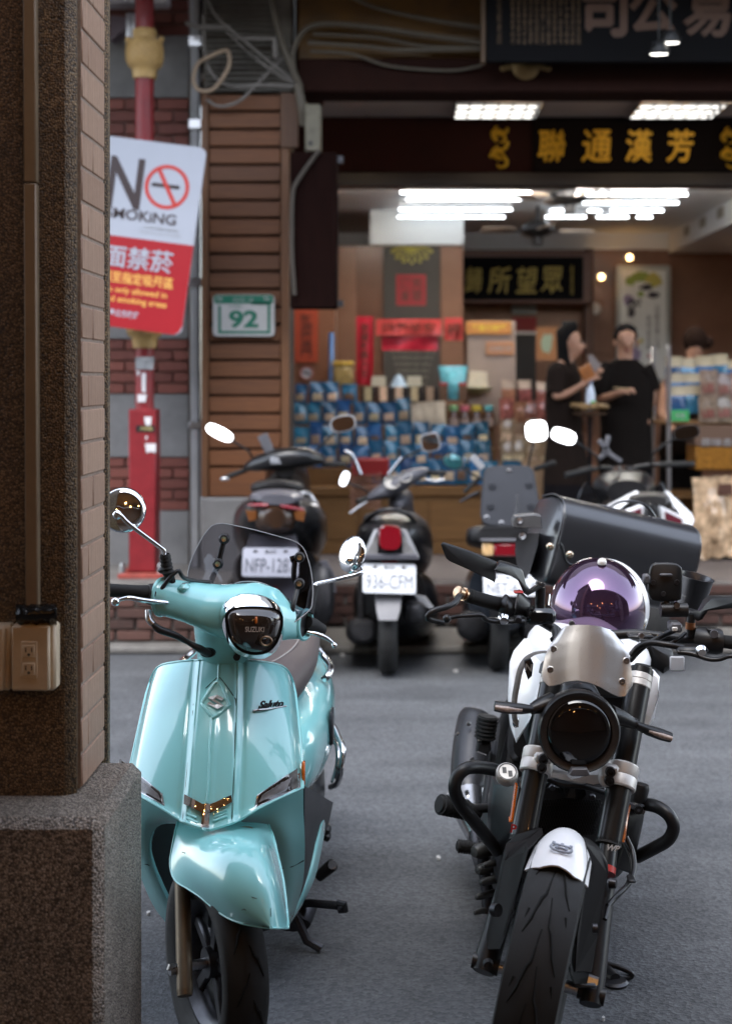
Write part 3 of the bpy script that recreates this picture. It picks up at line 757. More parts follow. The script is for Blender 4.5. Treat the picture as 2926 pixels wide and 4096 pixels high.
MB().box((P(800, 0, YW).x, YW-.02, .3), (P(1190, 0, YW).x, YW+.38, zy(1991, YW)), .015).build('base', M_render, tp_)
# number plate 92
M_green = mat('plate_green', (.01, .12, .075), .35); M_npw = mat('number_white', (.36, .36, .355), .4, var=.08, scale=8)
YN = 8.965
npl = thing('number_plate', 'green and white house number plate 92 on the timber planks', 'number plate', P(970, 1345, YN))
def nP(x, y, off=0): return P(400+x/1.624, 500+y/1.624, YN-off)
cx_, cz_ = nP(930, 1238).x, nP(930, 1238).z
kx = (nP(1130, 0)-nP(730, 0)).x; kz = (nP(0, 1100)-nP(0, 1372)).z
MB().prism([V((cx_+a, YN, cz_+b_)) for a, b_ in rrect(kx, kz, .028)], (0, .02, 0), .002).build('plate', M_npw, npl)
MB().prism([V((cx_+a, YN-.001, cz_+b_)) for a, b_ in rrect(kx*.955, kz*.2, .012, cy=kz*.385)], (0, .0008, 0)).build('header', M_green, npl)
m = MB()
for a, b_, c_, d in ((765, 1175, 783, 1355), (1085, 1150, 1103, 1355), (783, 1338, 1085, 1355), (980, 1150, 1085, 1168)): m.box(nP(a, d, .001), nP(c_, b_, .0001))
m.build('border', M_green, npl)
text('92', M_green, nP(930, 1262, .002), (1, 0, 0), (0, 0, 1), npl, h=.112, w=.185, bold=.035)
text('90', M_npw, nP(775, 1130, .002), (1, 0, 0), (0, 0, 1), npl, h=.026); text('94', M_npw, nP(1078, 1130, .002), (1, 0, 0), (0, 0, 1), npl, h=.026)
text('迪化街一段', M_npw, nP(925, 1135, .002), (1, 0, 0), (0, 0, 1), npl, h=.02, w=.13); text('大同區', M_green, nP(875, 1178, .002), (1, 0, 0), (0, 0, 1), npl, h=.016, w=.08)

# dark hanging board beside the timber pillar
M_dkwood = wood_mat('dark_wood', (.006, .002, .0015), (.012, .004, .003), .95, (10, 10, 1), 4); nodes_of(M_dkwood)[2].inputs['Specular IOR Level'].default_value = .08
hb = thing('hanging_board', 'dark brown wooden board hanging beside the timber pillar', 'board', P(1255, 1235, 8.8))
MB().box(P(1158, 1235, 8.72), P(1352, 622, 8.86), .012).build('panel', M_dkwood, hb)
m = MB()
for y in (640, 1215):
    m.box(P(1345, y+12, 8.74), P(1372, y-12, 8.80), .003)
m.build('hinge', M_dkmetal, hb)
m = MB(); m.tube([P(1275, 600, 8.7), P(1190, 720, 8.69), P(1168, 790, 8.69), P(1166, 1000, 8.69), P(1176, 1180, 8.69)], .013, 8, 5); m.build('wire_duct', mat('duct_brown', (.05, .04, .03), .7), hb)
# meter box with ducts
mb = thing('meter_box', 'small dusty electric box with wires under the beam', 'electric box', P(1250, 600, 8.8))
MB().box(P(1218, 604, 8.78), P(1285, 430, 8.9), .008).build('box', mat('dusty_box', (.14, .125, .09), .7, var=.3, scale=12), mb)
MB().lathe([(0, 0), (.012, 0), (.014, .006)], P(1240, 572, 8.775), (0, 1, 0), 12).build('knockout', M_black, mb)

# beam, fascia, ceiling and shop front: one building
M_beam = mat('beam_brown', (.020, .008, .006), .9, spec=.1, var=.2, scale=5)
M_fascia = mat('fascia_amber', (.09, .042, .004), .6, var=.4, scale=3)
M_ceil = mat('ceiling_white', (.32, .28, .26), .8, var=.08, scale=3)
M_wine = mat('wine_board', (.022, .006, .005), .8, spec=.15, var=.2, scale=4)
sb = thing('shop_building', 'dim arcaded shop house with open lit front across the road', 'shop', (1.5, 10, .3))
xl = P(1192, 0, 9).x
MB().box((xl, 8.98, zy(370, 9)), (8, 9.3, zy(235, 9)), .012).build('beam', M_beam, sb)
MB().box((xl, 9.02, zy(234, 9)), (8, 9.25, 6.5)).build('fascia', M_fascia, sb)
MB().box((-6, 8.95, 4.3), (8, 9.05, 9.5)).build('upper_wall', M_render, sb)
MB().box((-6, 7.4, 4.15), (8, 9.04, 4.25), .01).build('added_shade_canopy', M_render, sb)  # unseen overhang, added to shade the facade below
cz = 3.55
MB().box((-1.35, 9.3, cz+.02), (8, 10.75, cz+.05)).build('arcade_ceiling_core', M_ceil, sb)
cp = None
for i in range(9):
    for j in range(2):
        a = -.9+.625*i; b_ = 9.31+.625*j
        if cp is None: cp = MB().box((a, b_, cz), (a+.618, b_+.618, cz+.018), .002).build('ceiling_panel', M_ceil, sb); c0_ = V((a, b_, 0))
        else:
            c = cp.copy(); COL.objects.link(c); c.location = V((a, b_, 0))-c0_
# header above the shop opening
YH = 10.57
MB().box((-1.35, YH, zy(690, YH)), (8, YH+.15, cz+.018), .006).build('header', M_wine, sb)
MB().box((-1.35, YH-.03, zy(745, YH)), (8, YH+.18, zy(692, YH)), .004).build('roller_box', mat('near_black', (.012, .009, .010), .4), sb)
MB().box((P(2128, 0, YH).x, YH-.035, zy(688, YH)), (8, YH-.002, zy(474, YH)), .006).build('sign_board', mat('sign_black', (.006, .004, .004), .8, spec=.1), sb)
M_goldp = mat('gold_leaf', (.62, .36, .02), .4, .3)
def zh(s, x0, x1, y0, y1, Y, mt, parent, bold=.03, shear=.08):
    return text(s, mt, P((x0+x1)/2, (y0+y1)/2, Y-.003), (1, 0, 0), (0, 0, 1), parent, w=(x1-x0)/FS*Y, h=(y1-y0)/FS*Y, fat=bold*.7, shear=shear, ext=.004)
for s, a, b_ in (('聯', 2150, 2258), ('通', 2325, 2440), ('漢', 2502, 2605), ('芳', 2665, 2772)): zh(s, a, b_, 520, 645, YH-.037, M_goldp, sb)
def ornament(x, y0, y1, Y, mt, parent, w=60, seed=1):
    rg = random.Random(seed); m = MB()
    for k in range(7):
        yy = lerp(y0, y1, (k+.5)/7); pts = []
        for i in range(6):
            t = i/5; a = t*4.2+k*1.9; r = w*.5*(1-t*.7)
            pts.append(P(x+math.cos(a)*r+rg.uniform(-4, 4), yy+math.sin(a)*r*.8, Y))
        m.tube(pts, [.016, .016, .013, .011, .008, .005], 6, 4)
    return m.build('ornament', mt, parent, 60)
ornament(1995, 500, 665, YH-.015, M_goldp, sb, 72); ornament(2915, 505, 665, YH-.05, M_goldp, sb, 72, 5)
m = MB(); m.lathe([(0, -.03), (.05, -.02), (.07, 0), (.05, .01)], P(2100, 275, 8.96), (0, 1, 0), 16, sx=1.2)
for s in (-1, 1):
    for k in range(3): m.ball(P(2100+s*(45+22*k), 262+6*k, 8.97), (.035-.006*k, .015, .02), 8, 6)
m.build('rosette', mat('old_gold', (.2, .13, .05), .5, .4), sb, 60)
MB().box((-1.45, 9.45, 3.45), (-.55, 9.6, 4.3)).build('party_wall', M_beam, sb)
# black signboard hung under the fascia
M_bsign = mat('lacquer_black', (.010, .010, .011), .9, spec=.05)
bs = thing('lacquer_signboard', 'black lacquer signboard with brown characters hung above the beam', 'signboard', P(2450, 240, 8.75))
YK = 8.72
MB().box((P(1940, 0, YK).x, YK, zy(246, YK)), (P(3400, 0, YK).x, YK+.06, zy(-300, YK)), .006).build('panel', M_bsign, bs)
m = MB(); m.box((P(1922, 0, YK).x, YK-.008, zy(252, YK)), (P(1939, 0, YK).x, YK+.06, zy(-300, YK)), .004); m.build('edge_strip', mat('edge_wood', (.09, .05, .022), .5), bs)
M_schar = mat('sign_copper', (.09, .042, .022), .5)
zh('司', 2330, 2500, -60, 140, YK-.002, M_schar, bs, .05, 0); zh('公', 2520, 2700, -60, 130, YK-.002, M_schar, bs, .05, 0); zh('易', 2735, 2915, -40, 140, YK-.002, M_schar, bs, .05, .1)
M_small = mat('small_gold', (.085, .045, .012), .5)
rows = ['創業經營參茸藥材行號', '南北雜貨乾果香菇木耳', '金針海產批發零售代客', '選購送禮自用均所歡迎', '請認明老店招牌為記號', '漢方良藥四季養生調補', '信實可靠童叟無欺惠顧']
for i in range(12):
    text('\n'.join(rows[i % 7][(k+i) % 10] for k in range(9)), M_small, P(2048+24*i, 62, YK-.001), (1, 0, 0), (0, 0, 1), bs, h=230/FS*YK, w=17/FS*YK, bold=.01)
text('迪\n化\n街\n老\n店', M_small, P(1994, 70, YK-.001), (1, 0, 0), (0, 0, 1), bs, h=210/FS*YK, w=22/FS*YK)
# lamp reflections on the signboard, built as small glowing discs
M_reflglow = mat('reflection_white', (1, 1, 1), .4, emit=(1, .96, .88), estr=1.2)
for k, (x, y, lb) in enumerate([(2678, 172, 'upper of two small glowing discs standing for lamp reflections on black signboard'), (2633, 217, 'lower of two small glowing discs standing for lamp reflections on black signboard')]):
    d = thing('reflection_disc', lb, 'lamp', P(x, y, 8.5))
    m = MB(); m.lathe([(0, .0), (.052, 0), (.055, .012)], P(x, y, 8.5), (0, -.12, 1), 18); m.build('glow_disc', M_reflglow, d)
    m = MB(); m.lathe([(.055, .0125), (.06, .0), (.064, .02), (.04, .07), (.0, .08)], P(x, y, 8.5), (0, -.12, 1), 18); m.tube([P(x, y, 8.5)+V((0, 0, .07)), P(x, y, 8.5)+V((0, 0, 1.2))], .006, 6); m.build('housing', M_black, d)
# arcade troffers
def troffer(x, y0, label):
    o = thing('ceiling_light', label, 'ceiling light', (x, y0+.3, cz), 'lamps in the arcade ceiling')
    MB().box((x-.31, y0, cz-.006), (x+.31, y0+.6, cz-.001), .002).build('tray', mat('tray_white', (.22, .22, .21), .4), o)
    m = MB()
    for k in range(3): m.tube([(x-.28, y0+.1+.2*k, cz-.022), (x+.28, y0+.1+.2*k, cz-.022)], .009, 8)
    m.build('lamp_tube', mat('tube_light', (1, 1, 1), .4, emit=(1, .96, .88), estr=.55), o)
    m = MB()
    for k in range(7): m.box((x-.30+.1*k-.006, y0+.01, cz-.05), (x-.30+.1*k+.006, y0+.59, cz-.0065))
    for dy in (.004, .30, .596): m.box((x-.31, y0+dy-.004, cz-.052), (x+.31, y0+dy+.004, cz-.0066))
    m.build('grid', M_chrome, o)
troffer(P(1985, 0, 10.05).x, 9.75, 'left lit grid lamp in the arcade ceiling'); troffer(P(2710, 0, 10.05).x, 9.75, 'right lit grid lamp in the arcade ceiling')
# louvre cabinet and cables above the timber pillar
lv = thing('louvre_grille', 'dusty louvred air vent behind cables above the timber pillar', 'vent', P(960, 370, 9.02))
MB().box(P(812, 372, 9.06), P(1180, -120, 9.3), .01).build('cabinet', mat('dusty_grey', (.11, .10, .085), .8, var=.35, scale=9), lv)
sl = None
for k in range(21):
    y = 360-22*k
    if sl is None: sl = MB().bar(P(822, y, 9.045), P(1110, y, 9.045), .028, .006, .001, up=V((0, -.6, .8))).build('slat', mat('slat_grey', (.13, .12, .105), .7, var=.3, scale=10), lv); y0_ = y
    else:
        c = sl.copy(); COL.objects.link(c); c.location = (0, 0, (y0_-y)/FS*9.045)
M_cable = mat('cable_grey', (.17, .155, .14), .6, var=.2, scale=20); M_cabled = mat('cable_brown', (.09, .075, .055), .6, var=.2, scale=20)
cb = thing('cable_bundle', 'tangle of grey cables drooping in front of the vent', 'cables', P(1000, 430, 8.9))
Yc = 8.93
for pts, r, mt in [
    ([(1080, -30), (1120, 150), (1170, 280), (1200, 350)], .021, M_cabled), ([(1175, 300), (1172, 200), (1230, 110), (1340, 95), (1500, 110), (1700, 140), (1925, 170)], .017, M_cabled),
    ([(820, -20), (870, 70), (960, 150), (1080, 250), (1180, 330), (1215, 400)], .009, M_cable), ([(812, 60), (815, 200), (850, 300), (930, 345), (1050, 340), (1180, 345)], .011, M_cable),
    ([(900, 120), (980, 200), (1100, 290), (1200, 345)], .008, M_cable), ([(1130, 230), (1050, 310), (960, 400), (880, 425), (825, 400)], .010, M_cable),
    ([(1190, 340), (1205, 420), (1215, 500)], .03, M_cabled), ([(1210, 400), (1228, 430), (1232, 470)], .01, M_cabled),
    ([(1250, 135), (1500, 150), (1700, 185), (1925, 190)], .011, M_cabled), ([(1230, 170), (1450, 185), (1600, 200), (1925, 195)], .014, M_cabled), ([(1240, 205), (1400, 215), (1560, 265), (1800, 282), (1925, 262)], .010, M_cabled),
    ([(1370, -30), (1500, 30), (1700, 75), (1925, 110)], .012, M_cabled), ([(740, 90), (790, 108), (920, 108)], .014, M_cable), ([(940, 152), (1080, 155), (1105, 150)], .013, M_cable), ([(1095, 150), (1100, 215), (1102, 235)], .018, M_cable)]:
    m = MB(); m.tube([P(x, y, Yc+random.uniform(-.04, .02)) for x, y in pts], r, 7, 6); m.build('cable', mt, cb, 60)
lp = MB(); lp.tube([P(x, y, 8.86) for x, y in ((910, 205), (915, 260), (880, 325), (840, 362), (795, 360), (772, 320), (790, 255), (845, 222), (885, 205))], .013, 8, 6, closed=True)
tag(lp.build('cable_loop', mat('cable_tan', (.30, .22, .15), .6), angle=60), 'loose loop of tan cable hanging above the timber pillar', 'cable')
# ================================================================ SHOP ROOM
M_roomw = mat('room_white', (.80, .82, .84), .7)
M_tilebr = mat('brown_wall_tile', (.17, .075, .042), .3, var=.12, scale=2.5)
M_tilebr2 = mat('brown_stone', (.25, .125, .075), .3, var=.15, scale=2)
room = thing('shop_room', 'bright shop interior with brown stone walls and white ceiling', 'room', (1.2, 13, .3))
MB().box((-1.4, 10.75, 3.14), (5, 15.2, 3.24)).build('ceiling', mat('ceiling_pale', (.84, .86, .88), .7), room)
MB().box((-1.4, 15.0, .3), (5, 15.15, 2.97)).build('back_wall', M_tilebr2, room)
MB().box((-1.4, 14.95, 2.973), (5, 15.15, 3.139)).build('back_frieze', M_roomw, room)
MB().box((-1.5, 10.75, .3), (-1.4, 15.1, 3.139)).build('left_wall', M_tilebr, room)
MB().box((4.4, 10.75, .3), (4.5, 15.1, 3.139)).build('right_wall', M_tilebr2, room)
MB().box((-1.4, 10.76, .22), (5, 15.1, .31)).build('floor', mat('shop_floor', (.16, .12, .09), .25, var=.2, scale=3), room)
MB().box((2.76, 10.9, 2.93), (4.4, 14.94, 3.138)).build('bulkhead', M_roomw, room)
m = MB()
for k in range(4): m.box((2.754, 11.6+.75*k, 3.02), (2.7595, 11.85+.75*k, 3.11))
m.build('vent_slot', mat('vent_tan', (.35, .33, .28), .6), room)
# stone joints of the back wall
wp = None
for i in range(4):
    for j in range(4):
        a = P(2360, 0, 15).x+.62*(i-3)-.0; b_ = .75+.56*j
        if wp is None: wp = MB().box((a, 14.975, b_), (a+.612, 14.9985, b_+.552), .003).build('stone_panel', M_tilebr2, room); w0 = V((a, 0, b_))
        else:
            c = wp.copy(); COL.objects.link(c); c.location = V((a, 0, b_))-w0
# partition with poster, white box over it
pt = thing('partition', 'brown partition wall with dark poster panel inside the shop', 'partition', (0, 12.2, .3))
YPt = 12.95
MB().box((-1.39, YPt, .3), (P(1850, 0, YPt).x, YPt+.5, zy(982, YPt)), .004).build('wall', M_tilebr, pt)
MB().box((P(1478, 0, YPt).x, YPt-.05, zy(981, YPt)), (P(1852, 0, YPt).x, YPt+.55, zy(835, YPt)), .004).build('lintel_box', mat('white_gloss', (.72, .75, .76), .3), pt)
MB().box((P(1300, 0, YPt).x, YPt-.02, .31), (P(1420, 0, YPt).x, YPt-.001, zy(985, YPt)), .003).build('pilaster', M_tilebr2, pt)
MB().box((P(1760, 0, YPt).x, YPt-.02, .31), (P(1849, 0, YPt).x, YPt-.001, zy(985, YPt)), .003).build('pilaster', M_tilebr2, pt)
YPo = YPt-.03
po = thing('wall_poster', 'tall dark grey poster with gold lotus and red seal on the partition', 'poster', P(1645, 1600, YPo))
MB().box((P(1532, 0, YPo).x, YPo, .9), (P(1757, 0, YPo).x, YPo+.025, zy(985, YPo)), .003).build('board', mat('poster_grey', (.065, .055, .045), .6), po)
M_lot = mat('lotus_gold', (.5, .42, .08), .5)
def petal_fan(cx, cy, r, parent):
    m = MB()
    for k in range(9):
        a = R(-10+200*k/8); tip = (cx+math.cos(a)*r, cy+abs(math.sin(a))*r*.75 if True else 0)
        l_ = (cx+math.cos(a-.2)*r*.62, cy+max(-.05, math.sin(a-.2))*r*.5); rgt = (cx+math.cos(a+.2)*r*.62, cy+max(-.05, math.sin(a+.2))*r*.5)
        m.tube([P(cx, cy, YPo-.002), P(*l_, YPo-.002), P(*tip, YPo-.002), P(*rgt, YPo-.002), P(cx, cy, YPo-.002)], .006, 5, 4)
    m.build('lotus', M_lot, parent, 60)
petal_fan(1645, 992, 85, po)
MB().box(P(1582, 1222, YPo-.003), P(1702, 1098, YPo-.0005)).build('seal', mat('seal_red', (.36, .03, .035), .6), po)
text('漢芳\n本草', mat('seal_dark', (.12, .04, .03), .6), P(1642, 1160, YPo-.004), (1, 0, 0), (0, 0, 1), po, w=.21, h=.22, bold=.02)
text('HERBAL SHOP', M_lot, P(1645, 1240, YPo-.002), (1, 0, 0), (0, 0, 1), po, w=.26, h=.035) if False else None
for k in range(7): text('參茸藥材漢方養生', mat('poster_ink', (.26, .24, .18), .6), P(1650, 1405+26*k, YPo-.002), (1, 0, 0), (0, 0, 1), po, w=(180-14*k)/FS*YPo, h=.03)
# fluorescent lamps
M_tube2 = mat('fluorescent', (1, 1, 1), .4, emit=(.9, .96, 1), estr=2.4)
fl0 = None
def fluo(x0, x1, y, lb, z=3.05):
    global fl0
    Y = (z-1.6)*FS/(1520-y); a, b_ = P(x0, y, Y).x, P(x1, y, Y).x
    if fl0 is None:
        fl0 = thing('fluorescent_lamp', '', 'lamp', (0, 0, 0), 'fluorescent tubes on the shop ceiling')
        MB().tube([(-.5, 0, 0), (.5, 0, 0)], .008, 8).build('lamp_tube', M_tube2, fl0)
        MB().box((-.5, -.012, .03), (.5, .012, .085), .004).build('batten', M_roomw, fl0)
        o = fl0
    else: o = copy_tree(fl0)
    o['label'] = lb; o.location = ((a+b_)/2, Y, z); o.scale = (b_-a, 1, 1); return o
T_ = ' white tube lamp over the partition'; U_ = ' white tube lamp behind the ceiling fans'
for q in [(1600, 2120, 770, 'longest nearest'+T_), (1625, 2080, 798, 'second'+T_), (1595, 2045, 838, 'third'+T_), (1590, 2015, 868, 'lowest rearmost'+T_), (2300, 2425, 778, 'short nearest'+U_), (2440, 2745, 778, 'long nearest'+U_), (2330, 2710, 812, 'second row long'+U_), (2440, 2650, 842, 'third row right'+U_), (2180, 2340, 868, 'rearmost left'+U_), (2385, 2510, 868, 'rearmost middle'+U_), (2545, 2605, 868, 'tiny rearmost right'+U_), (2200, 2260, 843, 'tiny third row left'+U_), (2350, 2400, 843, 'tiny third row middle'+U_)]: fluo(*q)
for k in range(3):  # unseen fill tubes, added behind the header to brighten the room
    o = thing('added_fill_lamp', ('left', 'middle', 'right')[k]+' unseen fill tube added behind the shop header', 'lamp', (-.2+1.15*k, 10.93, 3.1), 'added fill tubes behind the header'); MB().tube([(-.7+1.15*k, 10.93, 3.105), (.3+1.15*k, 10.93, 3.105)], .014, 10).build('lamp_tube', mat('fill_tube', (1, 1, 1), .4, emit=(1, .92, .80), estr=19), o)
# ceiling fans
def fan(x, y, Y, r, label, rot):
    o = thing('ceiling_fan', label, 'fan', P(x, y, Y)); c = P(x, y, Y)
    m = MB(); m.lathe([(0, .10), (.07, .09), (.14, .05), (.15, .01), (.11, -.03), (.05, -.05), (.045, -.12), (0, -.13)], c, (0, 0, 1), 18); m.build('motor', M_dkmetal, o)
    m = MB(); m.tube([c+V((0, 0, .09)), V((c.x, c.y, 3.14))], .015, 8); m.build('rod', M_dkmetal, o)
    for k in range(4):
        a = rot+k*math.pi/2; d = V((math.cos(a), math.sin(a), 0)); n = V((-d.y, d.x, .25)).normalized()
        m = MB(); m.prism([c+d*.2+n*.05+V((0, 0, .0)), c+d*r*.6+n*.075, c+d*r+n*.06, c+d*r*1.02-n*.05, c+d*r*.6-n*.07, c+d*.2-n*.05], (0, 0, .01)); m.build('blade', mat('fan_blade', (.42, .33, .26), .5, var=.2, scale=6), o)
        m = MB(); m.bar(c+d*.1, c+d*.3, .03, .01, .002); m.build('blade_arm', M_dkmetal, o)
fan(2275, 795, 11.3, .43, 'nearer larger brown ceiling fan', .3); fan(2148, 925, 12.6, .50, 'farther ceiling fan lower over the plaque', .1)
# plaque
YQ = 14.6
pq = thing('name_plaque', 'black plaque with gold brush characters on the back wall', 'plaque', P(2100, 1215, YQ))
MB().box(P(1848, 1218, YQ), P(2365, 1008, YQ+.08), .02).build('frame', mat('plaque_frame', (.10, .03, .015), .4), pq)
MB().box(P(1850, 1200, YQ-.006), P(2330, 1028, YQ-.0005)).build('field', M_bsign, pq)
M_gq = mat('plaque_gold', (.42, .32, .06), .5)
for s, a, b_ in (('歸', 1860, 1925), ('所', 1950, 2040), ('望', 2062, 2145), ('眾', 2162, 2245)): zh(s, a, b_, 1068, 1172, YQ-.008, M_gq, pq, .02)
text('眾望所歸惠存敬贈', M_gq, P(2285, 1120, YQ-.008), (0, 0, -1), (1, 0, 0), pq, w=.30, h=.035)
# back doorway: frame, door leaves, red strip
dr = thing('back_doorway', 'dark back doorway with red strip above the door', 'doorway', P(2100, 1650, 14.9))
MB().box(P(2050, 1900, 14.93), P(2140, 1300, 14.96)).build('door_leaf', mat('door_dark', (.03, .027, .025), .3), dr)
MB().box(P(2045, 1325, 14.9), P(2142, 1270, 14.94)).build('red_strip', mat('strip_red', (.28, .02, .02), .6), dr)
MB().box(P(2045, 1255, 14.9), P(2142, 1215, 14.94)).build('transom', mat('transom_grey', (.35, .38, .36), .4), dr)
MB().box(P(2042, 1336, 14.9), P(2144, 1327, 14.95)).build('lintel', M_steel, dr)
MB().box(P(2338, 1700, 14.7), P(2362, 1000, 14.9)).build('jamb', mat('jamb_wood', (.10, .04, .02), .4), dr)
# painting
YA = 14.85
pa = thing('framed_painting', 'tall framed ink flower painting with characters on the back wall', 'painting', P(2570, 1500, YA))
MB().box(P(2462, 1535, YA), P(2678, 1062, YA+.06), .02).build('frame', mat('frame_silver', (.42, .44, .42), .4, .3), pa)
MB().box(P(2482, 1515, YA-.006), P(2660, 1082, YA-.0005)).build('paper', mat('painting_paper', (.80, .83, .81), .5, var=.05, scale=5), pa)
def blot(x, y, rx, ry, mt, parent, Y=YA-.008, n=11, seed=0, name='brush_mark'):
    rg = random.Random(seed); m = MB()
    m.prism([P(x+rx*math.cos(t)*rg.uniform(.6, 1.15), y+ry*math.sin(t)*rg.uniform(.6, 1.15), Y) for t in (2*math.pi*k/n for k in range(n))], (0, .001, 0)); m.build(name, mt, parent, smooth=False)
mg, mk, mp_, my_ = mat('ink_green', (.3, .42, .10), .7), mat('ink_dark', (.06, .055, .07), .7), mat('ink_violet', (.33, .27, .42), .7), mat('ink_yellow', (.55, .5, .12), .7)
for k, (x, y, rx, ry, q) in enumerate([(2560, 1110, 55, 22, mg), (2615, 1120, 40, 30, my_), (2520, 1125, 25, 20, mg), (2585, 1150, 30, 14, mk), (2612, 1180, 34, 14, mk), (2560, 1175, 14, 14, mg), (2510, 1200, 22, 26, mp_), (2535, 1420, 30, 34, mp_), (2560, 1365, 12, 12, my_), (2530, 1460, 34, 20, mp_), (2600, 1425, 16, 14, mat('ink_pink', (.5, .3, .3), .7))]): blot(x, y, rx, ry, q, pa, seed=k, Y=YA-.008-.0004*k)
text('靜', mk, P(2535, 1232, YA-.013), (1, 0, 0), (0, 0, 1), pa, w=.15, h=.19, bold=.05)
text('花\n開\n見\n佛\n心\n淨', mk, P(2625, 1310, YA-.008), (1, 0, 0), (0, 0, 1), pa, h=.45, w=.05); text('悠\n然\n自\n在\n香', mk, P(2592, 1330, YA-.008), (1, 0, 0), (0, 0, 1), pa, h=.36, w=.05)
wc = thing('wall_clock', 'small round white clock on the brown stone wall', 'clock', P(2379, 1258, 14.9))
m = MB(); m.lathe([(0, 0), (.055, 0), (.062, .01), (.062, .03)], P(2379, 1234, 14.93), (0, 1, 0), 20); m.build('face', M_roomw, wc)
m = MB(); c = P(2379, 1234, 14.927); m.bar(c, c+V((.03, 0, .015)), .006, .002, 0); m.bar(c, c+V((-.005, 0, .03)), .006, .002, 0); m.build('hands', M_ink, wc)
# wall lamps (two warm halogens) and warm lamps added for the goods
M_warm = mat('warm_lamp', (1, .8, .5), .3, emit=(1, .55, .2), estr=3)
for x, y, lb in ((2515, 1030, 'small warm spot lamp above the framed painting'), (2403, 1108, 'small warm spot lamp left of the framed painting')):
    d = thing('spot_lamp', lb, 'lamp', P(x, y, 14.8)); MB().ball(P(x, y, 14.75), .03, 10, 8).build('bulb', M_warm, d)
    MB().box(P(x, y, 14.79)-V((.03, 0, .02)), P(x, y, 14.9)+V((.03, .07, .03)), .004).build('housing', M_steel, d)
M_goodsfill = mat('goods_fill', (1, .9, .75), .3, emit=(1, .74, .45), estr=30)
for x, lb in ((-.35, 'left'), (.75, 'middle'), (1.75, 'third'), (2.35, 'right')):  # unseen lamps, added behind the beam to brighten the goods
    d = thing('added_goods_lamp', lb+' unseen warm lamp added behind the beam to light the goods', 'lamp', (x, 9.38, 3.4), 'added warm lamps over the goods'); MB().ball((x, 9.38, 3.475), .028, 10, 8).build('bulb', M_goodsfill, d)
    MB().lathe([(.03, 0), (.04, .03), (0.03, .06)], (x, 9.38, 3.485), (0, 0, 1), 12).build('holder', M_black, d)
# ---------------------------------------------------------------- goods
M_blue = mat('pouch_blue', (.020, .105, .215), .25, coat=.4, var=.2, scale=14)
M_snack = mat('snack_beige', (.55, .42, .26), .5, var=.4, scale=45); M_snackd = mat('snack_brown', (.12, .06, .03), .5, var=.5, scale=45)
M_stand = wood_mat('stand_wood', (.13, .06, .015), (.22, .105, .03), .45, (1, 10, 10), 3)
YG = 10.75
st = thing('display_stand', 'tiered wooden stand full of blue snack pouches before the shop', 'stand', P(1550, 2235, YG))
xa, xb = P(1155, 0, YG).x, P(1985, 0, YG).x
MB().box((xa, YG-.25, .31), (xb, YG+.9, zy(1985, YG-.25)), .006).build('cabinet', M_stand, st)
for k in range(3): MB().box((lerp(xa, xb, k/3)+.012, YG-.262, .42), (lerp(xa, xb, (k+1)/3)-.012, YG-.251, zy(2010, YG-.25)), .004).build('front_panel', M_stand, st)
MB().box((xa-.02, YG-.28, zy(1984, YG-.25)), (xb+.02, YG+.9, zy(1948, YG-.25)), .006).build('top_board', M_stand, st)
tiers = [(1938, YG-.2), (1870, YG), (1793, YG+.2), (1698, YG+.4), (1618, YG+.6)]
for k, (y, Y) in enumerate(tiers[1:]):
    MB().box((xa, Y-.06, zy(1948, YG-.25)), (xb, Y+.14, zy(y+2, Y)), .004).build('tier', M_stand, st)
def pouch(c, w, h, body, win, label, cat='pouch', group=None, name='snack_pouch', hdr=None):
    o = thing(name, label, cat, c, group)
    g = []
    N_ = 6 if w < .2 else 15
    for i in range(N_+1):
        v = i/N_; row = []
        for k in range(N_+1):
            u = k/N_; b_ = (.018 if w < .2 else .04)*math.sin(math.pi*u)*math.sin(math.pi*min(1, v*1.15+.0))**.7 if v < .87 else .002
            row.append(V(c)+V(((u-.5)*w*(1-.06*math.sin(math.pi*v)), -max(b_, .002), v*h)))
        g.append([p+V((0, -abs(noise.noise(p*26)*(.016 if w < .2 else .06)), noise.noise(p*19)*(.006 if w < .2 else .03))) for p in row])
    m = MB(); m.sheet(g, .004); back = [[V((p.x, 2*c[1]-p.y+.002, p.z)) for p in r] for r in g]; m.grid(back); m.build('pouch', body, o, 60)
    if win:
        q = [[g[i][k]+V((0, -.003, 0)) for k in ((1, 3, 5) if w < .2 else (3, 7, 11))] for i in ((1, 2, 3) if w < .2 else (3, 6, 9, 11))]
        m = MB(); m.sheet(q, .001); m.build('window', win, o, 60)
    if hdr:
        q = [[g[i][k]+V((0, -.004, 0)) for k in range(7)] for i in (4, 5, 6)]; m = MB(); m.sheet(q, .001); m.build('header', hdr, o, 60)
    return o
protos = {}
def put_pouch(x, y, Y, w, h, body, win, label, group, hdr=None, cat='pouch', name='snack_pouch', wob=1):
    key = (body.name, win.name if win else '', hdr.name if hdr else '', w, h)
    c = P(x, y, Y)
    if key not in protos: protos[key] = pouch(c, w, h, body, win, label, cat, group, name, hdr); return protos[key]
    o = dup(protos[key], c, label, rot=(random.uniform(-.12, .02), random.uniform(-.07, .07)*wob, random.uniform(-.25, .25)*wob)); o['group'] = group; k = random.uniform(.88, 1.14); o.scale = (k, 1, random.uniform(.85, 1.12)); return o
GB = 'blue snack pouches on the tiered stand'
pos = ['bottom', 'second', 'third', 'fourth', 'top']
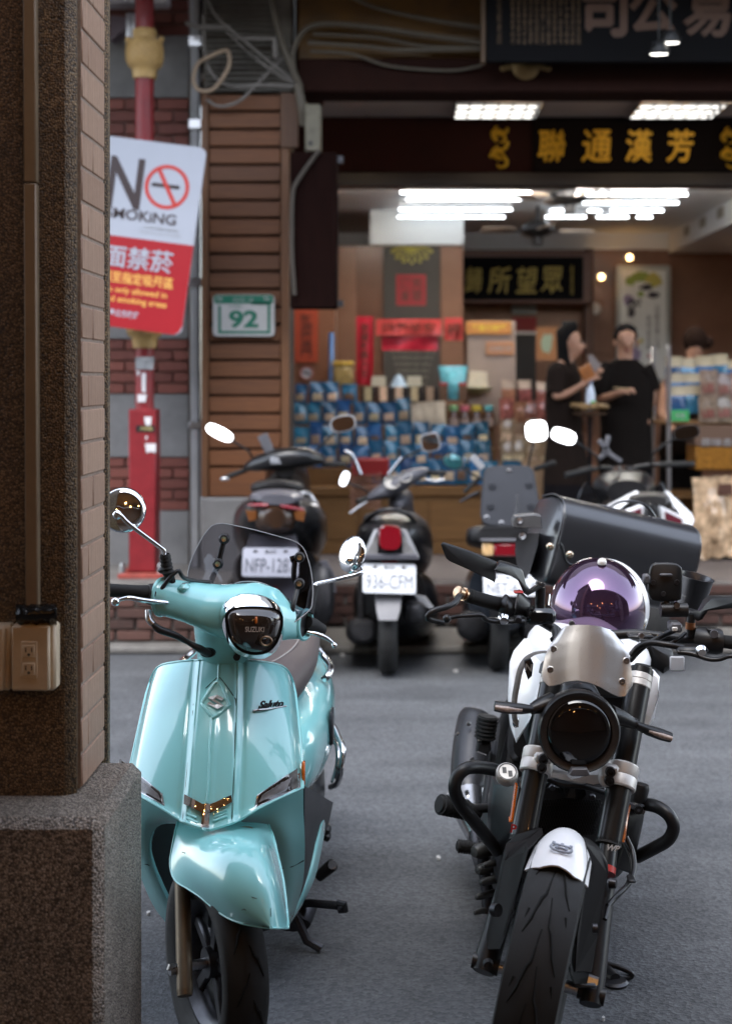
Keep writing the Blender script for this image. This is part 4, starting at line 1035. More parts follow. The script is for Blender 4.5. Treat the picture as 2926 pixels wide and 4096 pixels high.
for k, (y, Y) in enumerate(tiers):
    x0_, x1_ = [(1490, 1980), (1168, 1965), (1168, 1960), (1168, 1640), (1168, 1430)][k]
    n = [9, 13, 13, 8, 4][k]
    for i in range(n):
        x = lerp(x0_, x1_, (i+.5)/n)+random.uniform(-4, 4)
        put_pouch(x, y, Y-.06, .112, .185, M_blue, M_snackd if random.random() < .25 else M_snack, 'blue snack pouch with clear window standing in the %s row of the tiered stand' % pos[k], GB)
# cream bags and jars in the fourth row
for i, x in enumerate((1672, 1702, 1755)): put_pouch(x, 1718, YG+.3, .12, .20, mat('cream_bag', (.55, .46, .34), .5, var=.1, scale=20), None, 'cream paper bag beside the jars on the stand', 'cream bags beside the jars', cat='bag', name='paper_bag')
jar0 = None
for i, (x, col, lb) in enumerate(((1812, (.18, .35, .16), 'green'), (1856, (.45, .1, .14), 'red'), (1904, (.55, .42, .05), 'yellow'), (1952, (.08, .33, .36), 'teal'))):
    c = P(x, 1720, YG+.34); o = thing('spice_jar', 'dark jar with %s lid among four on the stand' % lb, 'jar', c)
    m = MB(); m.lathe([(.0, 0), (.042, .002), (.045, .03), (.045, .11), (.03, .14), (.03, .155)], c, (0, 0, 1), 14); m.build('jar', mat('jar_brown', (.07, .03, .015), .15, var=.3, scale=30), o)
    m = MB(); m.lathe([(.036, .15), (.036, .185), (.03, .19), (0, .19)], c, (0, 0, 1), 14); m.build('lid', mat('lid_'+lb, col, .4), o)
    m = MB(); m.loft([[c+V((.0462*math.sin(a), -.0462*math.cos(a), z)) for a in (-.8, -.4, 0, .4, .8)] for z in (.03, .09)], closed=False); m.build('label', mat('jar_label', (.35, .25, .2), .6), o)
# row of dark gift boxes with pale figures
for i in range(5):
    c = P(1472+62*i, 1618, YG+.58); o = thing('gift_box', 'black gift box with pale label on top row of stand', 'box', c, 'black gift boxes on the stand')
    MB().box(c-V((.056, 0, 0)), c+V((.056, .09, .14)), .003).build('box', mat('box_black', (.012, .008, .010), .3), o)
    MB().box(c+V((-.035, -.002, .025)), c+V((.025, -.0005, .14))).build('label', M_snack, o)
for i, x in enumerate((1512, 1655)):
    c = P(x, 1545, YG+.7); tag(MB().prism([c+V(q) for q in ((-.06, 0, 0), (.06, 0, 0), (.055, 0, .08), (-.055, 0, .08))], (0, .03, 0)).build('price_card', mat('card_cream', (.55, .5, .38), .6)), ('left' if i == 0 else 'right')+' cream price card behind the black gift boxes', 'card')
m = MB(); c = P(1592, 1550, YG+.65); m.lathe([(.075, 0), (.06, .03), (.03, .09), (.0, .11)], c, (0, 0, 1), 12); tag(m.build('paper_cone', mat('pale_blue', (.35, .45, .55), .6)), 'pale blue cone shaped package among the gift boxes', 'package')
c = P(1810, 1600, YG+.5); tb = thing('tea_bag', 'big turquoise foil bag standing above the jars', 'bag', c)
g = [[c+V(((u/6-.5)*lerp(.12, .23, (v/6)**.6), -.05*math.sin(math.pi*u/6)*math.sin(math.pi*min(1, v/6+.1)), v/6*.27)) for u in range(7)] for v in range(7)]
m = MB(); m.sheet(g, .01); m.build('bag', mat('turquoise_foil', (.12, .42, .48), .22, coat=.5, var=.35, scale=25), tb, 60)
for s in (-1, 1):
    b_ = c+V((s*.075, -.02, -.01)); tag(MB().box(b_-V((.032, .02, 0)), b_+V((.032, .02, .125)), .003).build('tea_box', M_snackd), ('left' if s < 0 else 'right')+' small brown box with red top under the turquoise bag', 'box')
    tag(MB().box(b_+V((-.033, -.021, .1255)), b_+V((.033, .021, .145)), .002).build('box_lid', mat('lid_scarlet', (.42, .03, .03), .4)), ('left' if s < 0 else 'right')+' red lid of the brown box under the turquoise bag', 'lid')
# yellow tub and blue tube at left
c = P(1370, 1548, YG+.7); tu = thing('snack_tub', 'clear tub with yellow lid standing behind the blue pouches', 'tub', c)
m = MB(); m.box(c+V((-.08, -.05, 0)), c+V((.08, .05, .17)), .02); m.build('tub', mat('tub_clear', (.30, .21, .08), .15, var=.4, scale=20), tu)
m = MB(); m.box(c+V((-.085, -.055, .171)), c+V((.085, .055, .205)), .01); m.build('lid', mat('tub_yellow', (.55, .35, .05), .4), tu)
c = P(1323, 1550, YG+.7); tag(MB().tube([c, c+V((0, 0, .44))], .022, 10).build('wrapping_tube', mat('tube_blue', (.12, .25, .5), .4)), 'tall pale blue tube standing beside the yellow tub', 'tube')
# red banners
M_ban = mat('banner_red', (.45, .012, .03), .35, coat=.4, var=.2, scale=12); M_ban2 = mat('banner_scarlet', (.5, .05, .045), .4, coat=.4, var=.2, scale=15)
M_cou = mat('couplet_orange', (.30, .04, .012), .6, var=.1, scale=6); M_cink = mat('couplet_ink', (.10, .02, .01), .6)
def cloth(x0, x1, y0, y1, Y, mt, name, label, cat, s=None, vert=False, wav=.012, ink=M_cink, th=.8):
    o = thing(name, label, cat, P((x0+x1)/2, y1, Y)); g = []
    nu, nv = 12, 10
    for i in range(nv+1):
        row = []
        for k in range(nu+1):
            u, v = k/nu, i/nv; row.append(P(lerp(x0, x1, u), lerp(y0, y1, v), Y)+V((0, wav*math.sin(u*9+v*2)*(.3+v), 0)))
        g.append(row)
    m = MB(); m.sheet(g, .003); m.build('sheet', mt, o, 60)
    if s:
        a = (x1-x0)/FS*Y; b_ = (y1-y0)/FS*Y
        text('\n'.join(s) if vert else s, ink, P((x0+x1)/2, (y0+y1)/2, Y-wav*1.4-.002), (1, 0, 0), (0, 0, 1), o, w=a*(.55 if vert else th), h=b_*(th if vert else .55), bold=.02)
    return o
cloth(1176, 1270, 1235, 1450, 11.62, M_cou, 'couplet_scroll', 'orange red paper scroll with black characters on the shop post', 'scroll', '財源廣進門', True, .001)
cloth(1424, 1490, 1266, 1540, YG+.8, M_ban, 'banner', 'tall glossy red vertical banner left of the goods', 'banner', '恭賀新春大吉', True)
cloth(1502, 1765, 1276, 1342, YG+.75, M_ban2, 'banner', 'wide scarlet banner with characters hung over the goods', 'banner', '四季平安')
cloth(1525, 1750, 1345, 1402, YG+.78, M_ban, 'banner', 'plain crimson cloth hanging under the scarlet banner', 'banner')
cloth(1775, 1848, 1272, 1362, YG+.7, M_ban2, 'banner', 'small square scarlet packet at right end of the banner', 'banner', '福')
MB_post = thing('shop_post', 'brown wooden post with red paper scroll beside the goods', 'post', P(1250, 2200, 11.7))
MB().box(P(1150, 0, 11.65)*V((1, 1, 0))+V((0, 0, .31)), P(1345, 700, 11.85), .006).build('post', M_tilebr, MB_post)
m = MB(); m.box(P(1150, 1990, 11.6), P(1162, 1240, 11.648), .003); m.build('rail', M_steel, MB_post)
ns = thing('no_smoking_sticker', 'round red ringed no smoking sticker under the paper scroll', 'sticker', P(1225, 1495, 11.63))
n_ = 30; c = P(1225, 1493, 11.63); rr_ = .058
MB().prism([c+V((math.cos(t)*rr_, 0, math.sin(t)*rr_)) for t in (2*math.pi*k/n_ for k in range(n_))], (0, .002, 0)).build('disc', M_sw, ns)
m = MB(); m.tube([c+V((math.cos(t)*rr_*.88, -.001, math.sin(t)*rr_*.88)) for t in (2*math.pi*k/n_ for k in range(n_))], .006, 5, closed=True); m.build('ring', M_cou, ns)
m = MB(); m.bar(c+V((-.032, -.003, .012)), c+V((.032, -.003, -.012)), .014, .002, 0, up=V((0, -1, 0))); m.build('bar', M_ink, ns)
# tall tan panel and clear bags right of the stand
YT = 11.4
tpn = thing('tall_panel', 'tall grey tan display panel with orange labels beside the goods', 'panel', P(1955, 1560, YT))
MB().box(P(1868, 1700, YT), P(2058, 1285, YT+.05), .006).build('panel', mat('panel_tan', (.30, .23, .19), .35, var=.1, scale=4), tpn)
MB().box(P(1862, 1338, YT-.02), P(2042, 1286, YT-.001), .004).build('header', mat('header_orange', (.48, .20, .05), .5), tpn)
text('參茸行特選', mat('header_gold', (.7, .5, .06), .5), P(1952, 1312, YT-.022), (1, 0, 0), (0, 0, 1), tpn, w=.28, h=.055, bold=.02)
MB().box(P(1942, 1420, YT-.012), P(2052, 1368, YT-.001), .003).build('label', mat('label_orange', (.40, .17, .07), .5), tpn); text('招牌好貨', M_npw, P(1998, 1394, YT-.014), (1, 0, 0), (0, 0, 1), tpn, w=.18, h=.05)
yp = thing('yellow_poster', 'small orange poster with pale green oval on back wall', 'poster', P(2185, 1440, 13.4))
MB().box(P(2142, 1440, 13.4), P(2226, 1308, 13.43)).build('sheet', mat('poster_orange', (.38, .16, .06), .6), yp)
blot(2185, 1372, 26, 48, mat('poster_green', (.34, .42, .30), .6), yp, 13.395, 16, 3, 'oval')
M_bagc = mat('clear_bag', (.32, .23, .13), .2, coat=.6, var=.55, scale=28); M_bagr = mat('clear_bag_red', (.32, .13, .08), .2, coat=.5, var=.5, scale=25)
M_kraft = mat('kraft_paper', (.36, .23, .13), .6, var=.12, scale=10)
GC = 'clear bags of dried goods beside the stand'
bt = thing('goods_table', 'low dark table carrying clear bags beside the two people', 'table', P(2090, 2200, 10.7))
MB().box(P(1990, 1985, 10.5), P(2205, 1965, 11.2), .005).build('top', M_stand, bt)
for x in (1998, 2197):
    for Y in (10.55, 11.15): MB().box(P(x-6, 0, Y)*V((1, 1, 0))+V((0, 0, .31)), P(x+6, 1984, Y)+V((0, .04, 0)), .003).build('leg', M_stand, bt)
for i in range(9):
    x = 2005+28*(i % 7); y = (1965, 1965, 1960, 1880, 1880, 1800, 1800, 1720, 1700)[i]
for r_, (y, Y, n, mt_, hd) in enumerate([(1966, 10.62, 4, M_bagc, None), (1880, 10.75, 4, M_bagc, None), (1790, 10.88, 4, M_bagc, None), (1700, 11.0, 4, M_bagr, None), (1625, 11.1, 3, M_bagr, mat('bag_header', (.45, .33, .24), .4))]):
    MB().box(P(1995, y+4, Y-.02), P(2200, y+1, Y+.16)).build('shelf', M_stand, bt) if r_ else None
    for i in range(n): put_pouch(lerp(1998, 2200, (i+.5)/n), y, Y, .115, .205, mt_, (M_snack if r_ < 3 else None), 'clear bag of dried goods in the %s row of shelves left of the woman' % pos[r_], GC, hd, 'bag', 'goods_bag')
put_pouch(2050, 1990, 10.45, .16, .27, M_blue, M_snack, 'larger blue pouch with beige window at foot of the clear bags', 'large pouches', name='large_pouch')
put_pouch(2130, 2010, 10.4, .17, .31, M_kraft, None, 'brown paper bag below the clear bags beside the woman', 'kraft bags', cat='bag', name='paper_bag')
c = P(1905, 1580, YG+.6); m = MB(); m.lathe([(.03, 0), (.10, .035), (.13, .06), (.12, .06), (.0, .03)], c, (0, 0, 1), 18); tag(m.build('green_bowl', mat('bowl_green', (.30, .33, .20), .4)), 'pale green bowl with a cream packet behind the jars', 'bowl')
c = c+V((0, .02, .05)); tag(MB().prism([c+V(q) for q in ((-.08, 0, 0), (.09, 0, 0), (.08, 0, .13), (-.06, 0, .14))], (0, .03, 0), .004).build('cream_packet', mat('packet_cream', (.6, .52, .4), .5, var=.1, scale=20)), 'cream packet leaning in the pale green bowl', 'packet')
# right stall
YR = 10.3
rs = thing('goods_rack', 'glass fronted rack at right edge stacked with blue and brown bags', 'rack', P(2800, 2200, YR))
xra, xrb = P(2665, 0, YR).x, 3.9
for k, (y, mt_) in enumerate([(1690, M_stand), (1985, M_stand), (2170, M_stand)]): MB().box((xra+(.07 if k else 0), YR, zy(y, YR)-.02), (xrb, YR+.7, zy(y, YR)), .004).build('shelf', mt_, rs)
MB().box((xra, YR-.0, .31), (xra+.03, YR+.03, zy(1380, YR)), .004).build('upright', M_steel, rs); MB().box((xra, YR+.66, .31), (xra+.03, YR+.69, zy(1380, YR)), .004).build('upright', M_steel, rs)
MB().box((xra+.15, YR+.3, .31), (xrb, YR+.68, zy(1990, YR)), .004).build('back_case', M_stand, rs)
M_blue2 = mat('pouch_sky', (.045, .165, .31), .22, coat=.5, var=.25, scale=14); M_hdr = mat('pouch_cream', (.50, .41, .26), .4)
for r_, (y, Y) in enumerate(((1545, YR+.35), (1600, YR+.2), (1655, YR+.05))):
    for i in range(6 if r_ == 0 else 2): put_pouch(2690+62*i+10*r_, y, Y, .125, .22, M_blue2, None, 'sky blue pouch with cream header in the %s row of the right rack' % ('back', 'middle', 'front')[r_], 'sky blue pouches on the right rack', M_hdr)
gl = tag(MB().box(P(2682, 1686, YR-.03), P(2752, 1640, YR-.02), .002).build('price_tag', mat('tag_green', (.05, .36, .10), .5)), 'bright green price tag on the front of the right rack', 'price tag')
text('特價', M_npw, P(2717, 1663, YR-.032), (1, 0, 0), (0, 0, 1), gl, w=.07, h=.04)
M_dry = mat('dried_goods', (.22, .15, .11), .3, coat=.5, var=.6, scale=30)
for r_ in range(2):
    for i in range(5):
        put_pouch(2830+62*i-(0), 1590+98*r_, YR-.02-.02*r_, .13, .20, M_dry, mat('dry_label', (.20, .07, .05), .5, var=.5, scale=40), 'clear bag of brown dried goods with pink label in the %s row of right rack' % ('upper', 'lower')[r_], 'bags of dried goods on the right rack', cat='bag', name='dried_bag')
bn = thing('amber_bin', 'clear bin of amber brown dried goods under the right rack', 'bin', P(2850, 1880, YR))
MB().box((P(2772, 0, YR).x, YR-.05, zy(1880, YR)), (xrb, YR+.28, zy(1785, YR)), .01).build('contents', mat('amber_goods', (.26, .11, .015), .3, var=.5, scale=40), bn)
MB().box((P(2768, 0, YR).x, YR-.06, zy(1784, YR)), (xrb, YR+.29, zy(1700, YR)), .01).build('bin_front', mat('bin_acrylic', (.16, .10, .07), .15, coat=.5), bn)
text('原味杏仁', M_npw, P(2885, 1770, YR-.063), (1, 0, 0), (0, 0, 1), bn, w=.30, h=.06)
for i, (x, w_) in enumerate(((2850, .30), (3010, .28))): put_pouch(x, 2230, YR-.12, w_, .58, mat('kraft_clear', (.36, .21, .10), .25, coat=.6, var=.6, scale=11, tint=(.6, .42, .26)), None, ('big crinkled tan bag standing on the floor at right edge', 'second big tan bag beyond the right frame edge')[i], 'big tan bags', cat='bag', name='tan_bag', wob=.2)
tag(MB().box(P(2870, 1980, YR-.17), P(2926, 1935, YR-.16), .002).build('bag_label', mat('label_brown', (.09, .035, .02), .6)), 'dark brown label on the big tan bag', 'label')
# red crate on lowest tier, in front of the stand
rc = thing('red_crate', 'red plastic crate before the blue pouches behind the scooters', 'crate', P(1490, 1900, 10.3))
MB().box(P(1405, 1905, 10.2), P(1555, 1830, 10.45), .01).build('crate', mat('crate_red', (.22, .012, .012), .4), rc)

for mm in (M_blue, M_snack, M_bagc, M_bagr, M_dry, M_blue2):                # each packet a little different
    n, l, b = nodes_of(mm); old = b.inputs['Base Color'].links[0].from_socket; oi = n.new('ShaderNodeObjectInfo'); h_ = n.new('ShaderNodeHueSaturation')
    r1 = n.new('ShaderNodeMapRange'); r1.inputs[3].default_value = .55; r1.inputs[4].default_value = 1.35; l.new(oi.outputs['Random'], r1.inputs[0]); l.new(r1.outputs[0], h_.inputs['Value'])
    w_n = n.new('ShaderNodeTexWhiteNoise'); w_n.noise_dimensions = '1D'; l.new(oi.outputs['Random'], w_n.inputs['W']); r2 = n.new('ShaderNodeMapRange'); r2.inputs[3].default_value = .475; r2.inputs[4].default_value = .525; l.new(w_n.outputs['Value'], r2.inputs[0]); l.new(r2.outputs[0], h_.inputs['Hue'])
    l.new(old, h_.inputs['Color']); l.new(h_.outputs[0], b.inputs['Base Color'])
# ================================================================ FOUR TWO-WHEELERS parked tail out across the road
M_body = mat('scooter_black', (.007, .007, .008), .32, coat=.25, var=.2, scale=6); M_bodyg = mat('scooter_grey', (.075, .075, .088), .42, coat=.15, var=.12, scale=6)
M_silver = mat('scooter_silver', (.40, .41, .43), .3, .3, coat=.5); M_seatb = mat('seat_black', (.014, .013, .013), .5, var=.2, scale=30)
M_engine = mat('engine_grey', (.03, .03, .033), .5, .4, var=.3, scale=14)
def plate(f, x0, x1, y0, y1, Y, s, parent, tilt=0, small='臺灣省'):
    a, b_ = f(x0, y1, Y), f(x1, y0, Y); c = (a+b_)/2; w, h = b_.x-a.x, b_.z-a.z
    t = math.tan(tilt); up = V((0, .35, 1)); xv = V((1, 0, -t))
    def q(u, v, o=0): return c+xv*u+V((0, .35*v-o, v))
    pl_ = MB().prism([q(*p) for p in rrect(w, h, .014)], (0, .006, 0), .001).build('license_plate', M_plate, parent)
    text(s, mat('plate_letter', (.16, .17, .19), .5), q(0, -h*.10, .003), xv, up, pl_, w=w*.88, h=h*.50, bold=.0)
    m = MB()
    for s_ in (-1, 1): m.lathe([(0, -.004), (.008, -.003), (.008, 0)], q(s_*w*.27, h*.38, .0), (0, 1, 0), 8, sx=1.6)
    m.build('plate_bolt', M_steel, pl_); text('臺北市', M_ink, q(0, h*.37, .003), xv, up, pl_, w=w*.2, h=h*.13)
    return pl_
def tailbody(f, rings, mt, name, parent, e=2.5, n=28):
    # rings: (xc, yc, rx_px, ry_px, Y) seen ellipses along depth
    rr = []
    for xc_, yc_, rx, ry, Y in rings:
        c = f(xc_, yc_, Y); k = (f(1, 0, Y)-f(0, 0, Y)).x; rr.append(ell(c, V((1, 0, 0)), V((0, 0, 1)), rx*k, ry*k, n, e))
    q = []
    for i in range(n): q.append(crom([r[i] for r in rr], 4))
    m = MB(); m.loft([[q[i][k] for i in range(n)] for k in range(len(q[0]))]); return m.build(name, mt, parent, 60)
def rmirror(f, cx, cy, rx, ry, Y, stem, parent, glass, ang=0, round_=2.6, shell=M_black, back=.03):
    c = f(cx, cy, Y); k = (f(1, 0, Y)-f(0, 0, Y)).x; ca, sa = math.cos(ang), math.sin(ang)
    x = V((ca, 0, -sa)); y = V((sa, 0, ca))
    m = MB(); r0 = ell(c, x, y, rx*k*1.08, ry*k*1.08, 24, round_); m.loft([ell(c+V((0, -.001, 0)), x, y, rx*k, ry*k, 24, round_), r0, [p+V((0, back*.6, 0)) for p in ell(c, x, y, rx*k, ry*k, 24, round_)], [p+V((0, back, 0)) for p in ell(c, x, y, rx*k*.5, ry*k*.5, 24, round_)]]); o = m.build('mirror', shell, parent, 50)
    g_ = MB(); g_.prism([p+V((0, -.003, 0)) for p in ell(c, x, y, rx*k*.95, ry*k*.95, 24, round_)], (0, .002, 0)); g = g_.build('mirror_glass', glass, o, smooth=False)
    m = MB(); m.tube([c+V((0, back*.6, 0))]+stem, .007, 8, 5); m.build('mirror_stem', M_black, o, 60); return o
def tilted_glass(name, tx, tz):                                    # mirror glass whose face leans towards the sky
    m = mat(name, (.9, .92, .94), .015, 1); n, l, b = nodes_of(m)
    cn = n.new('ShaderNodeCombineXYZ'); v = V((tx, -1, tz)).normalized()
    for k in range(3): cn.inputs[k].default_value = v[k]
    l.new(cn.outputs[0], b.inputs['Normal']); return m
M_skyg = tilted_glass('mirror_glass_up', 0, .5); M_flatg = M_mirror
# ---- 936-CFM : middle scooter
s2 = thing('grey_scooter', 'black and grey scooter parked tail out between two other scooters', 'scooter', (cG(1110, 1640, 7.7).x, 8.2, 0))
wheel(cG(1108, 1640, 7.75)*V((1, 1, 0))+V((0, 0, .235)), (1, 0, 0), .235, .105, .14, s2, 3, 'rear_wheel', n=36, grooves=False)
tailbody(cG, [(1120, 860, 60, 60, 7.55), (1120, 850, 130, 130, 7.62), (1130, 850, 205, 190, 7.8), (1150, 860, 225, 200, 8.1), (1160, 900, 190, 180, 8.5), (1160, 930, 120, 120, 8.75)], M_body, 'tail_body', s2)
tailbody(cG, [(1120, 720, 90, 20, 7.7), (1125, 705, 150, 45, 7.85), (1130, 710, 170, 55, 8.1), (1140, 730, 150, 55, 8.4), (1140, 760, 110, 40, 8.6)], M_seatb, 'seat', s2)
m = MB(); m.tube([cG(960, 800, 7.9), cG(975, 720, 7.75), cG(1040, 665, 7.62), cG(1120, 648, 7.58), (cG(1210, 670, 7.62)), cG(1270, 730, 7.75), cG(1290, 800, 7.9)], .013, 8, 5); m.build('grab_rail', M_body, s2, 60)
tailbody(cG, [(1120, 815, 64, 70, 7.50), (1118, 815, 72, 78, 7.56), (1118, 820, 70, 76, 7.64)], M_redlens, 'tail_light', s2, 3.2)
for s, xs in ((1, ((1192, 800), (1262, 900), (1275, 935), (1190, 930))), (-1, ((1045, 800), (985, 890), (968, 935), (1050, 930)))):
    m = MB(); m.prism([cG(x, y, 7.54) for x, y in xs], (0, .05, 0), .004); m.build('turn_signal', M_clear, s2, 50)
    m = MB(); m.prism([cG(x, y, 7.58) for x, y in (((1185, 760), (1215, 770), (1290, 930), (1270, 942)) if s > 0 else ((1052, 760), (1025, 770), (955, 930), (970, 942)))], (0, .06, 0), .004); m.build('side_trim', M_silver, s2, 50)
m = MB(); m.prism([cG(x, y, 7.52) for x, y in ((975, 912), (1270, 912), (1290, 945), (960, 945))], (0, .08, 0), .006); m.build('light_base', M_bodyg, s2)
MB().box(cG(1072, 972, 7.56), cG(1162, 945, 7.6), .004).build('reflector', M_redlens, s2)
plate(cG, 958, 1272, 972, 1140, 7.52, '936-CFM', s2, R(1.5))
m = MB(); m.prism([cG(x, y, Y) for x, y, Y in ((1028, 1140, 7.55), (1190, 1140, 7.55), (1178, 1250, 7.5), (1160, 1305, 7.48), (1052, 1305, 7.48), (1038, 1250, 7.5))], (0, .012, 0), .003); m.build('mud_flap', mat('flap_grey', (.16, .16, .17), .5, var=.1, scale=10), s2)
tailbody(cG, [(1262, 1262, 28, 30, 7.62), (1262, 1260, 62, 66, 7.66), (1265, 1255, 72, 74, 7.8), (1270, 1270, 66, 68, 8.15), (1260, 1330, 40, 40, 8.4)], M_engine, 'exhaust', s2)
m = MB(); m.lathe([(0, 0), (.012, 0), (.017, -.004), (.02, .004)], cG(1290, 1268, 7.63), (0, 1, 0), 12); m.build('exhaust_tip', M_ink, s2)
m = MB(); m.prism([cG(x, y, 7.7) for x, y in ((1262, 1150), (1330, 1165), (1375, 1225), (1360, 1240), (1290, 1200))], (0, .02, 0), .004); m.build('heat_shield', M_silver, s2)
tailbody(cG, [(955, 1370, 60, 50, 7.72), (950, 1365, 90, 76, 7.8), (960, 1360, 92, 80, 8.1), (1000, 1330, 80, 80, 8.5)], M_engine, 'engine_case', s2)
tailbody(cG, [(1130, 1150, 200, 170, 7.85), (1150, 1200, 250, 220, 8.1), (1160, 1250, 240, 200, 8.6), (1160, 1300, 180, 160, 9.0)], M_body, 'side_body', s2)
m = MB(); m.tube([cG(955, 1000, 7.85), cG(945, 1180, 7.8), cG(950, 1330, 7.8)], .02, 8); m.build('shock', M_dkmetal, s2)
tailbody(cG, [(1175, 620, 20, 20, 8.55), (1170, 600, 60, 60, 8.62), (1190, 610, 65, 90, 8.75), (1190, 680, 70, 130, 8.85), (1190, 780, 90, 170, 8.95)], M_bodyg, 'front_cowl', s2)
rings = []
for x, y, ry, Y in ((985, 575, 26, 8.62), (1050, 545, 48, 8.58), (1130, 515, 72, 8.55), (1210, 478, 72, 8.55), (1290, 440, 46, 8.58), (1340, 425, 24, 8.62)):
    c = cG(x, y, Y); k = (cG(1, 0, Y)-cG(0, 0, Y)).x; rings.append(ell(c, V((0, 1, 0)), V((.3, 0, 1)).normalized(), .07, ry*k, 18, 2.4))
m = MB(); m.loft(rings); hcv = m.build('handlebar_cover', M_bodyg, s2, 60)
for x, y, r_ in ((1130, 490, 46), (1210, 460, 36)):
    c = cG(x, y, 8.49); k = (cG(1, 0, 8.49)-cG(0, 0, 8.49)).x; m = MB(); m.lathe([(r_*k, 0), (r_*k*1.08, -.008), (r_*k*.9, -.008), (r_*k*.88, .004), (0, .004)], c, (0, 1, -.75), 20); m.build('gauge', M_blackgloss, hcv, 50); m = MB(); m.lathe([(r_*k, -.008), (r_*k*1.04, -.010), (r_*k*1.08, -.006)], c, (0, 1, -.75), 20); m.build('gauge_ring', M_steel, hcv, 50)
for pts, mt_ in ((((985, 578, 8.6), (955, 592, 8.58), (925, 602, 8.56)), M_rubber), (((1335, 428, 8.6), (1390, 432, 8.58), (1445, 432, 8.56)), M_rubber)):
    m = MB(); m.tube(grp(cG, pts), .017, 10); m.build('grip', mt_, s2, 50)
m = MB(); m.tube(grp(cG, [(882, 670), (930, 635), (985, 600)], 8.7), [.006, .007, .008], 8); m.build('brake_lever', M_steel, s2)
m = MB(); m.tube(grp(cG, [(1440, 470), (1390, 480), (1330, 470)], 8.7), [.006, .007, .008], 8); m.build('brake_lever', M_steel, s2)
rmirror(cG, 850, 466, 24, 46, 8.5, [cG(890, 500, 8.53), cG(950, 520, 8.56), cG(1000, 555, 8.6)], s2, tilted_glass('mirror_glass_a', -.2, .45), R(20))
rmirror(cG, 1357, 250, 54, 52, 8.5, [cG(1290, 300, 8.53), cG(1200, 345, 8.56), cG(1110, 450, 8.58)], s2, M_flatg, R(-12), 3.2, M_silver)
# ---- NFP-1287 : left scooter
s1 = thing('black_scooter', 'big black scooter with wide tail seen through the smoked windscreen', 'scooter', (cG(430, 1500, 7.75).x, 8.2, 0))
def cS(x, y, Y): return cG(x, y, Y)
wheel(cG(430, 1640, 7.8)*V((1, 1, 0))+V((0, 0, .25)), (1, 0, 0), .25, .12, .15, s1, 5, 'rear_wheel', n=36, grooves=False)
tailbody(cS, [(440, 640, 150, 70, 7.5), (445, 680, 200, 120, 7.58), (455, 720, 255, 165, 7.75), (470, 760, 280, 200, 8.1), (480, 800, 250, 190, 8.5), (480, 850, 180, 150, 8.8)], M_body, 'tail_body', s1)
tailbody(cS, [(440, 700, 60, 60, 7.44), (440, 700, 115, 80, 7.5), (440, 710, 130, 90, 7.6)], mat('tail_brown', (.03, .014, .007), .3, coat=.3), 'tail_panel', s1)
tailbody(cS, [(455, 590, 100, 30, 7.46), (450, 585, 150, 46, 7.55), (450, 575, 160, 48, 7.7), (450, 570, 150, 45, 8.0)], M_bodyg, 'grab_handle', s1)
for a, b_ in (((285, 622, 7.52), (400, 625, 7.45)), ((470, 628, 7.45), (605, 650, 7.52))):
    m = MB(); m.tube([cS(*a), lerp(cS(*a), cS(*b_), .5)+V((0, -.015, .002)), cS(*b_)], [.008, .013, .010], 8, 4); m.build('tail_light', M_redlens, s1, 60)
for pts in (((545, 655), (620, 660), (610, 720), (560, 710)), ((265, 655), (335, 655), (330, 710), (285, 720))):
    m = MB(); m.prism([cS(x, y, 7.48) for x, y in pts], (0, .05, 0), .004); m.build('turn_signal', mat('amber_dim', (.14, .05, .015), .15, coat=.7), s1)
tailbody(cS, [(450, 500, 60, 16, 8.0), (450, 520, 150, 40, 8.1), (455, 520, 150, 50, 8.4), (455, 560, 110, 40, 8.7)], M_seatb, 'seat', s1)
m = MB(); m.prism([cS(x, y, Y) for x, y, Y in ((300, 780, 7.6), (560, 780, 7.6), (580, 900, 7.5), (560, 1180, 7.5), (480, 1260, 7.5), (360, 1260, 7.5), (280, 1180, 7.5), (260, 900, 7.5))], (0, .03, 0), .006); m.build('rear_fender', M_bodyg, s1)
plate(cS, 247, 577, 878, 1042, 7.46, 'NFP-1287', s1, R(.5))
MB().box(cS(357, 1146, 7.47), cS(462, 1104, 7.5), .004).build('reflector', M_redlens, s1)
tailbody(cS, [(725, 1140, 40, 90, 7.55), (725, 1140, 68, 170, 7.62), (715, 1140, 74, 190, 7.8), (690, 1150, 70, 180, 8.2), (660, 1200, 50, 120, 8.5)], M_engine, 'exhaust', s1)
m = MB(); m.prism([cS(x, y, 7.6) for x, y in ((700, 955), (745, 950), (790, 1030), (800, 1140), (785, 1150), (760, 1050))], (0, .03, 0), .005); m.build('heat_shield', M_bodyg, s1)
tailbody(cS, [(200, 1250, 60, 90, 7.7), (210, 1260, 100, 120, 7.9), (240, 1260, 110, 120, 8.4)], M_engine, 'engine_case', s1)
tailbody(cS, [(450, 1000, 240, 150, 7.8), (460, 1050, 270, 200, 8.2), (470, 1100, 230, 200, 8.8)], M_body, 'side_body', s1)
m = MB(); m.tube([cS(560, 560, 7.9), cS(640, 555, 8.2), cS(720, 680, 8.1)], .012, 8, 4); m.build('grab_rail', M_silver, s1)
tailbody(cS, [(500, 400, 60, 60, 8.5), (505, 420, 110, 100, 8.65), (510, 470, 130, 120, 8.8), (510, 560, 140, 160, 8.95)], M_body, 'front_cowl', s1)
rings = []
for x, y, ry, Y in ((265, 395, 20, 8.6), (330, 375, 48, 8.56), (420, 355, 62, 8.52), (520, 345, 66, 8.5), (640, 340, 60, 8.52), (730, 350, 22, 8.58)):
    c = cS(x, y, Y); k = (cS(1, 0, Y)-cS(0, 0, Y)).x; rings.append(ell(c, V((0, 1, 0)), V((0, 0, 1)), .08, ry*k, 18, 2.5))
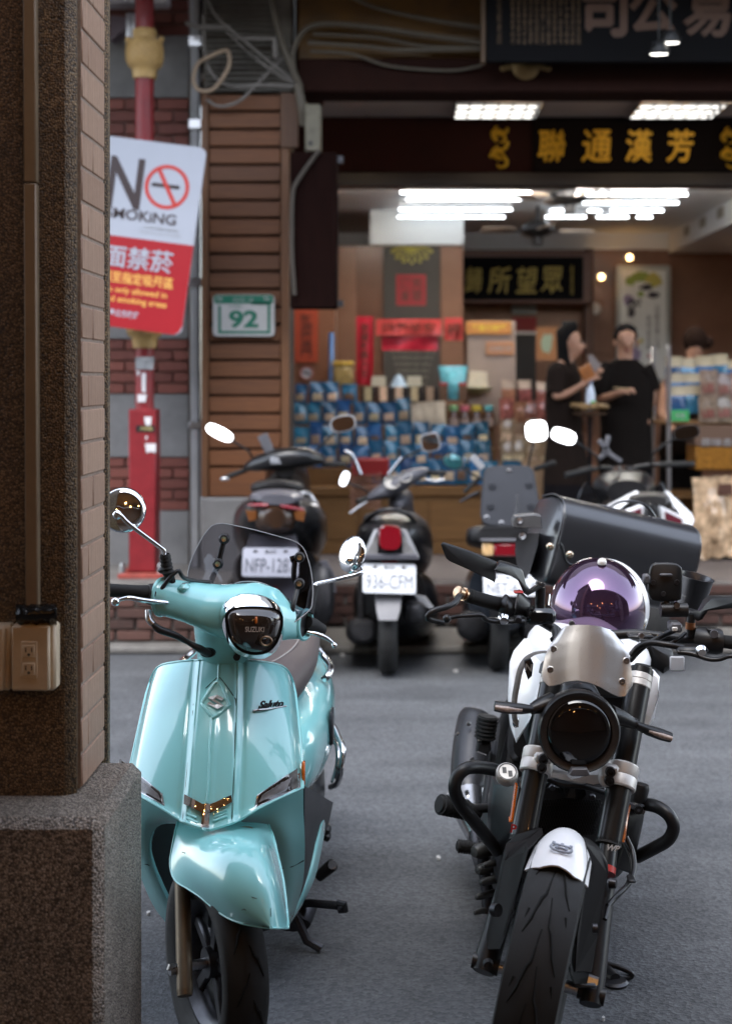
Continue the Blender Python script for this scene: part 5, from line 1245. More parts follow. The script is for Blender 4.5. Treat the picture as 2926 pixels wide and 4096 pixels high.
m = MB(); m.loft(rings); hcv = m.build('handlebar_cover', M_body, s1, 60)
MB().box(cS(410, 385, 8.43), cS(560, 335, 8.47), .01).build('dash_screen', mat('dash_glass', (.25, .26, .28), .1, coat=.6), hcv)
m = MB(); m.tube(grp(cS, [(290, 405, 8.6), (200, 440, 8.58), (135, 465, 8.56)]), [.016, .016, .014], 10); m.build('grip', M_rubber, s1)
m = MB(); m.ball(cS(145, 466, 8.56), (.03, .018, .014), 10, 8); m.build('bar_end', M_steel, s1)
m = MB(); m.tube(grp(cS, [(720, 378, 8.6), (800, 380, 8.58), (860, 382, 8.56)]), .016, 10); m.build('grip', M_rubber, s1)
rmirror(cS, 113, 194, 88, 34, 8.45, [cS(200, 250, 8.5), cS(280, 300, 8.55), cS(310, 350, 8.6)], s1, M_skyg, R(27), 2.6)
rmirror(cS, 842, 140, 72, 46, 8.45, [cS(770, 215, 8.5), cS(700, 280, 8.55), cS(660, 330, 8.58)], s1, tilted_glass('mirror_glass_b', .1, .05), R(-12), 2.8, M_silver)
m = MB(); m.bar(cS(365, 205, 8.5), cS(415, 320, 8.5), .06, .015, .004, up=V((0, -1, 0))); m.tube([cS(400, 320, 8.52), cS(420, 360, 8.54)], .01, 8); m.build('phone_holder', M_grey, s1)
# red bicycle basket glimpsed between the two scooters
bk = thing('wire_basket', 'brown wire basket with chrome stays behind the grey scooter', 'basket', cG(960, 640, 9.05))
m = MB()
a0, a1 = cG(885, 445, 9.05), cG(1060, 640, 9.05)
for i in range(12): x = lerp(a0.x, a1.x, i/11); m.tube([(x, 9.05, a0.z), (lerp(x, (a0.x+a1.x)/2, .15), 9.05, a1.z)], .0022, 5)
for i in range(7): z = lerp(a0.z, a1.z, i/6); m.tube([(a0.x, 9.05, z), (a1.x, 9.05, z), (a1.x, 9.3, z), (a0.x, 9.3, z)], .0022, 5, closed=True)
m.build('mesh', mat('basket_wire', (.20, .09, .07), .5, .3), bk, 60)
m = MB(); m.tube([cG(850, 300, 9.0), cG(895, 325, 9.0), cG(925, 390, 9.0), cG(945, 440, 9.0)], .012, 8, 4); m.tube([cG(1190, 340, 9.0), cG(1150, 390, 9.0), cG(1110, 440, 9.0)], .010, 8, 4); m.build('stay', M_chrome, bk, 60)
# ---- NET- : third scooter, rack folded up
s3 = thing('rack_scooter', 'scooter with grey luggage panel folded up behind the long bar mirror', 'scooter', (cH(470, 1300, 7.75).x, 8.2, 0))
wheel(cH(430, 1400, 7.85)*V((1, 1, 0))+V((0, 0, .23)), (1, 0, 0), .23, .10, .14, s3, 3, 'rear_wheel', n=36, grooves=False)
def h3(p, o=0): x, y = p; return cH(x, y, lerp(7.72, 7.60, (y-340)/300)-o)
M_rack = mat('rack_grey', (.030, .032, .038), .75, spec=.2, var=.1, scale=8)
rkp = MB().prism([h3((p.x, p.y)) for p in crom([(350, 610, 0), (345, 560, 0), (357, 400, 0), (370, 352, 0), (420, 338, 0), (550, 336, 0), (605, 350, 0), (622, 400, 0), (645, 560, 0), (640, 615, 0), (600, 642, 0), (390, 640, 0)], 3, True)], (0, .035, 0), .006).build('luggage_panel', M_rack, s3)
m = MB()
for x, y in ((402, 442), (590, 435), (392, 545), (600, 545)): m.lathe([(0, -.012), (.018, -.011), (.022, 0)], h3((x, y)), (0, 1, 0), 12)
m.build('rubber_pad', M_rack, rkp)
m = MB()
for k in range(7): m.lathe([(.007, -.003), (.008, 0), (.004, 0)], h3((530-k*1, 492+18*k)), (0, 1, 0), 8)
for x, y in ((375, 600), (450, 628), (520, 628)): m.lathe([(.010, -.004), (.014, 0), (.006, 0)], h3((x, y)), (0, 1, 0), 8)
m.build('strap_hole', M_silver, rkp)
MB().box(h3((478, 365), .006), h3((500, 352), -.002), .002).build('latch', M_steel, rkp)
tailbody(cH, [(470, 690, 150, 40, 7.55), (470, 690, 190, 52, 7.62), (470, 700, 200, 60, 7.9), (470, 700, 170, 60, 8.3)], M_black, 'tail_body', s3, 4)
MB().box(cH(410, 800, 7.50), cH(560, 722, 7.58), .010).build('tail_light', M_redlens, s3)
MB().box(cH(352, 798, 7.505), cH(409, 722, 7.58), .010).build('turn_signal', mat('amber_white', (.65, .42, .20), .1, coat=.8, var=.3, scale=60), s3)
m = MB(); m.box(cH(345, 722, 7.49), cH(575, 700, 7.6), .006); m.build('light_hood', M_grey, s3)
plate(cH, 358, 640, 893, 997, 7.5, 'NET-6218', s3, R(0))
m = MB(); m.prism([cH(x, y, 7.56) for x, y in ((360, 800), (560, 800), (570, 900), (540, 1130), (400, 1130), (350, 900))], (0, .03, 0), .005); m.build('rear_fender', M_black, s3)
tailbody(cH, [(440, 1000, 160, 180, 7.9), (440, 1020, 190, 210, 8.2), (440, 1060, 170, 190, 8.8)], mat('scooter_navy', (.018, .024, .034), .25, coat=.6), 'side_body', s3)
tailbody(cH, [(300, 1150, 50, 50, 7.75), (300, 1150, 80, 75, 7.85), (320, 1150, 80, 80, 8.4)], M_engine, 'engine_case', s3)
tailbody(cH, [(620, 1170, 40, 40, 7.65), (620, 1170, 62, 62, 7.72), (600, 1180, 60, 60, 8.2)], M_engine, 'exhaust', s3)
m = MB(); m.tube(grp(cH, [(240, 520, 8.6), (290, 490, 8.58), (340, 470, 8.56)]), [.008, .010, .012], 8); m.build('brake_lever', M_dkmetal, s3)
tailbody(cH, [(480, 430, 60, 40, 8.4), (480, 440, 110, 70, 8.55), (480, 500, 120, 110, 8.75), (480, 600, 130, 160, 8.95)], M_black, 'front_cowl', s3)
m = MB(); m.tube(grp(cH, [(620, 352, 8.55), (670, 335, 8.52), (724, 318, 8.5)]), .016, 10); m.build('grip', M_rubber, s3)
m = MB(); m.tube(grp(cH, [(340, 400, 8.55), (300, 430, 8.52), (260, 470, 8.5)]), .014, 10); m.build('grip', M_rubber, s3)
rmirror(cH, 202, 312, 50, 38, 8.4, [cH(260, 350, 8.45), cH(330, 395, 8.5), cH(400, 420, 8.5)], s3, tilted_glass('mirror_glass_c', -.1, 0), R(20), 2.2)
rmirror(cH, 627, 158, 56, 54, 8.4, [cH(610, 230, 8.45), cH(590, 320, 8.5), cH(580, 400, 8.5)], s3, tilted_glass('mirror_glass_d', 0, .55), R(-5), 3.4)
m = MB(); m.bar(cH(300, 285, 8.5), cH(355, 350, 8.5), .04, .012, .003, up=V((0, -1, 0))); m.build('phone_clamp', M_silver, s3)
# ---- white and grey naked bike at right
s4 = thing('white_motorbike', 'white tailed black motorbike parked behind the leather roll bag', 'motorbike', (cH(1220, 1300, 7.8).x, 8.2, 0))
wheel(cH(1200, 1400, 7.9)*V((1, 1, 0))+V((0, 0, .29)), (1, 0, 0), .29, .14, .21, s4, 5, 'rear_wheel', n=36, grooves=False)
M_wp = mat('bike_white', (.62, .64, .67), .3, coat=.5)
for pts in (((938, 592), (1010, 540), (1148, 468), (1153, 484), (1060, 560), (1010, 600), (960, 640)), ((1293, 476), (1304, 470), (1420, 580), (1432, 612), (1385, 770), (1350, 810), (1395, 620), (1330, 555))):
    m = MB(); m.prism([cH(x, y, lerp(7.7, 7.5, (y-470)/300)) for x, y in pts], (0, .10, 0), .012); m.build('tail_fairing', M_wp, s4)
for pts in (((1030, 590), (1175, 530), (1180, 560), (1172, 612), (1080, 640)), ((1258, 540), (1385, 600), (1392, 640), (1350, 668), (1262, 620))):
    m = MB(); m.prism([cH(x, y, 7.52) for x, y in pts], (0, .06, 0), .006); o = m.build('tail_shell', M_wp, s4)
    ce = sum((V((*p, 0)) for p in pts), V())/len(pts); q = [ce+(V((*p, 0))-ce)*.68+V((0, 3, 0)) for p in pts]
    m = MB(); m.prism([cH(p.x, p.y, 7.512) for p in q], (0, .02, 0), .003); m.build('tail_light', mat('lens_dim_red', (.10, .02, .03), .1, coat=.7), o)
m = MB(); m.prism([cH(x, y, 7.48) for x, y in ((1182, 560), (1215, 525), (1255, 560), (1262, 690), (1215, 720), (1172, 690))], (0, .12, 0), .01); m.build('tail_centre', M_black, s4)
m = MB(); m.prism([cH(x, y, 7.6) for x, y in ((1262, 620), (1350, 670), (1395, 640), (1352, 800), (1300, 860), (1262, 720))], (0, .14, 0), .012); m.build('side_panel', M_silver, s4)
tailbody(cH, [(1200, 520, 90, 30, 7.6), (1200, 515, 118, 45, 7.75), (1190, 520, 130, 50, 8.1), (1180, 560, 110, 50, 8.4)], M_seatb, 'seat', s4)
tailbody(cH, [(1180, 700, 150, 120, 7.8), (1170, 720, 200, 180, 8.2), (1170, 760, 200, 200, 8.7), (1170, 900, 150, 160, 9.0)], M_body, 'frame_body', s4)
tailbody(cH, [(1090, 470, 100, 60, 8.3), (1080, 450, 150, 90, 8.5), (1070, 470, 160, 110, 8.7), (1070, 560, 140, 130, 8.95)], M_body, 'tank', s4)
for pts in (((825, 555), (850, 470), (880, 418), (905, 430), (970, 500), (960, 560)), ((1205, 485), (1262, 415), (1280, 440), (1290, 490), (1260, 500))):
    m = MB(); m.prism([cH(x, y, 8.5) for x, y in pts], (0, .04, 0), .006); m.build('tank_wing', M_blackgloss, s4)
m = MB(); m.tube(grp(cH, [(900, 360, 8.6), (970, 345, 8.62), (1090, 355, 8.64), (1170, 335, 8.62), (1280, 328, 8.6)]), .014, 10, 4); m.build('handlebar', M_black, s4)
for pts in (((775, 385, 8.52), (840, 368, 8.55), (910, 350, 8.58)), ((1265, 330, 8.58), (1340, 328, 8.55), (1432, 328, 8.52))):
    m = MB(); m.tube(grp(cH, pts), .019, 10); m.build('grip', M_rubber, s4)
m = MB(); m.loft([ell(cH(1070, 400, 8.5), V((1, 0, 0)), V((0, 0, 1)), .09, .05, 16), ell(cH(1070, 390, 8.62), V((1, 0, 0)), V((0, 0, 1)), .10, .07, 16)]); m.build('instrument', M_blackgloss, s4)
rmirror(cH, 766, 184, 66, 36, 8.4, [cH(830, 215, 8.45), cH(890, 255, 8.5), cH(935, 290, 8.55), cH(950, 345, 8.6)], s4, tilted_glass('mirror_glass_e', 0, .7), R(18), 3)
rmirror(cH, 1390, 165, 64, 34, 8.4, [cH(1330, 195, 8.45), cH(1240, 255, 8.5), cH(1215, 290, 8.55), cH(1210, 330, 8.6)], s4, tilted_glass('mirror_glass_f', 0, .12), R(-10), 3)
m = MB()
for a, b_ in (((945, 205), (1000, 270)), ((995, 180), (970, 280)), ((985, 265), (1060, 315)), ((980, 270), (945, 300))): m.bar(cH(*a, 8.5), cH(*b_, 8.5), .028, .02, .005, up=V((0, -1, 0)))
m.build('phone_clamp', M_grey, s4)
MB().box(cH(1338, 850, 7.62), cH(1378, 800, 7.7), .004).build('blue_tab', mat('tab_blue', (.015, .03, .30), .4), s4)
for s, x, y in ((-1, 1040, 760), (1, 1390, 760)): m = MB(); m.tube([cH(1210, 760, 7.6), cH(x, y, 7.55)], .008, 8); m.ball(cH(x, y, 7.54), (.03, .02, .02), 10, 8); m.build('turn_signal', M_amber, s4)
m = MB(); m.prism([cH(x, y, 7.6) for x, y in ((1160, 720), (1270, 720), (1260, 980), (1170, 980))], (0, .02, 0), .004); m.build('rear_fender', M_black, s4)
m = MB(); m.tube([cH(1200, 1000, 7.9)+V((-.12, 0, 0)), cH(1200, 900, 8.5)+V((-.12, 0, 0))], .03, 10); m.tube([cH(1200, 1000, 7.9)+V((.12, 0, 0)), cH(1200, 900, 8.5)+V((.12, 0, 0))], .03, 10); m.build('swing_arm', M_dkmetal, s4)
# ================================================================ TEAL SCOOTER (nearest, left)
def teal_paint():
    m = mat('teal_paint', (.29, .69, .70), .22, coat=1.0, var=.03, scale=3); n, l, b = nodes_of(m); b.inputs['Coat Roughness'].default_value = .025
    return m
M_teal = teal_paint()
M_seat = mat('seat_brown', (.085, .068, .066), .5, var=.12, scale=40, bump=.15, bscale=400)
M_gun = mat('gunmetal_panel', (.012, .014, .019), .4, var=.15, scale=12)
M_lensd = mat('headlight_glass', (.022, .014, .010), .04, coat=1.0)
sc_ = thing('teal_scooter', 'glossy turquoise scooter with chrome headlight and smoked windscreen beside the pillar', 'scooter', (-.45, 4.0, 0))
def B2(x, y): return (420+.6527*x, 2600+.6527*y)
def A2(x, y): return (420+.6527*x, 1900+.6527*y)
def C2(x, y): return (420+.6527*x, 3250+.6527*y)
# ---- front shield
def shield_grid(nu=96, nv=48, off=0):
    g = []
    for i in range(nv+1):
        v = i/nv; row = []
        yE = lerp(202, 848, v)
        L = pl(yE, [(202, 272), (270, 250), (400, 220), (560, 185), (700, 155), (848, 120)])
        Rr = pl(yE, [(202, 1150), (270, 1165), (400, 1180), (560, 1195), (700, 1205), (848, 1210)])
        for k in range(nu+1):
            u = 2*k/nu-1; a = abs(u)
            yt = 62+40*a*a+100*a**14; yb = pl(a, [(0, 1105), (.07, 1098), (.25, 1066), (.34, 1045), (.5, 990), (.75, 915), (1, 848)])
            y = lerp(yt, yb, v); x = lerp(L, Rr, k/nu)-lerp(18, 33, v)*(1-u*u)
            Y = 3.60-.255*v-.03*math.sin(math.pi*v)+.125*a**2.4+.02*sstep(.9, 1, a)
            Y -= .008*(1-sstep(.26, .33, a)) ; Y -= .004*max(0, 1-a/.05)*sstep(.3, .45, v)
            Y += .003*math.exp(-((a-.252)/.006)**2)
            Y += .004*math.exp(-((a-.345)/.03)**2)
            lip = sstep(.955, 1, v); Y -= .006*lip*(1-.3*a)
            row.append(cB(x, y, Y))
        g.append(row)
    return g
SG = shield_grid(); SGc = [r[::3] for r in SG[::2]]
m = MB(); m.sheet(SG, .006); shield = m.build('front_shield', M_teal, sc_, 50)
m = MB(); m.tube([p+V((0, .002, 0)) for p in SG[-1]]+[r[-1]+V((0, .002, 0)) for r in SG[::-1]]+[p+V((0, .002, 0)) for p in SG[0][::-1]]+[r[0]+V((0, .002, 0)) for r in SG], .0036, 8, closed=True)
m.build('shield_edge', M_teal, shield, 60)
M_seam = mat('panel_seam_dark', (.02, .06, .065), .6)
m = MB(); m.tube(drape(SGc, [B2(x, y) for x, y in crom([(474, 1045, 0), (505, 700, 0), (530, 480, 0), (540, 335, 0), (562, 288, 0), (672, 182, 0), (690, 172, 0), (712, 182, 0), (788, 288, 0), (800, 335, 0), (795, 560, 0), (785, 800, 0), (774, 1072, 0)], 5) for x, y in [(x, y)]] if False else [B2(p.x, p.y) for p in crom([(474, 1045, 0), (505, 700, 0), (530, 480, 0), (540, 335, 0), (562, 288, 0), (672, 182, 0), (690, 172, 0), (712, 182, 0), (788, 288, 0), (800, 335, 0), (795, 560, 0), (785, 800, 0), (774, 1072, 0)], 5)], .0004), .0011, 6)
m.build('panel_seam', M_seam, shield, 60)
m = MB(); m.tube(drape(SGc, [B2(p.x, p.y) for p in crom([(690, 195, 0), (755, 335, 0), (752, 350, 0), (668, 412, 0), (650, 408, 0), (595, 335, 0), (597, 320, 0)], 5, True)], .001), .0045, 8, closed=True)
m.tube(drape(SGc, [B2(650, 415), B2(640, 560), B2(632, 800), B2(622, 940)], .0005), [.004, .003, .003, .003], 8, 4); m.tube(drape(SGc, [B2(697, 70), B2(690, 190)], .0005), .003, 8)
m.build('diamond_frame', M_teal, shield, 60)
m = MB(); m.prism(drape(SGc, [B2(x, y) for x, y in ((684, 278), (725, 301), (712, 313), (680, 297), (660, 303), (722, 344), (686, 362), (622, 332), (636, 321), (668, 339), (688, 333), (628, 294))], .007), (0, .006, 0)); m.build('emblem', mat('badge_silver', (.62, .63, .64), .3, .4), shield, smooth=False)
pS, pL, pR = drape(SGc, [B2(1012, 336), B2(915, 340), B2(1110, 325)], .013)
text('Saluto', M_dkmetal, (pL+pR)/2, pR-pL, (0, 0, 1), shield, w=200*.6527/FS*3.45, h=50*.6527/FS*3.45, bold=.03, shear=.4, ext=.003, name='script_badge')
m = MB(); q = drape(SGc, [B2(905, 374), B2(960, 368), B2(1010, 362), B2(1110, 344)], .005); m.tube(q, [.0035, .003, .0025, .0015], 6, 4); m.build('badge_underline', M_steel, shield, 60)
def panel(g, corners, nu, nv, off, t, name, mt, parent, f=B2):
    m = MB(); m.sheet(patch(g, [f(*c) for c in corners], nu, nv, off), t); return m.build(name, mt, parent, 50)
vt = panel(SGc, ((482, 885), (600, 948), (592, 1000), (479, 944)), 6, 3, .007, .008, 'chrome_trim', M_chrome, shield)
panel(SGc, ((640, 948), (773, 890), (776, 934), (645, 1000)), 6, 3, .007, .008, 'chrome_trim', M_chrome, shield)
panel(SGc, ((597, 945), (643, 945), (634, 1092), (586, 1090)), 3, 6, .010, .010, 'chrome_trim', M_chrome, shield)
for a, b_ in (((492, 1003), (560, 1030)), ((492, 1030), (566, 1060)), ((742, 985), (668, 1014)), ((744, 1018), (660, 1050)), ((742, 1002), (665, 1030))):
    m = MB(); m.tube(drape(SGc, [B2(*a), B2(*b_)], .001), .0035, 6); m.build('vent_slit', M_teal, shield, 60)
for c, inn, dx in ((((928, 893), (1191, 712), (1197, 843), (914, 967)), ((962, 893), (1145, 778), (1112, 852), (940, 938)), 1), (((88, 668), (348, 882), (363, 957), (72, 800)), ((150, 745), (318, 880), (340, 925), (160, 830)), -1)):
    lamp = panel(SGc, c, 8, 5, .002, .006, 'indicator_lamp', mat('lamp_chrome', (.5, .52, .54), .2, .9), sc_)
    cen = V((sum(q[0] for q in c)/4, sum(q[1] for q in c)/4)); c2 = [tuple(cen+(V(q)-cen)*.90) for q in c]
    panel(SGc, c2, 8, 5, .004, .003, 'lens', M_lensd, lamp); panel(SGc, inn, 6, 4, .006, .003, 'bulb_window', mat('bulb_window', (.13, .12, .12), .3, 0, coat=.3, var=.25, scale=60), lamp)
MB().box(cB(1205, 822, 3.52), cB(1222, 690, 3.50), .003).build('side_reflector', M_amber, sc_)
# ---- apron under the shield: two legs round the wheel arch
def strip(Lp, Rp, n, nu, YL, YR, bow=.03):
    L_ = resample(crom([(*p, 0) for p in Lp], 6), n); R_ = resample(crom([(*p, 0) for p in Rp], 6), n); g = []
    for i in range(n):
        t = i/(n-1); row = []
        for k in range(nu+1):
            u = k/nu; q = lerp(L_[i], R_[i], u); row.append(cC(q.x, q.y, lerp(lerp(*YL, t), lerp(*YR, t), u)-bow*math.sin(math.pi*u)*(1-t*.6)))
        g.append(row)
    return g
gr = strip([(640, 60), (775, 74), (900, 66), (980, 90), (1035, 145), (1060, 220), (1075, 340), (1095, 480), (1108, 600), (1118, 690)], [(1208, -260), (1212, -150), (1214, 0), (1220, 120), (1222, 250), (1214, 400), (1195, 500), (1160, 620), (1122, 702)], 26, 10, (3.44, 3.66), (3.54, 3.74))
m = MB(); m.sheet(gr, .006); m.build('leg_shield', M_teal, sc_, 50)
gl_ = strip([(640, 60), (500, 74), (400, 62), (320, 78), (277, 140), (266, 230), (290, 330), (330, 430), (378, 530), (425, 612), (440, 650)], [(95, -260), (92, -100), (100, 60), (140, 220), (190, 340), (225, 420), (262, 510), (310, 600), (384, 694)], 26, 10, (3.44, 3.70), (3.50, 3.78))
m = MB(); m.sheet(gl_, .006); m.build('leg_shield', M_teal, sc_, 50)
m = MB(); m.tube(drape(gr, [C2(1078, 344), C2(1140, 335), C2(1214, 298)], -.0005), .0016, 6); m.tube(drape(gl_, [C2(226, 312), C2(258, 322), C2(284, 330)], -.0005), .0016, 6); m.build('panel_seam', M_seam, sc_, 60)
m = MB(); m.prism(grp(cC, [(150, 0), (640, -40), (1190, 0), (1185, 400), (1120, 690), (980, 640), (640, 560), (440, 640), (330, 560), (200, 330)], 3.86), (0, .03, 0)); m.build('inner_arch', M_black, sc_)
m = MB(); m.tube([gr[i][0]+V((0, .01, 0)) for i in range(3, 26)], .006, 6); m.tube([gl_[i][0]+V((0, .01, 0)) for i in range(3, 26)], .006, 6); m.build('arch_edge', M_teal, sc_, 60)
# ---- front fender over the turned wheel
curves = [
    [(440, 60, 3.47), (412, 200, 3.40), (396, 320, 3.37), (425, 418, 3.33), (500, 468, 3.29), (575, 518, 3.25), (660, 590, 3.21), (740, 645, 3.17), (830, 682, 3.13), (930, 702, 3.10), (1012, 714, 3.08)],
    [(530, 50, 3.470), (520, 160, 3.350), (530, 270, 3.278), (570, 370, 3.228), (625, 440, 3.188), (690, 500, 3.153), (765, 560, 3.128), (830, 610, 3.103), (895, 650, 3.088), (960, 685, 3.073), (1016, 712, 3.060)],
    [(680, 50, 3.446), (700, 130, 3.316), (725, 220, 3.199), (760, 310, 3.159), (800, 390, 3.129), (840, 455, 3.109), (885, 520, 3.094), (920, 575, 3.084), (955, 620, 3.074), (990, 665, 3.066), (1018, 711, 3.060)],
    [(850, 60, 3.45), (882, 140, 3.29), (912, 220, 3.19), (940, 290, 3.155), (962, 350, 3.13), (980, 410, 3.11), (995, 470, 3.095), (1005, 540, 3.083), (1011, 600, 3.075), (1016, 655, 3.068), (1021, 712, 3.062)],
    [(930, 65, 3.46), (965, 140, 3.32), (995, 220, 3.235), (1018, 290, 3.20), (1035, 350, 3.17), (1050, 410, 3.15), (1060, 480, 3.13), (1066, 545, 3.115), (1069, 605, 3.10), (1070, 660, 3.09), (1070, 713, 3.08)],
    [(1000, 75, 3.48), (1030, 150, 3.38), (1050, 235, 3.34), (1068, 310, 3.30), (1082, 370, 3.275), (1093, 430, 3.25), (1102, 500, 3.225), (1110, 565, 3.20), (1115, 620, 3.18), (1119, 670, 3.155), (1121, 712, 3.13)]]
cs = [resample(crom([cC(*p) for p in c], 6), 34) for c in curves]
g = [crom([c[i] for c in cs], 6) for i in range(34)]
for _ in range(14): g = [[p if i in (0, 33) or k in (0, len(r)-1) else p*.4+(g[i-1][k]+g[i+1][k]+r[k-1]+r[k+1])*.15 for k, p in enumerate(r)] for i, r in enumerate(g)]
m = MB(); m.sheet(g, .004); fen = m.build('front_fender', M_teal, sc_, 60)
gS = [r[::2] for r in g[::2]]; m = MB()
for q in (((836, 600), (850, 594), (862, 600)), ((800, 672), (845, 680), (885, 688)), ((640, 196), (650, 203)), ((895, 520), (925, 530), (950, 522)), ((1012, 590), (1014, 640)), ((470, 246), (488, 250)), ((960, 700), (1015, 708))): m.tube(drape(gS, [C2(*p) for p in q], -.0003), .0009, 5)
m.build('scuff', mat('scuff_dark', (.05, .07, .07), .8), fen, 60)
m = MB(); m.tube([p+V((0, .001, 0)) for p in cs[0]]+g[-1][1:]+cs[5][::-1][1:], .0026, 6); m.build('rolled_edge', M_teal, fen, 70)
# ---- wheels
ph = R(28); fw = V((math.sin(ph), -math.cos(ph), 0)); ax = V((math.cos(ph), math.sin(ph), 0))
WC = V((-.447, 3.335, .237))
wheel(WC, ax, .237, .105, .150, sc_, 5, disc=1, seed=.5)
m = MB()
for s, y1 in ((-1, 1090), (1, 1090)):
    top = cC(470, 330, 3.42) if s < 0 else WC+ax*.078+V((0, 0, .30)); bot = cC(486, 1088, 3.265) if s < 0 else WC+ax*.078
    f_ = MB(); f_.tube([top, lerp(top, bot, .12), lerp(top, bot, .125), bot], [.0165, .0165, .0188, .0188], 16); f_.tube([bot, lerp(top, bot, 1.05)], [.0188, .017], 16); f_.build('fork_leg', mat('fork_bronze', (.16, .125, .085), .42, .5, var=.15, scale=15), sc_, 40)
m.lathe([(0, -.11), (.012, -.11), (.012, .11), (0, .11)], WC, ax, 12); m.build('axle', M_steel, sc_)
m = MB(); m.tube([cC(435, 940, 3.262), cC(395, 950, 3.25), cC(388, 968, 3.25)], [.006, .008, .005], 8); m.build('valve_stem', M_steel, sc_)
# ---- handlebar cover, neck
st_ = [(335, 748, 100, 3.50, .040), (350, 748, 112, 3.50, .046), (430, 762, 116, 3.51, .055), (520, 782, 122, 3.53, .066), (600, 802, 132, 3.55, .078), (700, 826, 150, 3.575, .095), (800, 838, 168, 3.59, .105), (900, 850, 186, 3.61, .11), (1000, 866, 170, 3.635, .10), (1080, 888, 126, 3.66, .08), (1150, 905, 100, 3.69, .058), (1200, 915, 90, 3.705, .046), (1240, 921, 86, 3.72, .04)]
rings = []
cc = resample([V((*s[:3], s[3])) if False else V((s[0], s[1], s[2])) for s in st_], 60)
for p in cc:
    Y = pl(p.x, [(s[0], s[3]) for s in st_]); dp_ = pl(p.x, [(s[0], s[4]) for s in st_]); c = cA(p.x, p.y, Y+dp_*.0)
    ry = p.z*.6527/FS*Y; rings.append(ell(c, V((.35, .94, 0)), V((0, 0, 1)), dp_, ry, 32, 2.25))
m = MB(); m.loft(rings[1:-1], cap=False); m.loft([[lerp(q, sum(r, V())/32, .09) for q in r] for r in rings[1:-1]], cap=False)
hc = m.build('handlebar_cover', M_teal, sc_, 50)
for r, s in ((rings[1], 'l'), (rings[-2], 'r')):
    e = MB(); e.tube(r, .005, 8, closed=True); e.build('cover_lip', M_teal, hc, 60); e = MB(); cen = sum(r, V())/32; e.prism([lerp(cen, q, .9)+V((.02 if s == 'l' else -.01, 0, 0)) for q in r], (.004, 0, 0)); e.build('cover_socket', M_black, hc)
nk = []
for y, xl_, xr_, Y, d in ((840, 545, 1040, 3.62, .10), (900, 543, 1010, 3.625, .10), (960, 548, 985, 3.63, .09), (1020, 555, 950, 3.64, .08), (1080, 562, 905, 3.65, .075), (1160, 568, 885, 3.66, .07)):
    c = cA((xl_+xr_)/2, y, Y); nk.append(ell(c, V((1, 0, 0)), V((0, 1, 0)), (xr_-xl_)/2*.6527/FS*Y, d, 32, 2.3))
m = MB(); m.loft(nk); m.build('steering_neck', M_teal, sc_, 50)
m = MB(); m.lathe([(0, -.002), (.009, -.002), (.009, .004)], cA(805, 1118, 3.57), (0, 1, 0), 14); m.build('neck_hole', M_black, sc_)
MB().box(cA(438, 722, 3.475), cA(528, 655, 3.53), .014).build('reservoir_cap', M_teal, sc_)
# ---- headlight
outer = [(704, 870), (712, 810), (740, 772), (800, 737), (865, 726), (930, 732), (1000, 755), (1052, 792), (1088, 850), (1099, 920), (1088, 985), (1060, 1060), (1000, 1116), (935, 1128), (868, 1122), (785, 1084), (735, 1005), (712, 935)]
glass = [(734, 880), (745, 838), (780, 818), (840, 810), (910, 808), (980, 812), (1040, 822), (1080, 850), (1087, 905), (1076, 965), (1048, 1035), (1000, 1085), (935, 1102), (870, 1096), (805, 1064), (763, 1005), (744, 945)]
def hx(x): return (x-900)*.6527/FS*3.45*.40
def ring2(pts, Yo, n=48, k=1.0, cx=905, cy=945):
    q = resample(crom([(*p, 0) for p in pts], 6, True)+[V((*pts[0], 0))], n+1)[:-1]
    s0 = min(range(n), key=lambda i: math.atan2(q[i].y-cy, q[i].x-cx) if False else abs(math.atan2(q[i].y-cy, q[i].x-cx)-(-math.pi*.999)) if True else 0)
    out = []
    for i in range(n):
        a = -math.pi+2*math.pi*i/n                                  # by angle, so rings match
        best = None
        for j in range(n):
            p, r_ = q[j]-V((cx, cy, 0)), q[(j+1) % n]-V((cx, cy, 0)); d = V((math.cos(a), math.sin(a), 0))
            det = d.x*(r_.y-p.y)-d.y*(r_.x-p.x)
            if abs(det) < 1e-9: continue
            t = (p.x*(r_.y-p.y)-p.y*(r_.x-p.x))/det; s_ = (p.x*d.y-p.y*d.x)/det
            if t > 0 and -1e-6 <= s_ <= 1+1e-6: best = t if best is None else max(best, t)
        x, y = cx+math.cos(a)*best*k, cy+math.sin(a)*best*k; out.append(cA(x, y, Yo+hx(x)))
    return out
m = MB(); m.loft([ring2(outer, 3.62, k=.96), ring2(outer, 3.52, k=1.02), ring2(outer, 3.475), ring2(outer, 3.445, k=.965), ring2(glass, 3.425, k=1.02), ring2(glass, 3.432)], cap=False); hl = m.build('headlight', M_chrome, sc_, 45)
m = MB(); m.loft([ring2(glass, 3.431, k=1.0), ring2(glass, 3.426, k=.94)], cap=False); m.build('glass_gasket', M_black, hl)
m = MB(); m.loft([ring2(glass, 3.428, k=.95), ring2(glass, 3.410, k=.8), ring2(glass, 3.400, k=.5), ring2(glass, 3.397, k=.1)]); m.build('lens', M_lensd, hl, 60)
text('SUZUKI', mat('lens_print', (.40, .34, .30), .4), cA(915, 948, 3.392), (1, .30, -.07), (0, 0, 1), hl, w=118*.6527/FS*3.4, h=32*.6527/FS*3.4, bold=.015)
m = MB()                                                            # lamp reflector inside look: faint inner bowl lines
for x, y, r_ in ((815, 1000, 34), (985, 1020, 34)):
    m.tube([cA(x+r_*math.cos(t), y+r_*.8*math.sin(t), 3.400) for t in (2*math.pi*k/18 for k in range(18))], .003, 6, closed=True)
m.build('reflector_rim', mat('reflector_brown', (.16, .10, .06), .3, .6), hl, 60)
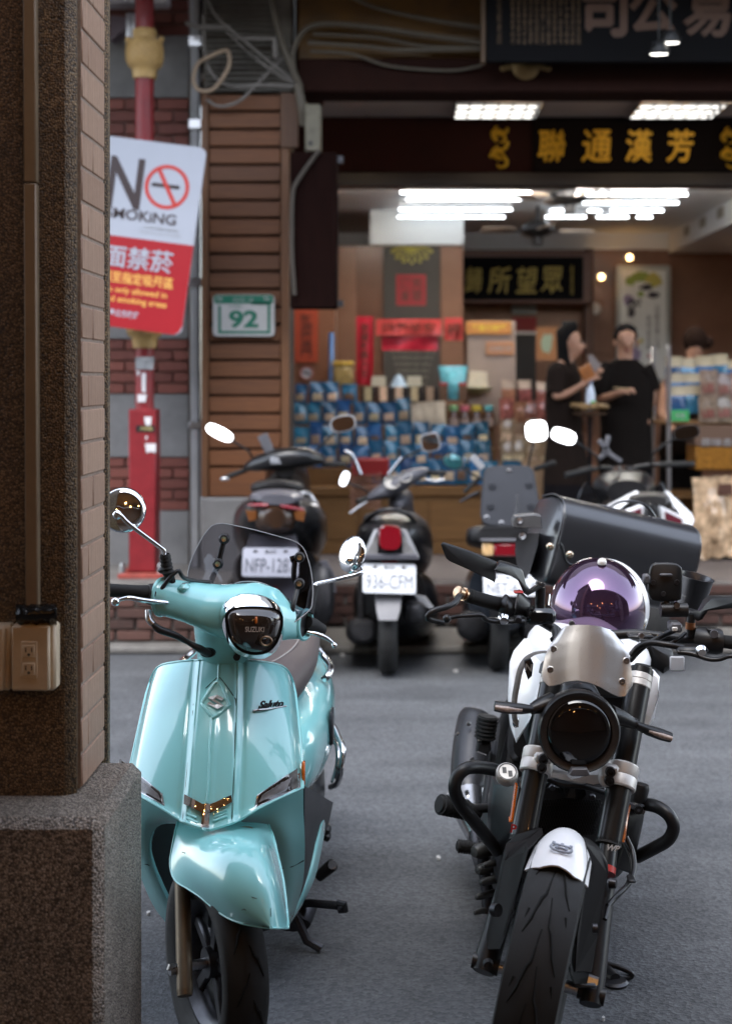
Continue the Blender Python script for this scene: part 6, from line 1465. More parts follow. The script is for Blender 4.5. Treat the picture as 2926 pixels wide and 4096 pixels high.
MB().box(cA(916, 915, 3.392), cA(932, 868, 3.402), .002).build('pilot_lamp', mat('pilot_amber', (.5, .12, .01), .3), hl)
# ---- windscreen
def wsY(sy, a=3.24, b_=.42):                                         # leaning plane Y = a + b z
    return (a+1.6*b_)/(1+b_*(sy-1520)/FS)
ws = [(505, 640), (510, 580), (535, 500), (595, 385), (640, 325), (665, 308), (700, 300), (745, 302), (900, 335), (1050, 375), (1150, 405), (1195, 432), (1225, 475), (1255, 570), (1270, 680), (1268, 770), (1245, 836), (1110, 928), (1102, 860), (1085, 770), (1040, 705), (960, 665), (880, 654), (800, 665), (745, 715), (715, 770), (700, 828), (620, 765), (545, 690)]
def wsg(x, y, off=0):
    sx, sy = A2(x, y); Yb = wsY(sy)-off; c = (x-890)/380; return P(sx, sy, Yb+.03*c*c)
M_screen = bpy.data.materials.new('smoked_screen'); M_screen.use_nodes = True
n, l, b = nodes_of(M_screen); ou = n['Material Output']; tr_ = n.new('ShaderNodeBsdfTransparent'); tr_.inputs[0].default_value = (.46, .46, .51, 1)
gs = n.new('ShaderNodeBsdfGlossy'); gs.inputs['Roughness'].default_value = .02; fr = n.new('ShaderNodeFresnel'); fr.inputs[0].default_value = 1.5
mxs = n.new('ShaderNodeMixShader'); l.new(fr.outputs[0], mxs.inputs[0]); l.new(tr_.outputs[0], mxs.inputs[1]); l.new(gs.outputs[0], mxs.inputs[2]); l.new(mxs.outputs[0], ou.inputs[0])
bmw = bmesh.new(); vs = [bmw.verts.new(wsg(p.x, p.y)) for p in resample(crom([(*p, 0) for p in ws], 4, True)+[V((*ws[0], 0))], 97)[:-1]]
eds = [bmw.edges.new((vs[i], vs[(i+1) % 96])) for i in range(96)]
bmesh.ops.triangle_fill(bmw, edges=eds, use_beauty=True, use_dissolve=False)
m = MB(); m.v = [v.co.copy() for v in bmw.verts]; bmw.verts.index_update(); m.f = [[v.index for v in f.verts] for f in bmw.faces]; m.m = [0]*len(m.f); bmw.free()
wd = m.build('windscreen', M_screen, sc_, 80)
edge_m = MB(); edge_m.tube([wsg(p.x, p.y) for p in crom([(*p, 0) for p in ws], 4, True)], .0016, 6, closed=True); edge_m.build('screen_edge', mat('screen_edge', (.30, .31, .33), .2), wd, 70)
for x, y in ((728, 392), (690, 545), (1190, 505), (1188, 666)):
    s = MB(); s.lathe([(.014, .006), (.0145, -.002), (.011, -.008), (.007, -.009)], wsg(x, y), (0, 1, 0), 14); o = s.build('screw_cap', M_black, wd, 40)
    s = MB(); s.lathe([(0, -.008), (.0065, -.0095), (.0075, -.004)], wsg(x, y), (0, 1, 0), 10); s.build('screw', mat('brass', (.45, .33, .2), .3, .9), o, 40)
m = MB(); m.tube([wsg(728, 392, -.012), wsg(690, 545, -.014), wsg(665, 610, -.01), cA(640, 680, 3.6)], .0075, 8, 4); m.build('screen_bracket', M_black, sc_, 60); m = MB(); m.tube([wsg(1190, 505, -.012), wsg(1135, 520, -.014)], .009, 8); m.tube([wsg(1160, 520, -.014), wsg(1155, 640, -.018), wsg(1180, 668, -.014), cA(1150, 800, 3.68), cA(1130, 880, 3.68)], .0075, 8, 4); m.build('screen_bracket', M_black, sc_, 60)
# ---- mirrors
def mirror(c, axis, r, stem, parent, Yoff=0):
    m = MB(); m.lathe([(0, -.011), (r*.35, -.0105), (r*.7, -.0075), (r*.92, -.0035), (r, .003), (r*.97, .007)], c, V(axis)*-1, 36); o = m.build('mirror', M_chrome, parent, 60)
    m = MB(); m.lathe([(0, .0065), (r*.96, .0065), (r*.96, .0075), (0, .0075)], c, V(axis)*-1, 36); m.build('mirror_glass', M_mirror, o)
    m = MB(); m.tube(stem, .0056, 10, 5); m.build('stem', M_chrome, o, 60)
    m = MB(); m.ball(stem[0], .012, 10, 8); m.build('pivot', M_chrome, o, 60); return o
c = cA(110, 215, 3.47); mirror(c, (.25, -.93, .15), 140*.6527/FS*3.47, [c+V((-.010, -.024, -.010)), cA(95, 250, 3.44), cA(150, 305, 3.445), cA(330, 440, 3.47), cA(358, 465, 3.475), cA(363, 500, 3.48)], sc_)
m = MB()
for k in range(5): m.lathe([(.012-.001*(k % 2), 0), (.016-.0004*k, .006), (.012, .013)], lerp(cA(385, 610, 3.49), cA(365, 495, 3.485), k/5), cA(365, 495, 3.485)-cA(385, 610, 3.49), 14)
m.tube([cA(400, 660, 3.5), cA(375, 560, 3.49)], .013, 12); m.build('mirror_boot', M_rubber, sc_, 60)
MB().box(cA(318, 608, 3.48), cA(400, 560, 3.51), .006).build('mirror_mount', M_black, sc_)
c = cA(1505, 485, 3.86); mirror(c, (-.70, -.64, .28), 118*.6527/FS*3.86, [c+V((-.005, -.018, -.015)), cA(1540, 540, 3.85), cA(1572, 588, 3.85), cA(1555, 605, 3.84), cA(1420, 640, 3.82), cA(1300, 665, 3.78), cA(1280, 690, 3.77)], sc_)
m = MB(); m.tube([cA(1282, 685, 3.77), cA(1270, 730, 3.76), cA(1250, 850, 3.74)], .012, 10); m.build('mirror_boot', M_rubber, sc_)
# ---- grips, levers, cables
m = MB(); m.tube([cA(-60, 700, 3.44), cA(30, 708, 3.45), cA(120, 712, 3.46), cA(200, 716, 3.465), cA(262, 722, 3.475)], [.0165, .0165, .0155, .0158, .0185], 16); m.build('grip', M_rubber, sc_)
m = MB(); m.tube([cA(255, 728, 3.475), cA(285, 732, 3.48), cA(340, 745, 3.5)], [.024, .027, .027], 18); m.build('switch_flange', M_black, sc_)
def lever(pts, parent, ball=.0075):
    m = MB(); m.ball(pts[0], ball, 10, 8); m.tube(pts, [.005, .0055, .0075, .008, .008, .0075][:len(pts)], 10, 5, flat=.8); return m.build('brake_lever', M_chrome, parent, 60)
lever([cA(62, 778, 3.40), cA(95, 763, 3.405), cA(150, 755, 3.41), cA(220, 767, 3.42), cA(300, 775, 3.44), cA(385, 782, 3.47)], sc_, .011)
m = MB(); m.tube([cA(262, 830, 3.47), cA(266, 885, 3.46), cA(290, 915, 3.46)], .008, 8, 4); m.build('cable_sleeve', M_steel, sc_, 60)
m = MB(); m.tube([cA(285, 905, 3.46), cA(330, 948, 3.46), cA(430, 985, 3.475), cA(510, 1030, 3.49), cA(575, 1065, 3.5), cA(630, 1095, 3.53)], [.006, .0095, .0085, .006, .0095, .0095], 10, 5); m.tube([cA(330, 800, 3.48), cA(345, 700, 3.47), cA(440, 590, 3.48), cA(480, 630, 3.5), cA(560, 650, 3.56), cA(650, 660, 3.62)], .0055, 8, 5); m.build('brake_hose', M_black, sc_, 60)
m = MB(); m.lathe([(0, -.004), (.011, -.003), (.013, .006)], cA(625, 1092, 3.545), (0, 1, 0), 14, sx=1.6); m.build('hose_grommet', M_black, sc_)
m = MB(); m.tube([cA(1235, 905, 3.73), cA(1280, 925, 3.76), cA(1325, 950, 3.79)], [.017, .0185, .016], 14, cap=True); m.build('grip', M_rubber, sc_)
lever([cA(1402, 1045, 3.74), cA(1385, 1022, 3.74), cA(1345, 995, 3.735), cA(1290, 975, 3.73), cA(1235, 962, 3.73)], sc_, .008)
# ---- rear: seat, side body, rails
XC = -.435
def body_loft(stn, e=2.6, n=28):
    q = crom([(s[0], s[1], s[2]) for s in stn], 5); h = crom([(s[3], 0, 0) for s in stn], 5)
    return [ell((XC, p.x, (p.y+p.z)/2), V((1, 0, 0)), V((0, 0, 1)), max(hh.x, .005), max((p.z-p.y)/2, .005), n, e) for p, hh in zip(q, h)]
m = MB(); m.loft(body_loft([(3.98, .655, .72, .06), (4.05, .64, .76, .11), (4.2, .645, .795, .145), (4.4, .66, .80, .16), (4.65, .67, .81, .155), (4.9, .68, .80, .13), (5.0, .70, .78, .06)], 2.5)); seat = m.build('seat', M_seat, sc_, 60)
m = MB(); m.tube([V((XC+.105*math.cos(a), 4.42+.33*math.sin(a), pl(4.42+.33*math.sin(a), [(4.05, .775), (4.2, .789), (4.4, .797), (4.8, .80)]))) for a in (2*math.pi*k/40 for k in range(40))], .0022, 6, closed=True); m.build('piping', mat('piping_grey', (.35, .32, .30), .5), seat, 60)
m = MB(); m.loft(body_loft([(3.95, .42, .58, .10), (4.02, .39, .63, .165), (4.2, .37, .66, .20), (4.4, .37, .68, .212), (4.65, .40, .69, .205), (4.9, .47, .70, .16), (5.08, .56, .69, .07)], 2.7)); m.build('side_body', M_teal, sc_, 60)
m = MB(); m.loft(body_loft([(3.9, .20, .42, .10), (4.0, .19, .42, .16), (4.3, .19, .43, .185), (4.6, .22, .44, .17), (4.85, .28, .46, .10)], 3)); m.build('lower_panel', M_gun, sc_, 60)
m = MB(); m.tube([V((XC+.213, 4.3, .385)), V((XC+.218, 4.5, .40)), V((XC+.2, 4.7, .43))], .004, 6, 4); m.build('side_seam', M_seam, sc_)
MB().box(V((XC+.205, 4.27, .50)), V((XC+.217, 4.36, .60)), .008).build('side_grille', M_gun, sc_)
m = MB(); m.tube([cB(1290, -20, 4.6), cB(1340, 45, 4.6), cB(1380, 105, 4.55), cB(1362, 160, 4.5), cB(1335, 185, 4.5)], .011, 10, 5); m.tube([cB(1240, -70, 4.95), cB(1280, -30, 4.8), cB(1300, 40, 4.7)], .010, 10, 5); m.build('grab_rail', M_chrome, sc_, 60); m = MB(); m.tube([cB(595, -40, 4.7), cB(540, 10, 4.6), cB(490, 55, 4.55), cB(460, 85, 4.5)], .012, 10, 5); m.build('grab_rail', M_chrome, sc_, 60)
m = MB(); m.tube([cB(1398, 470, 4.5), cB(1430, 540, 4.45), cB(1455, 610, 4.4), cB(1448, 690, 4.38), cB(1436, 775, 4.38), cB(1415, 825, 4.4), cB(1380, 842, 4.45)], .0095, 10, 5); m.tube([cB(1390, 545, 4.5), cB(1425, 610, 4.45), cB(1425, 700, 4.42), cB(1415, 790, 4.42)], .007, 10, 5); m.build('crash_bar', M_chrome, sc_, 60)
# footwell, board edge, pegs, stands
gz = strip([(1222, -160), (1220, 100), (1222, 250), (1210, 420), (1190, 520), (1160, 610), (1122, 698)], [(1395, -60), (1370, 60), (1335, 160), (1300, 300), (1260, 430), (1200, 560), (1130, 698)], 16, 6, (3.80, 3.80), (4.25, 3.82), 0)
m = MB(); m.sheet(gz, .01); m.build('footwell', M_gun, sc_, 60)
ge = strip([(1318, 90), (1290, 180), (1262, 280), (1232, 390), (1205, 470), (1170, 580), (1122, 694)], [(1348, 30), (1340, 140), (1318, 260), (1285, 400), (1238, 505), (1188, 602), (1128, 698)], 16, 5, (4.05, 3.72), (4.15, 3.76), .02)
m = MB(); m.sheet(ge, .012); m.build('board_edge', M_teal, sc_, 60)
m = MB(); m.tube([cC(1305, 395, 4.2), cC(1395, 320, 4.18)], [.016, .019], 12); m.build('passenger_peg', M_rubber, sc_, 40)
m = MB(); m.lathe([(.0, 0), (.013, 0), (.013, .002)], cC(1390, 322, 4.16), (.3, -1, 0), 10); m.build('peg_end', M_steel, sc_)
for dz in (90, 130): m = MB(); m.tube([cC(1350, dz-20, 4.5), cC(1362, dz+10, 4.45), cC(1350, dz+35, 4.45)], .012, 8, 3); m.build('linkage', M_black, sc_)
m = MB(); m.tube([cC(1180, 560, 4.05), cC(1260, 558, 4.0), cC(1430, 574, 3.95)], [.012, .011, .012], 10); m.tube([cC(1425, 556, 3.94), cC(1462, 560, 3.93), cC(1470, 598, 3.94), cC(1432, 600, 3.95)], .010, 8); m.build('stand_lever', M_dkmetal, sc_, 40)
m = MB(); m.loft([ell(cC(1190, 590, 4.05), V((1, 0, 0)), V((0, 0, 1)), .05, .03, 12), ell(cC(1150, 690, 4.0), V((1, 0, 0)), V((0, 0, 1)), .05, .02, 12)]); m.build('stand_pivot', M_dkmetal, sc_, 40); m = MB(); m.tube([V((XC+.1, 4.0, .15)), V((XC+.16, 3.98, .03)), V((XC+.2, 3.97, .012))], .013, 8); m.build('centre_stand', M_dkmetal, sc_, 40); m = MB(); m.tube([V((XC-.1, 4.0, .15)), V((XC-.16, 3.98, .03)), V((XC-.2, 3.97, .012))], .013, 8); m.build('centre_stand', M_dkmetal, sc_, 40)
m = MB(); m.loft(body_loft([(3.78, .13, .24, .10), (3.9, .11, .26, .15), (4.3, .12, .26, .15), (4.7, .15, .30, .12)], 3)); m.build('belly', M_black, sc_, 60)
wheel((XC, 4.72, .235), (1, 0, 0), .235, .11, .15, sc_, 5, n=36, grooves=False)
m = MB(); m.loft([ell((XC-.1, Y, z), V((1, 0, 0)), V((0, 0, 1)), r_, r_, 14) for Y, z, r_ in ((4.45, .25, .03), (4.55, .27, .055), (4.95, .33, .06), (5.0, .34, .03))]); m.build('exhaust', M_dkmetal, sc_, 50)
m = MB(); m.loft([ell((XC, 5.07, .60), V((1, 0, 0)), V((0, 0, 1)), .08, .035, 16), ell((XC, 5.13, .60), V((1, 0, 0)), V((0, 0, 1)), .06, .028, 16)]); m.build('tail_light', M_redlens, sc_, 50)
m = MB(); m.loft([[V((XC+x, Y, z)) for x in (-.08, 0, .08)] for Y, z in ((4.5, .45), (4.75, .5), (5.0, .42), (5.05, .3))], closed=False); m.sheet([[V((XC+x, Y, z-.004)) for x in (-.08, 0, .08)] for Y, z in ((4.5, .45), (4.75, .5), (5.0, .42), (5.05, .3))], .004); m.build('rear_fender', M_black, sc_, 50)
# ================================================================ WHITE AND BLACK MOTORCYCLE (nearest, right)
mo = thing('black_motorcycle', 'black naked motorcycle with brushed metal flyscreen and white front fender', 'motorcycle', (.45, 3.8, 0))
M_alu = mat('brushed_aluminium', (.60, .58, .55), .30, 1); 
n, l, b = nodes_of(M_alu); tc = n.new('ShaderNodeTexCoord'); mp = n.new('ShaderNodeMapping'); mp.inputs['Scale'].default_value = (220, 220, 6); t = n.new('ShaderNodeTexNoise'); t.inputs['Scale'].default_value = 4; t.inputs['Detail'].default_value = 3
l.new(tc.outputs['Object'], mp.inputs[0]); l.new(mp.outputs[0], t.inputs['Vector']); rr_ = n.new('ShaderNodeMapRange'); rr_.inputs[3].default_value = .22; rr_.inputs[4].default_value = .40; l.new(t.outputs[0], rr_.inputs[0]); l.new(rr_.outputs[0], b.inputs['Roughness'])
bp = n.new('ShaderNodeBump'); bp.inputs['Strength'].default_value = .08; bp.inputs['Distance'].default_value = .001; l.new(t.outputs[0], bp.inputs['Height']); l.new(bp.outputs[0], b.inputs['Normal'])
M_clamp = mat('cast_silver', (.66, .64, .61), .4, .3, var=.08, scale=30, bump=.06, bscale=300)
M_wht = mat('moto_white', (.84, .84, .85), .35, coat=.3)
M_mblk = mat('satin_black', (.014, .014, .015), .38, var=.15, scale=20); M_fblk = mat('fork_black', (.010, .010, .010), .3, .2, coat=.1)
M_leather = mat('black_leather', (.018, .019, .023), .30, var=.1, scale=14, bump=.06, bscale=350, spec=.9, coat=.25)
LEAN = R(11); STE = R(12)
up = V((math.sin(LEAN), 0, math.cos(LEAN))); fwd = V((-math.sin(STE), -math.cos(STE), 0)); rgt = up.cross(fwd)*-1 if False else fwd.cross(up)*1
rgt = V((math.cos(STE)*math.cos(LEAN), -math.sin(STE), -math.sin(LEAN))).normalized()
MC = P(2150, 3915, 3.12)
wheel(MC, rgt, .298, .128, .215, mo, 5, disc=1, seed=.2, gstyle=1, n=72)
# ---- fork: legs from the top clamp down to the axle
def leg(pts, r, mt, name='fork_tube', f=cE): m = MB(); m.tube([f(*p) for p in pts], r, 20); return m.build(name, mt, mo, 40)
lt, lb = cE(703, 30, 3.50), cE(529, 930, 3.30); rt, rb = cE(1150, 40, 3.52), cE(980, 945, 3.30)
lax, rax = MC-rgt*.118, MC+rgt*.118
for T, B_, A_ in ((lt, lb, lax), (rt, rb, rax)):
    m = MB(); m.tube([T, B_], .0305, 24); m.build('fork_tube', M_fblk, mo, 40)
    m = MB(); m.tube([B_, lerp(B_, A_, .2)], .0225, 20); m.build('fork_slider', M_fblk, mo, 40)
    m = MB(); m.tube([B_+(T-B_)*.012, B_-(T-B_)*.012], .0305, 24); m.build('dust_seal', M_rubber, mo, 40)
    m = MB(); m.tube([lerp(B_, A_, .3), lerp(B_, A_, .95), lerp(B_, A_, 1.07)], [.026, .028, .024], 14); m.lathe([(0, -.03), (.018, -.03), (.02, .03), (0, .03)], A_, rgt, 14); m.build('fork_foot', M_mblk, mo, 40)
    m = MB(); m.tube([lerp(B_, A_, .17), lerp(B_, A_, .215)], .0237, 20); m.build('red_band', mat('band_red', (.45, .03, .02), .4), mo)
m = MB(); m.lathe([(0, -.14), (.014, -.14), (.014, .14), (0, .14)], MC, rgt, 14); m.build('axle', M_steel, mo)
text('WP', M_wht, cE(1005, 970, 3.268), (1, 0, -.15), up, mo, h=.014, bold=.03, shear=.3); text('P', mat('print_red', (.5, .03, .03), .4), cE(485, 868, 3.27), (1, 0, -.15), up, mo, h=.02, bold=.03)
for T, B_ in ((lt, lb),): m = MB(); m.prism([cE(462, 835, 3.32), cE(472, 820, 3.32), cE(496, 645, 3.35), cE(506, 648, 3.35), cE(480, 832, 3.32)], (0, .03, 0)); m.build('side_reflector', M_amber, mo)
m = MB(); m.prism([cE(1041, 940, 3.29), cE(1075, 755, 3.34), cE(1095, 752, 3.34), cE(1064, 945, 3.29)], (0, .03, 0), .003); m.build('side_reflector', mat('amber_dark', (.36, .10, .02), .2, coat=.6, var=.2, scale=120), mo)
# clamps
def clamp(cx0, cx1, y0, y1, skew, f, Y, name='fork_clamp', r=.0388):
    (T, B_), ta, tb = Y; c0, c1 = lerp(T, B_, ta), lerp(T, B_, tb)
    m = MB(); m.tube([c0, lerp(c0, c1, .06), lerp(c0, c1, .45), lerp(c0, c1, .5), lerp(c0, c1, .55), lerp(c0, c1, .94), c1], [r*.94, r, r, r*.96, r, r, r*.94], 26); return m.build(name, M_clamp, mo, 30)
k1 = clamp(540, 690, 470, 590, -24, cE, ((lt, lb), .49, .625)); k2 = clamp(965, 1118, 552, 682, -24, cE, ((rt, rb), .565, .70))
for k_, pts in ((k1, ((640, 508), (632, 553))), (k2, ((990, 575), (984, 621)))):
    for x, y in pts:
        m = MB(); m.lathe([(0, .003), (.006, .003), (.007, -.003), (.0115, -.003), (.0125, .008)], cE(x, y, 3.338), (0, 1, 0), 14); m.build('clamp_bolt', M_black, k_, 40)
        o = MB(); o.box(cE(x, y, 3.348)-V((.021, 0, .0145)), cE(x, y, 3.348)+V((.021, .05, .0145)), .006); o.build('clamp_ear', M_clamp, k_)
m = MB(); m.prism([cE(x, y, 3.40) for x, y in ((672, 560), (760, 575), (790, 600), (890, 600), (950, 575), (960, 640), (900, 625), (850, 640), (790, 632), (740, 600), (690, 612), (650, 612))], (0, .05, 0), .006); m.build('lower_yoke', M_clamp, mo)
k3 = clamp(0, 0, 0, 0, 0, cD, ((rt, rb), .035, .115), r=.032); k4 = clamp(0, 0, 0, 0, 0, cD, ((lt, lb), .035, .115), r=.032)
m = MB(); m.lathe([(0, .028), (.02, .028), (.024, .02), (.024, 0)], cD(1150, 985, 3.515), up, 18); m.build('fork_cap', M_dkmetal, mo)
m = MB(); m.lathe([(0, .028), (.02, .028), (.024, .02), (.024, 0)], cD(665, 975, 3.53), up, 18); m.build('fork_cap', M_dkmetal, mo)
MB().bar(cD(650, 1030, 3.56), cD(1150, 1045, 3.55), .03, .05, .006).build('upper_yoke', M_mblk, mo)
# ---- headlight
hc_ = cE(828, 366, 3.285); hn = V((-.02, -.985, .05)).normalized(); hr = 214*.7672/FS*3.285
m = MB(); m.lathe([(hr*.96, -.004), (hr, .004), (hr, .03), (hr*.93, .08), (hr*.7, .13), (hr*.3, .15), (0, .15)], hc_, -hn, 56); hlm = m.build('headlight', M_mblk, mo, 40)
m = MB(); m.lathe([(hr*.955, -.003), (hr*.90, .001), (hr*.80, .001), (hr*.79, .004)], hc_, -hn, 56); m.build('light_ring', mat('ring_brown', (.022, .017, .015), .5, coat=.08), hlm, 40)
m = MB(); m.lathe([(hr*.795, .0025), (hr*.78, -.002), (hr*.6, -.008), (hr*.3, -.013), (0, -.0145)], hc_, -hn, 56); m.build('lens', mat('moto_lens', (.004, .003, .003), .05, coat=.6), hlm, 60)
m = MB(); m.prism([cE(x, y, 3.262) for x, y in ((770, 590), (788, 556), (870, 556), (886, 590), (860, 597), (795, 597))], (0, .02, 0), .003); m.build('ring_notch', M_grey, hlm)
m = MB(); m.prism([cE(x, y, 3.37) for x, y in ((735, 190), (760, 130), (830, 110), (900, 125), (940, 175), (900, 210), (780, 210))], (0, .10, 0), .01); m.build('light_bracket', M_mblk, mo)
for s, st_p, bd in ((-1, [(690, 205, 3.34), (640, 222, 3.33), (590, 240, 3.32), (575, 243, 3.32)], [(580, 245, 3.31), (525, 243, 3.305), (450, 238, 3.30), (385, 228, 3.30)]), (1, [(985, 270, 3.34), (1040, 290, 3.35), (1100, 315, 3.36), (1125, 325, 3.36)], [(1120, 325, 3.36), (1180, 352, 3.37), (1250, 376, 3.38), (1305, 393, 3.38)])):
    m = MB(); m.tube(grp(cE, st_p), [.028, .024, .017, .016], 12, 3, flat=.8); o = m.build('signal_stalk', M_mblk, mo, 50)
    m = MB(); m.tube(grp(cE, bd), [.012, .0165, .0185, .016], 14, 5, flat=.75); sg_ = m.build('turn_signal', M_mblk, mo, 60)
    m = MB(); q = grp(cE, bd[1:]); m.tube([p+V((0, -.0105, 0)) for p in q], [.007, .0115, .009], 12, 4, flat=.7); m.build('lens', mat('signal_lens', (.36, .28, .24), .12, coat=.8, var=.35, scale=160), sg_, 60)
# ---- flyscreen
def fly(u, v, off=0):
    a = abs(u); yt = pl(u, [(-1, 754), (-.93, 738), (-.8, 724), (-.45, 717), (0, 718), (.4, 726), (.7, 742), (.88, 760), (1, 786)])
    yb = pl(u, [(-1, 1005), (-.86, 1036), (-.72, 1034), (-.45, 1012), (-.2, 1007), (.05, 1018), (.3, 1042), (.55, 1076), (.72, 1093), (.85, 1088), (1, 1030)])
    y = lerp(yt, yb, v)
    L = pl(v, [(0, 722), (.12, 700), (.3, 668), (.55, 645), (.8, 633), (1, 634)]); Rr = pl(v, [(0, 1030), (.12, 1058), (.3, 1083), (.6, 1096), (.9, 1104), (1, 1102)])
    x = lerp(L, Rr, (u+1)/2); return cD(x, y, 3.36-.065*v+.02*u*u-off)
g = [[fly(k/20-1, i/24) for k in range(41)] for i in range(25)]
m = MB(); m.sheet(g, .003); fs_ = m.build('flyscreen', M_alu, mo, 60)
for x, y in ((693, 843), (676, 950), (1072, 903), (1050, 1012)):
    m = MB(); Yd = depth_at(g, 1680+.7672*x, 1950+.7672*y); m.lathe([(.0, -.001), (.0028, -.001), (.003, -.005), (.0072, -.005), (.008, .001)], cD(x, y, Yd), (0, 1, 0), 14); m.build('screw', M_steel, fs_, 40)
# ---- tank and white side covers
def mloft(rings, mt, name, f, e=2.6, n=28):
    rr = []
    for xc_, yc_, rx, ry, Y in rings:
        k = (f(1, 0, Y)-f(0, 0, Y)).x; rr.append(ell(f(xc_, yc_, Y), rgt*V((1, 0, 1)), up, rx*k, ry*k, n, e))
    q = [crom([r[i] for r in rr], 4) for i in range(n)]
    m = MB(); m.loft([[q[i][k] for i in range(n)] for k in range(len(q[0]))]); return m.build(name, mt, mo, 60)
mloft([(850, 930, 150, 60, 3.62), (860, 930, 250, 120, 3.70), (870, 900, 330, 150, 3.85), (870, 860, 330, 150, 4.1), (860, 820, 260, 130, 4.35)], M_wht, 'tank', cD)
def shell(pts, Y, d, mt, name, f, c=.01, parent=None): m = MB(); m.prism([f(x, y, Y if len(q_) == 0 else q_[0]) for x, y, *q_ in pts], d, c); return m.build(name, mt, parent or mo, 50)
tl_ = shell([(555, 825, 3.8), (690, 818, 3.8), (690, 930, 3.62), (650, 1010, 3.58), (600, 1150, 3.60), (560, 1240, 3.64), (500, 1340, 3.72), (478, 1280, 3.74), (468, 1150, 3.74), (478, 950, 3.76), (500, 890, 3.78)], 3.6, (0, .10, 0), M_wht, 'side_cover', cD)
shell([(1105, 920, 3.75), (1160, 945, 3.72), (1250, 992, 3.72), (1240, 1100, 3.66), (1218, 1220, 3.68), (1165, 1290, 3.7), (1150, 1150, 3.68)], 3.6, (0, .10, 0), M_wht, 'side_cover', cD)
shell([(540, 905, 3.575), (575, 893, 3.575), (588, 920, 3.575), (580, 985, 3.57), (560, 1005, 3.57), (545, 960, 3.57)], 3.57, (0, .012, 0), M_mblk, 'tank_badge', cD, .002, tl_)
text('N', M_clamp, cD(563, 940, 3.566), (1, 0, -.1), up, tl_, h=.018, bold=.03)
m = MB(); m.tube(grp(cD, [(700, 858, 3.72), (640, 858, 3.66), (590, 868, 3.62), (550, 895, 3.60), (520, 950, 3.585), (502, 1030, 3.58), (490, 1100, 3.585), (488, 1190, 3.59), (496, 1245, 3.60)]), .010, 6, 5, flat=.3); m.build('strap', mat('strap_grey', (.24, .22, .20), .8, var=.15, scale=60), mo, 60)
m = MB(); m.ball(cE(495, 310, 3.60), (.009, .006, .016), 8, 6); m.build('strap_tip', M_chrome, mo)
# ---- handlebar, controls
YHb = 3.62
m = MB(); m.tube(grp(cD, [(420, 655, 3.56), (560, 665, 3.60), (690, 735, 3.64), (760, 770, 3.65), (1000, 770, 3.65), (1110, 765, 3.65), (1250, 778, 3.64), (1440, 800, 3.60), (1640, 810, 3.56)]), .0125, 12, 5); m.build('handlebar', M_mblk, mo, 60)
m = MB(); m.tube(grp(cD, [(236, 562, 3.46), (300, 580, 3.48), (420, 615, 3.53)]), [.0165, .0168, .0175], 16); gp = m.build('grip', M_rubber, mo, 40)
m = MB()
for t in (.06, .14, .86, .93): c0 = lerp(cD(236, 562, 3.46), cD(420, 615, 3.53), t); m.tube([c0, c0+(cD(420, 615, 3.53)-cD(236, 562, 3.46)).normalized()*.004], .0182, 16)
m.build('grip_ridge', M_rubber, gp, 40)
m = MB(); d_ = (cD(236, 562, 3.46)-cD(420, 615, 3.53)).normalized(); c0 = cD(232, 560, 3.458)
m.tube([c0, c0+d_*.006, c0+d_*.0065, c0+d_*.016, c0+d_*.0165, c0+d_*.026, c0+d_*.028], [.0165, .0165, .013, .0165, .0165, .0165, .012], 18); m.build('bar_end', mat('bronze', (.50, .34, .22), .25, 1), mo, 30)
m = MB(); m.tube(grp(cD, [(215, 555, 3.45), (195, 575, 3.42), (180, 600, 3.40), (140, 622, 3.38), (62, 648, 3.36), (38, 685, 3.36), (118, 707, 3.38)]), [.008, .008, .007, .0075, .008, .007, .006], 8, 3); m.build('lever_guard', M_mblk, mo, 50)
m = MB(); m.box(cD(412, 690, 3.49), cD(482, 552, 3.56), .018); m.loft([ell(cD(500, 600, 3.53), up, V((0, 1, 0)), .034, .03, 14), ell(cD(560, 640, 3.56), up, V((0, 1, 0)), .024, .026, 14)]); m.build('switch_housing', M_mblk, mo, 40)
MB().box(cD(488, 556, 3.50), cD(532, 535, 3.53), .004).build('kill_switch', mat('switch_red', (.45, .02, .02), .4), mo)
MB().box(cD(552, 722, 3.50), cD(692, 612, 3.57), .010).build('reservoir', M_blackgloss, mo)
m = MB(); m.ball(cD(137, 685, 3.42), .0105, 10, 8); m.tube(grp(cD, [(137, 685, 3.42), (190, 674, 3.43), (260, 668, 3.44), (315, 667, 3.45), (340, 688, 3.47), (400, 700, 3.49), (470, 698, 3.51)]), [.006, .0065, .0085, .009, .009, .010, .010], 10, 4, flat=.7); m.build('brake_lever', M_mblk, mo, 60)
m = MB(); m.box(cD(340, 712, 3.49), cD(545, 675, 3.53), .008); m.build('lever_perch', M_mblk, mo)
for x, y in ((433, 690), (1463, 855)): m = MB(); m.lathe([(0, -.008), (.010, -.008), (.0125, -.003), (.0145, .004)], cD(x, y, 3.485), (0, 1, .3), 16); m.build('pivot_bolt', M_chrome, mo, 40)
m = MB(); m.lathe([(0, -.006), (.008, -.006), (.010, .004)], cD(508, 690, 3.49), (0, 1, .3), 12); m.build('perch_bolt', M_dkmetal, mo)
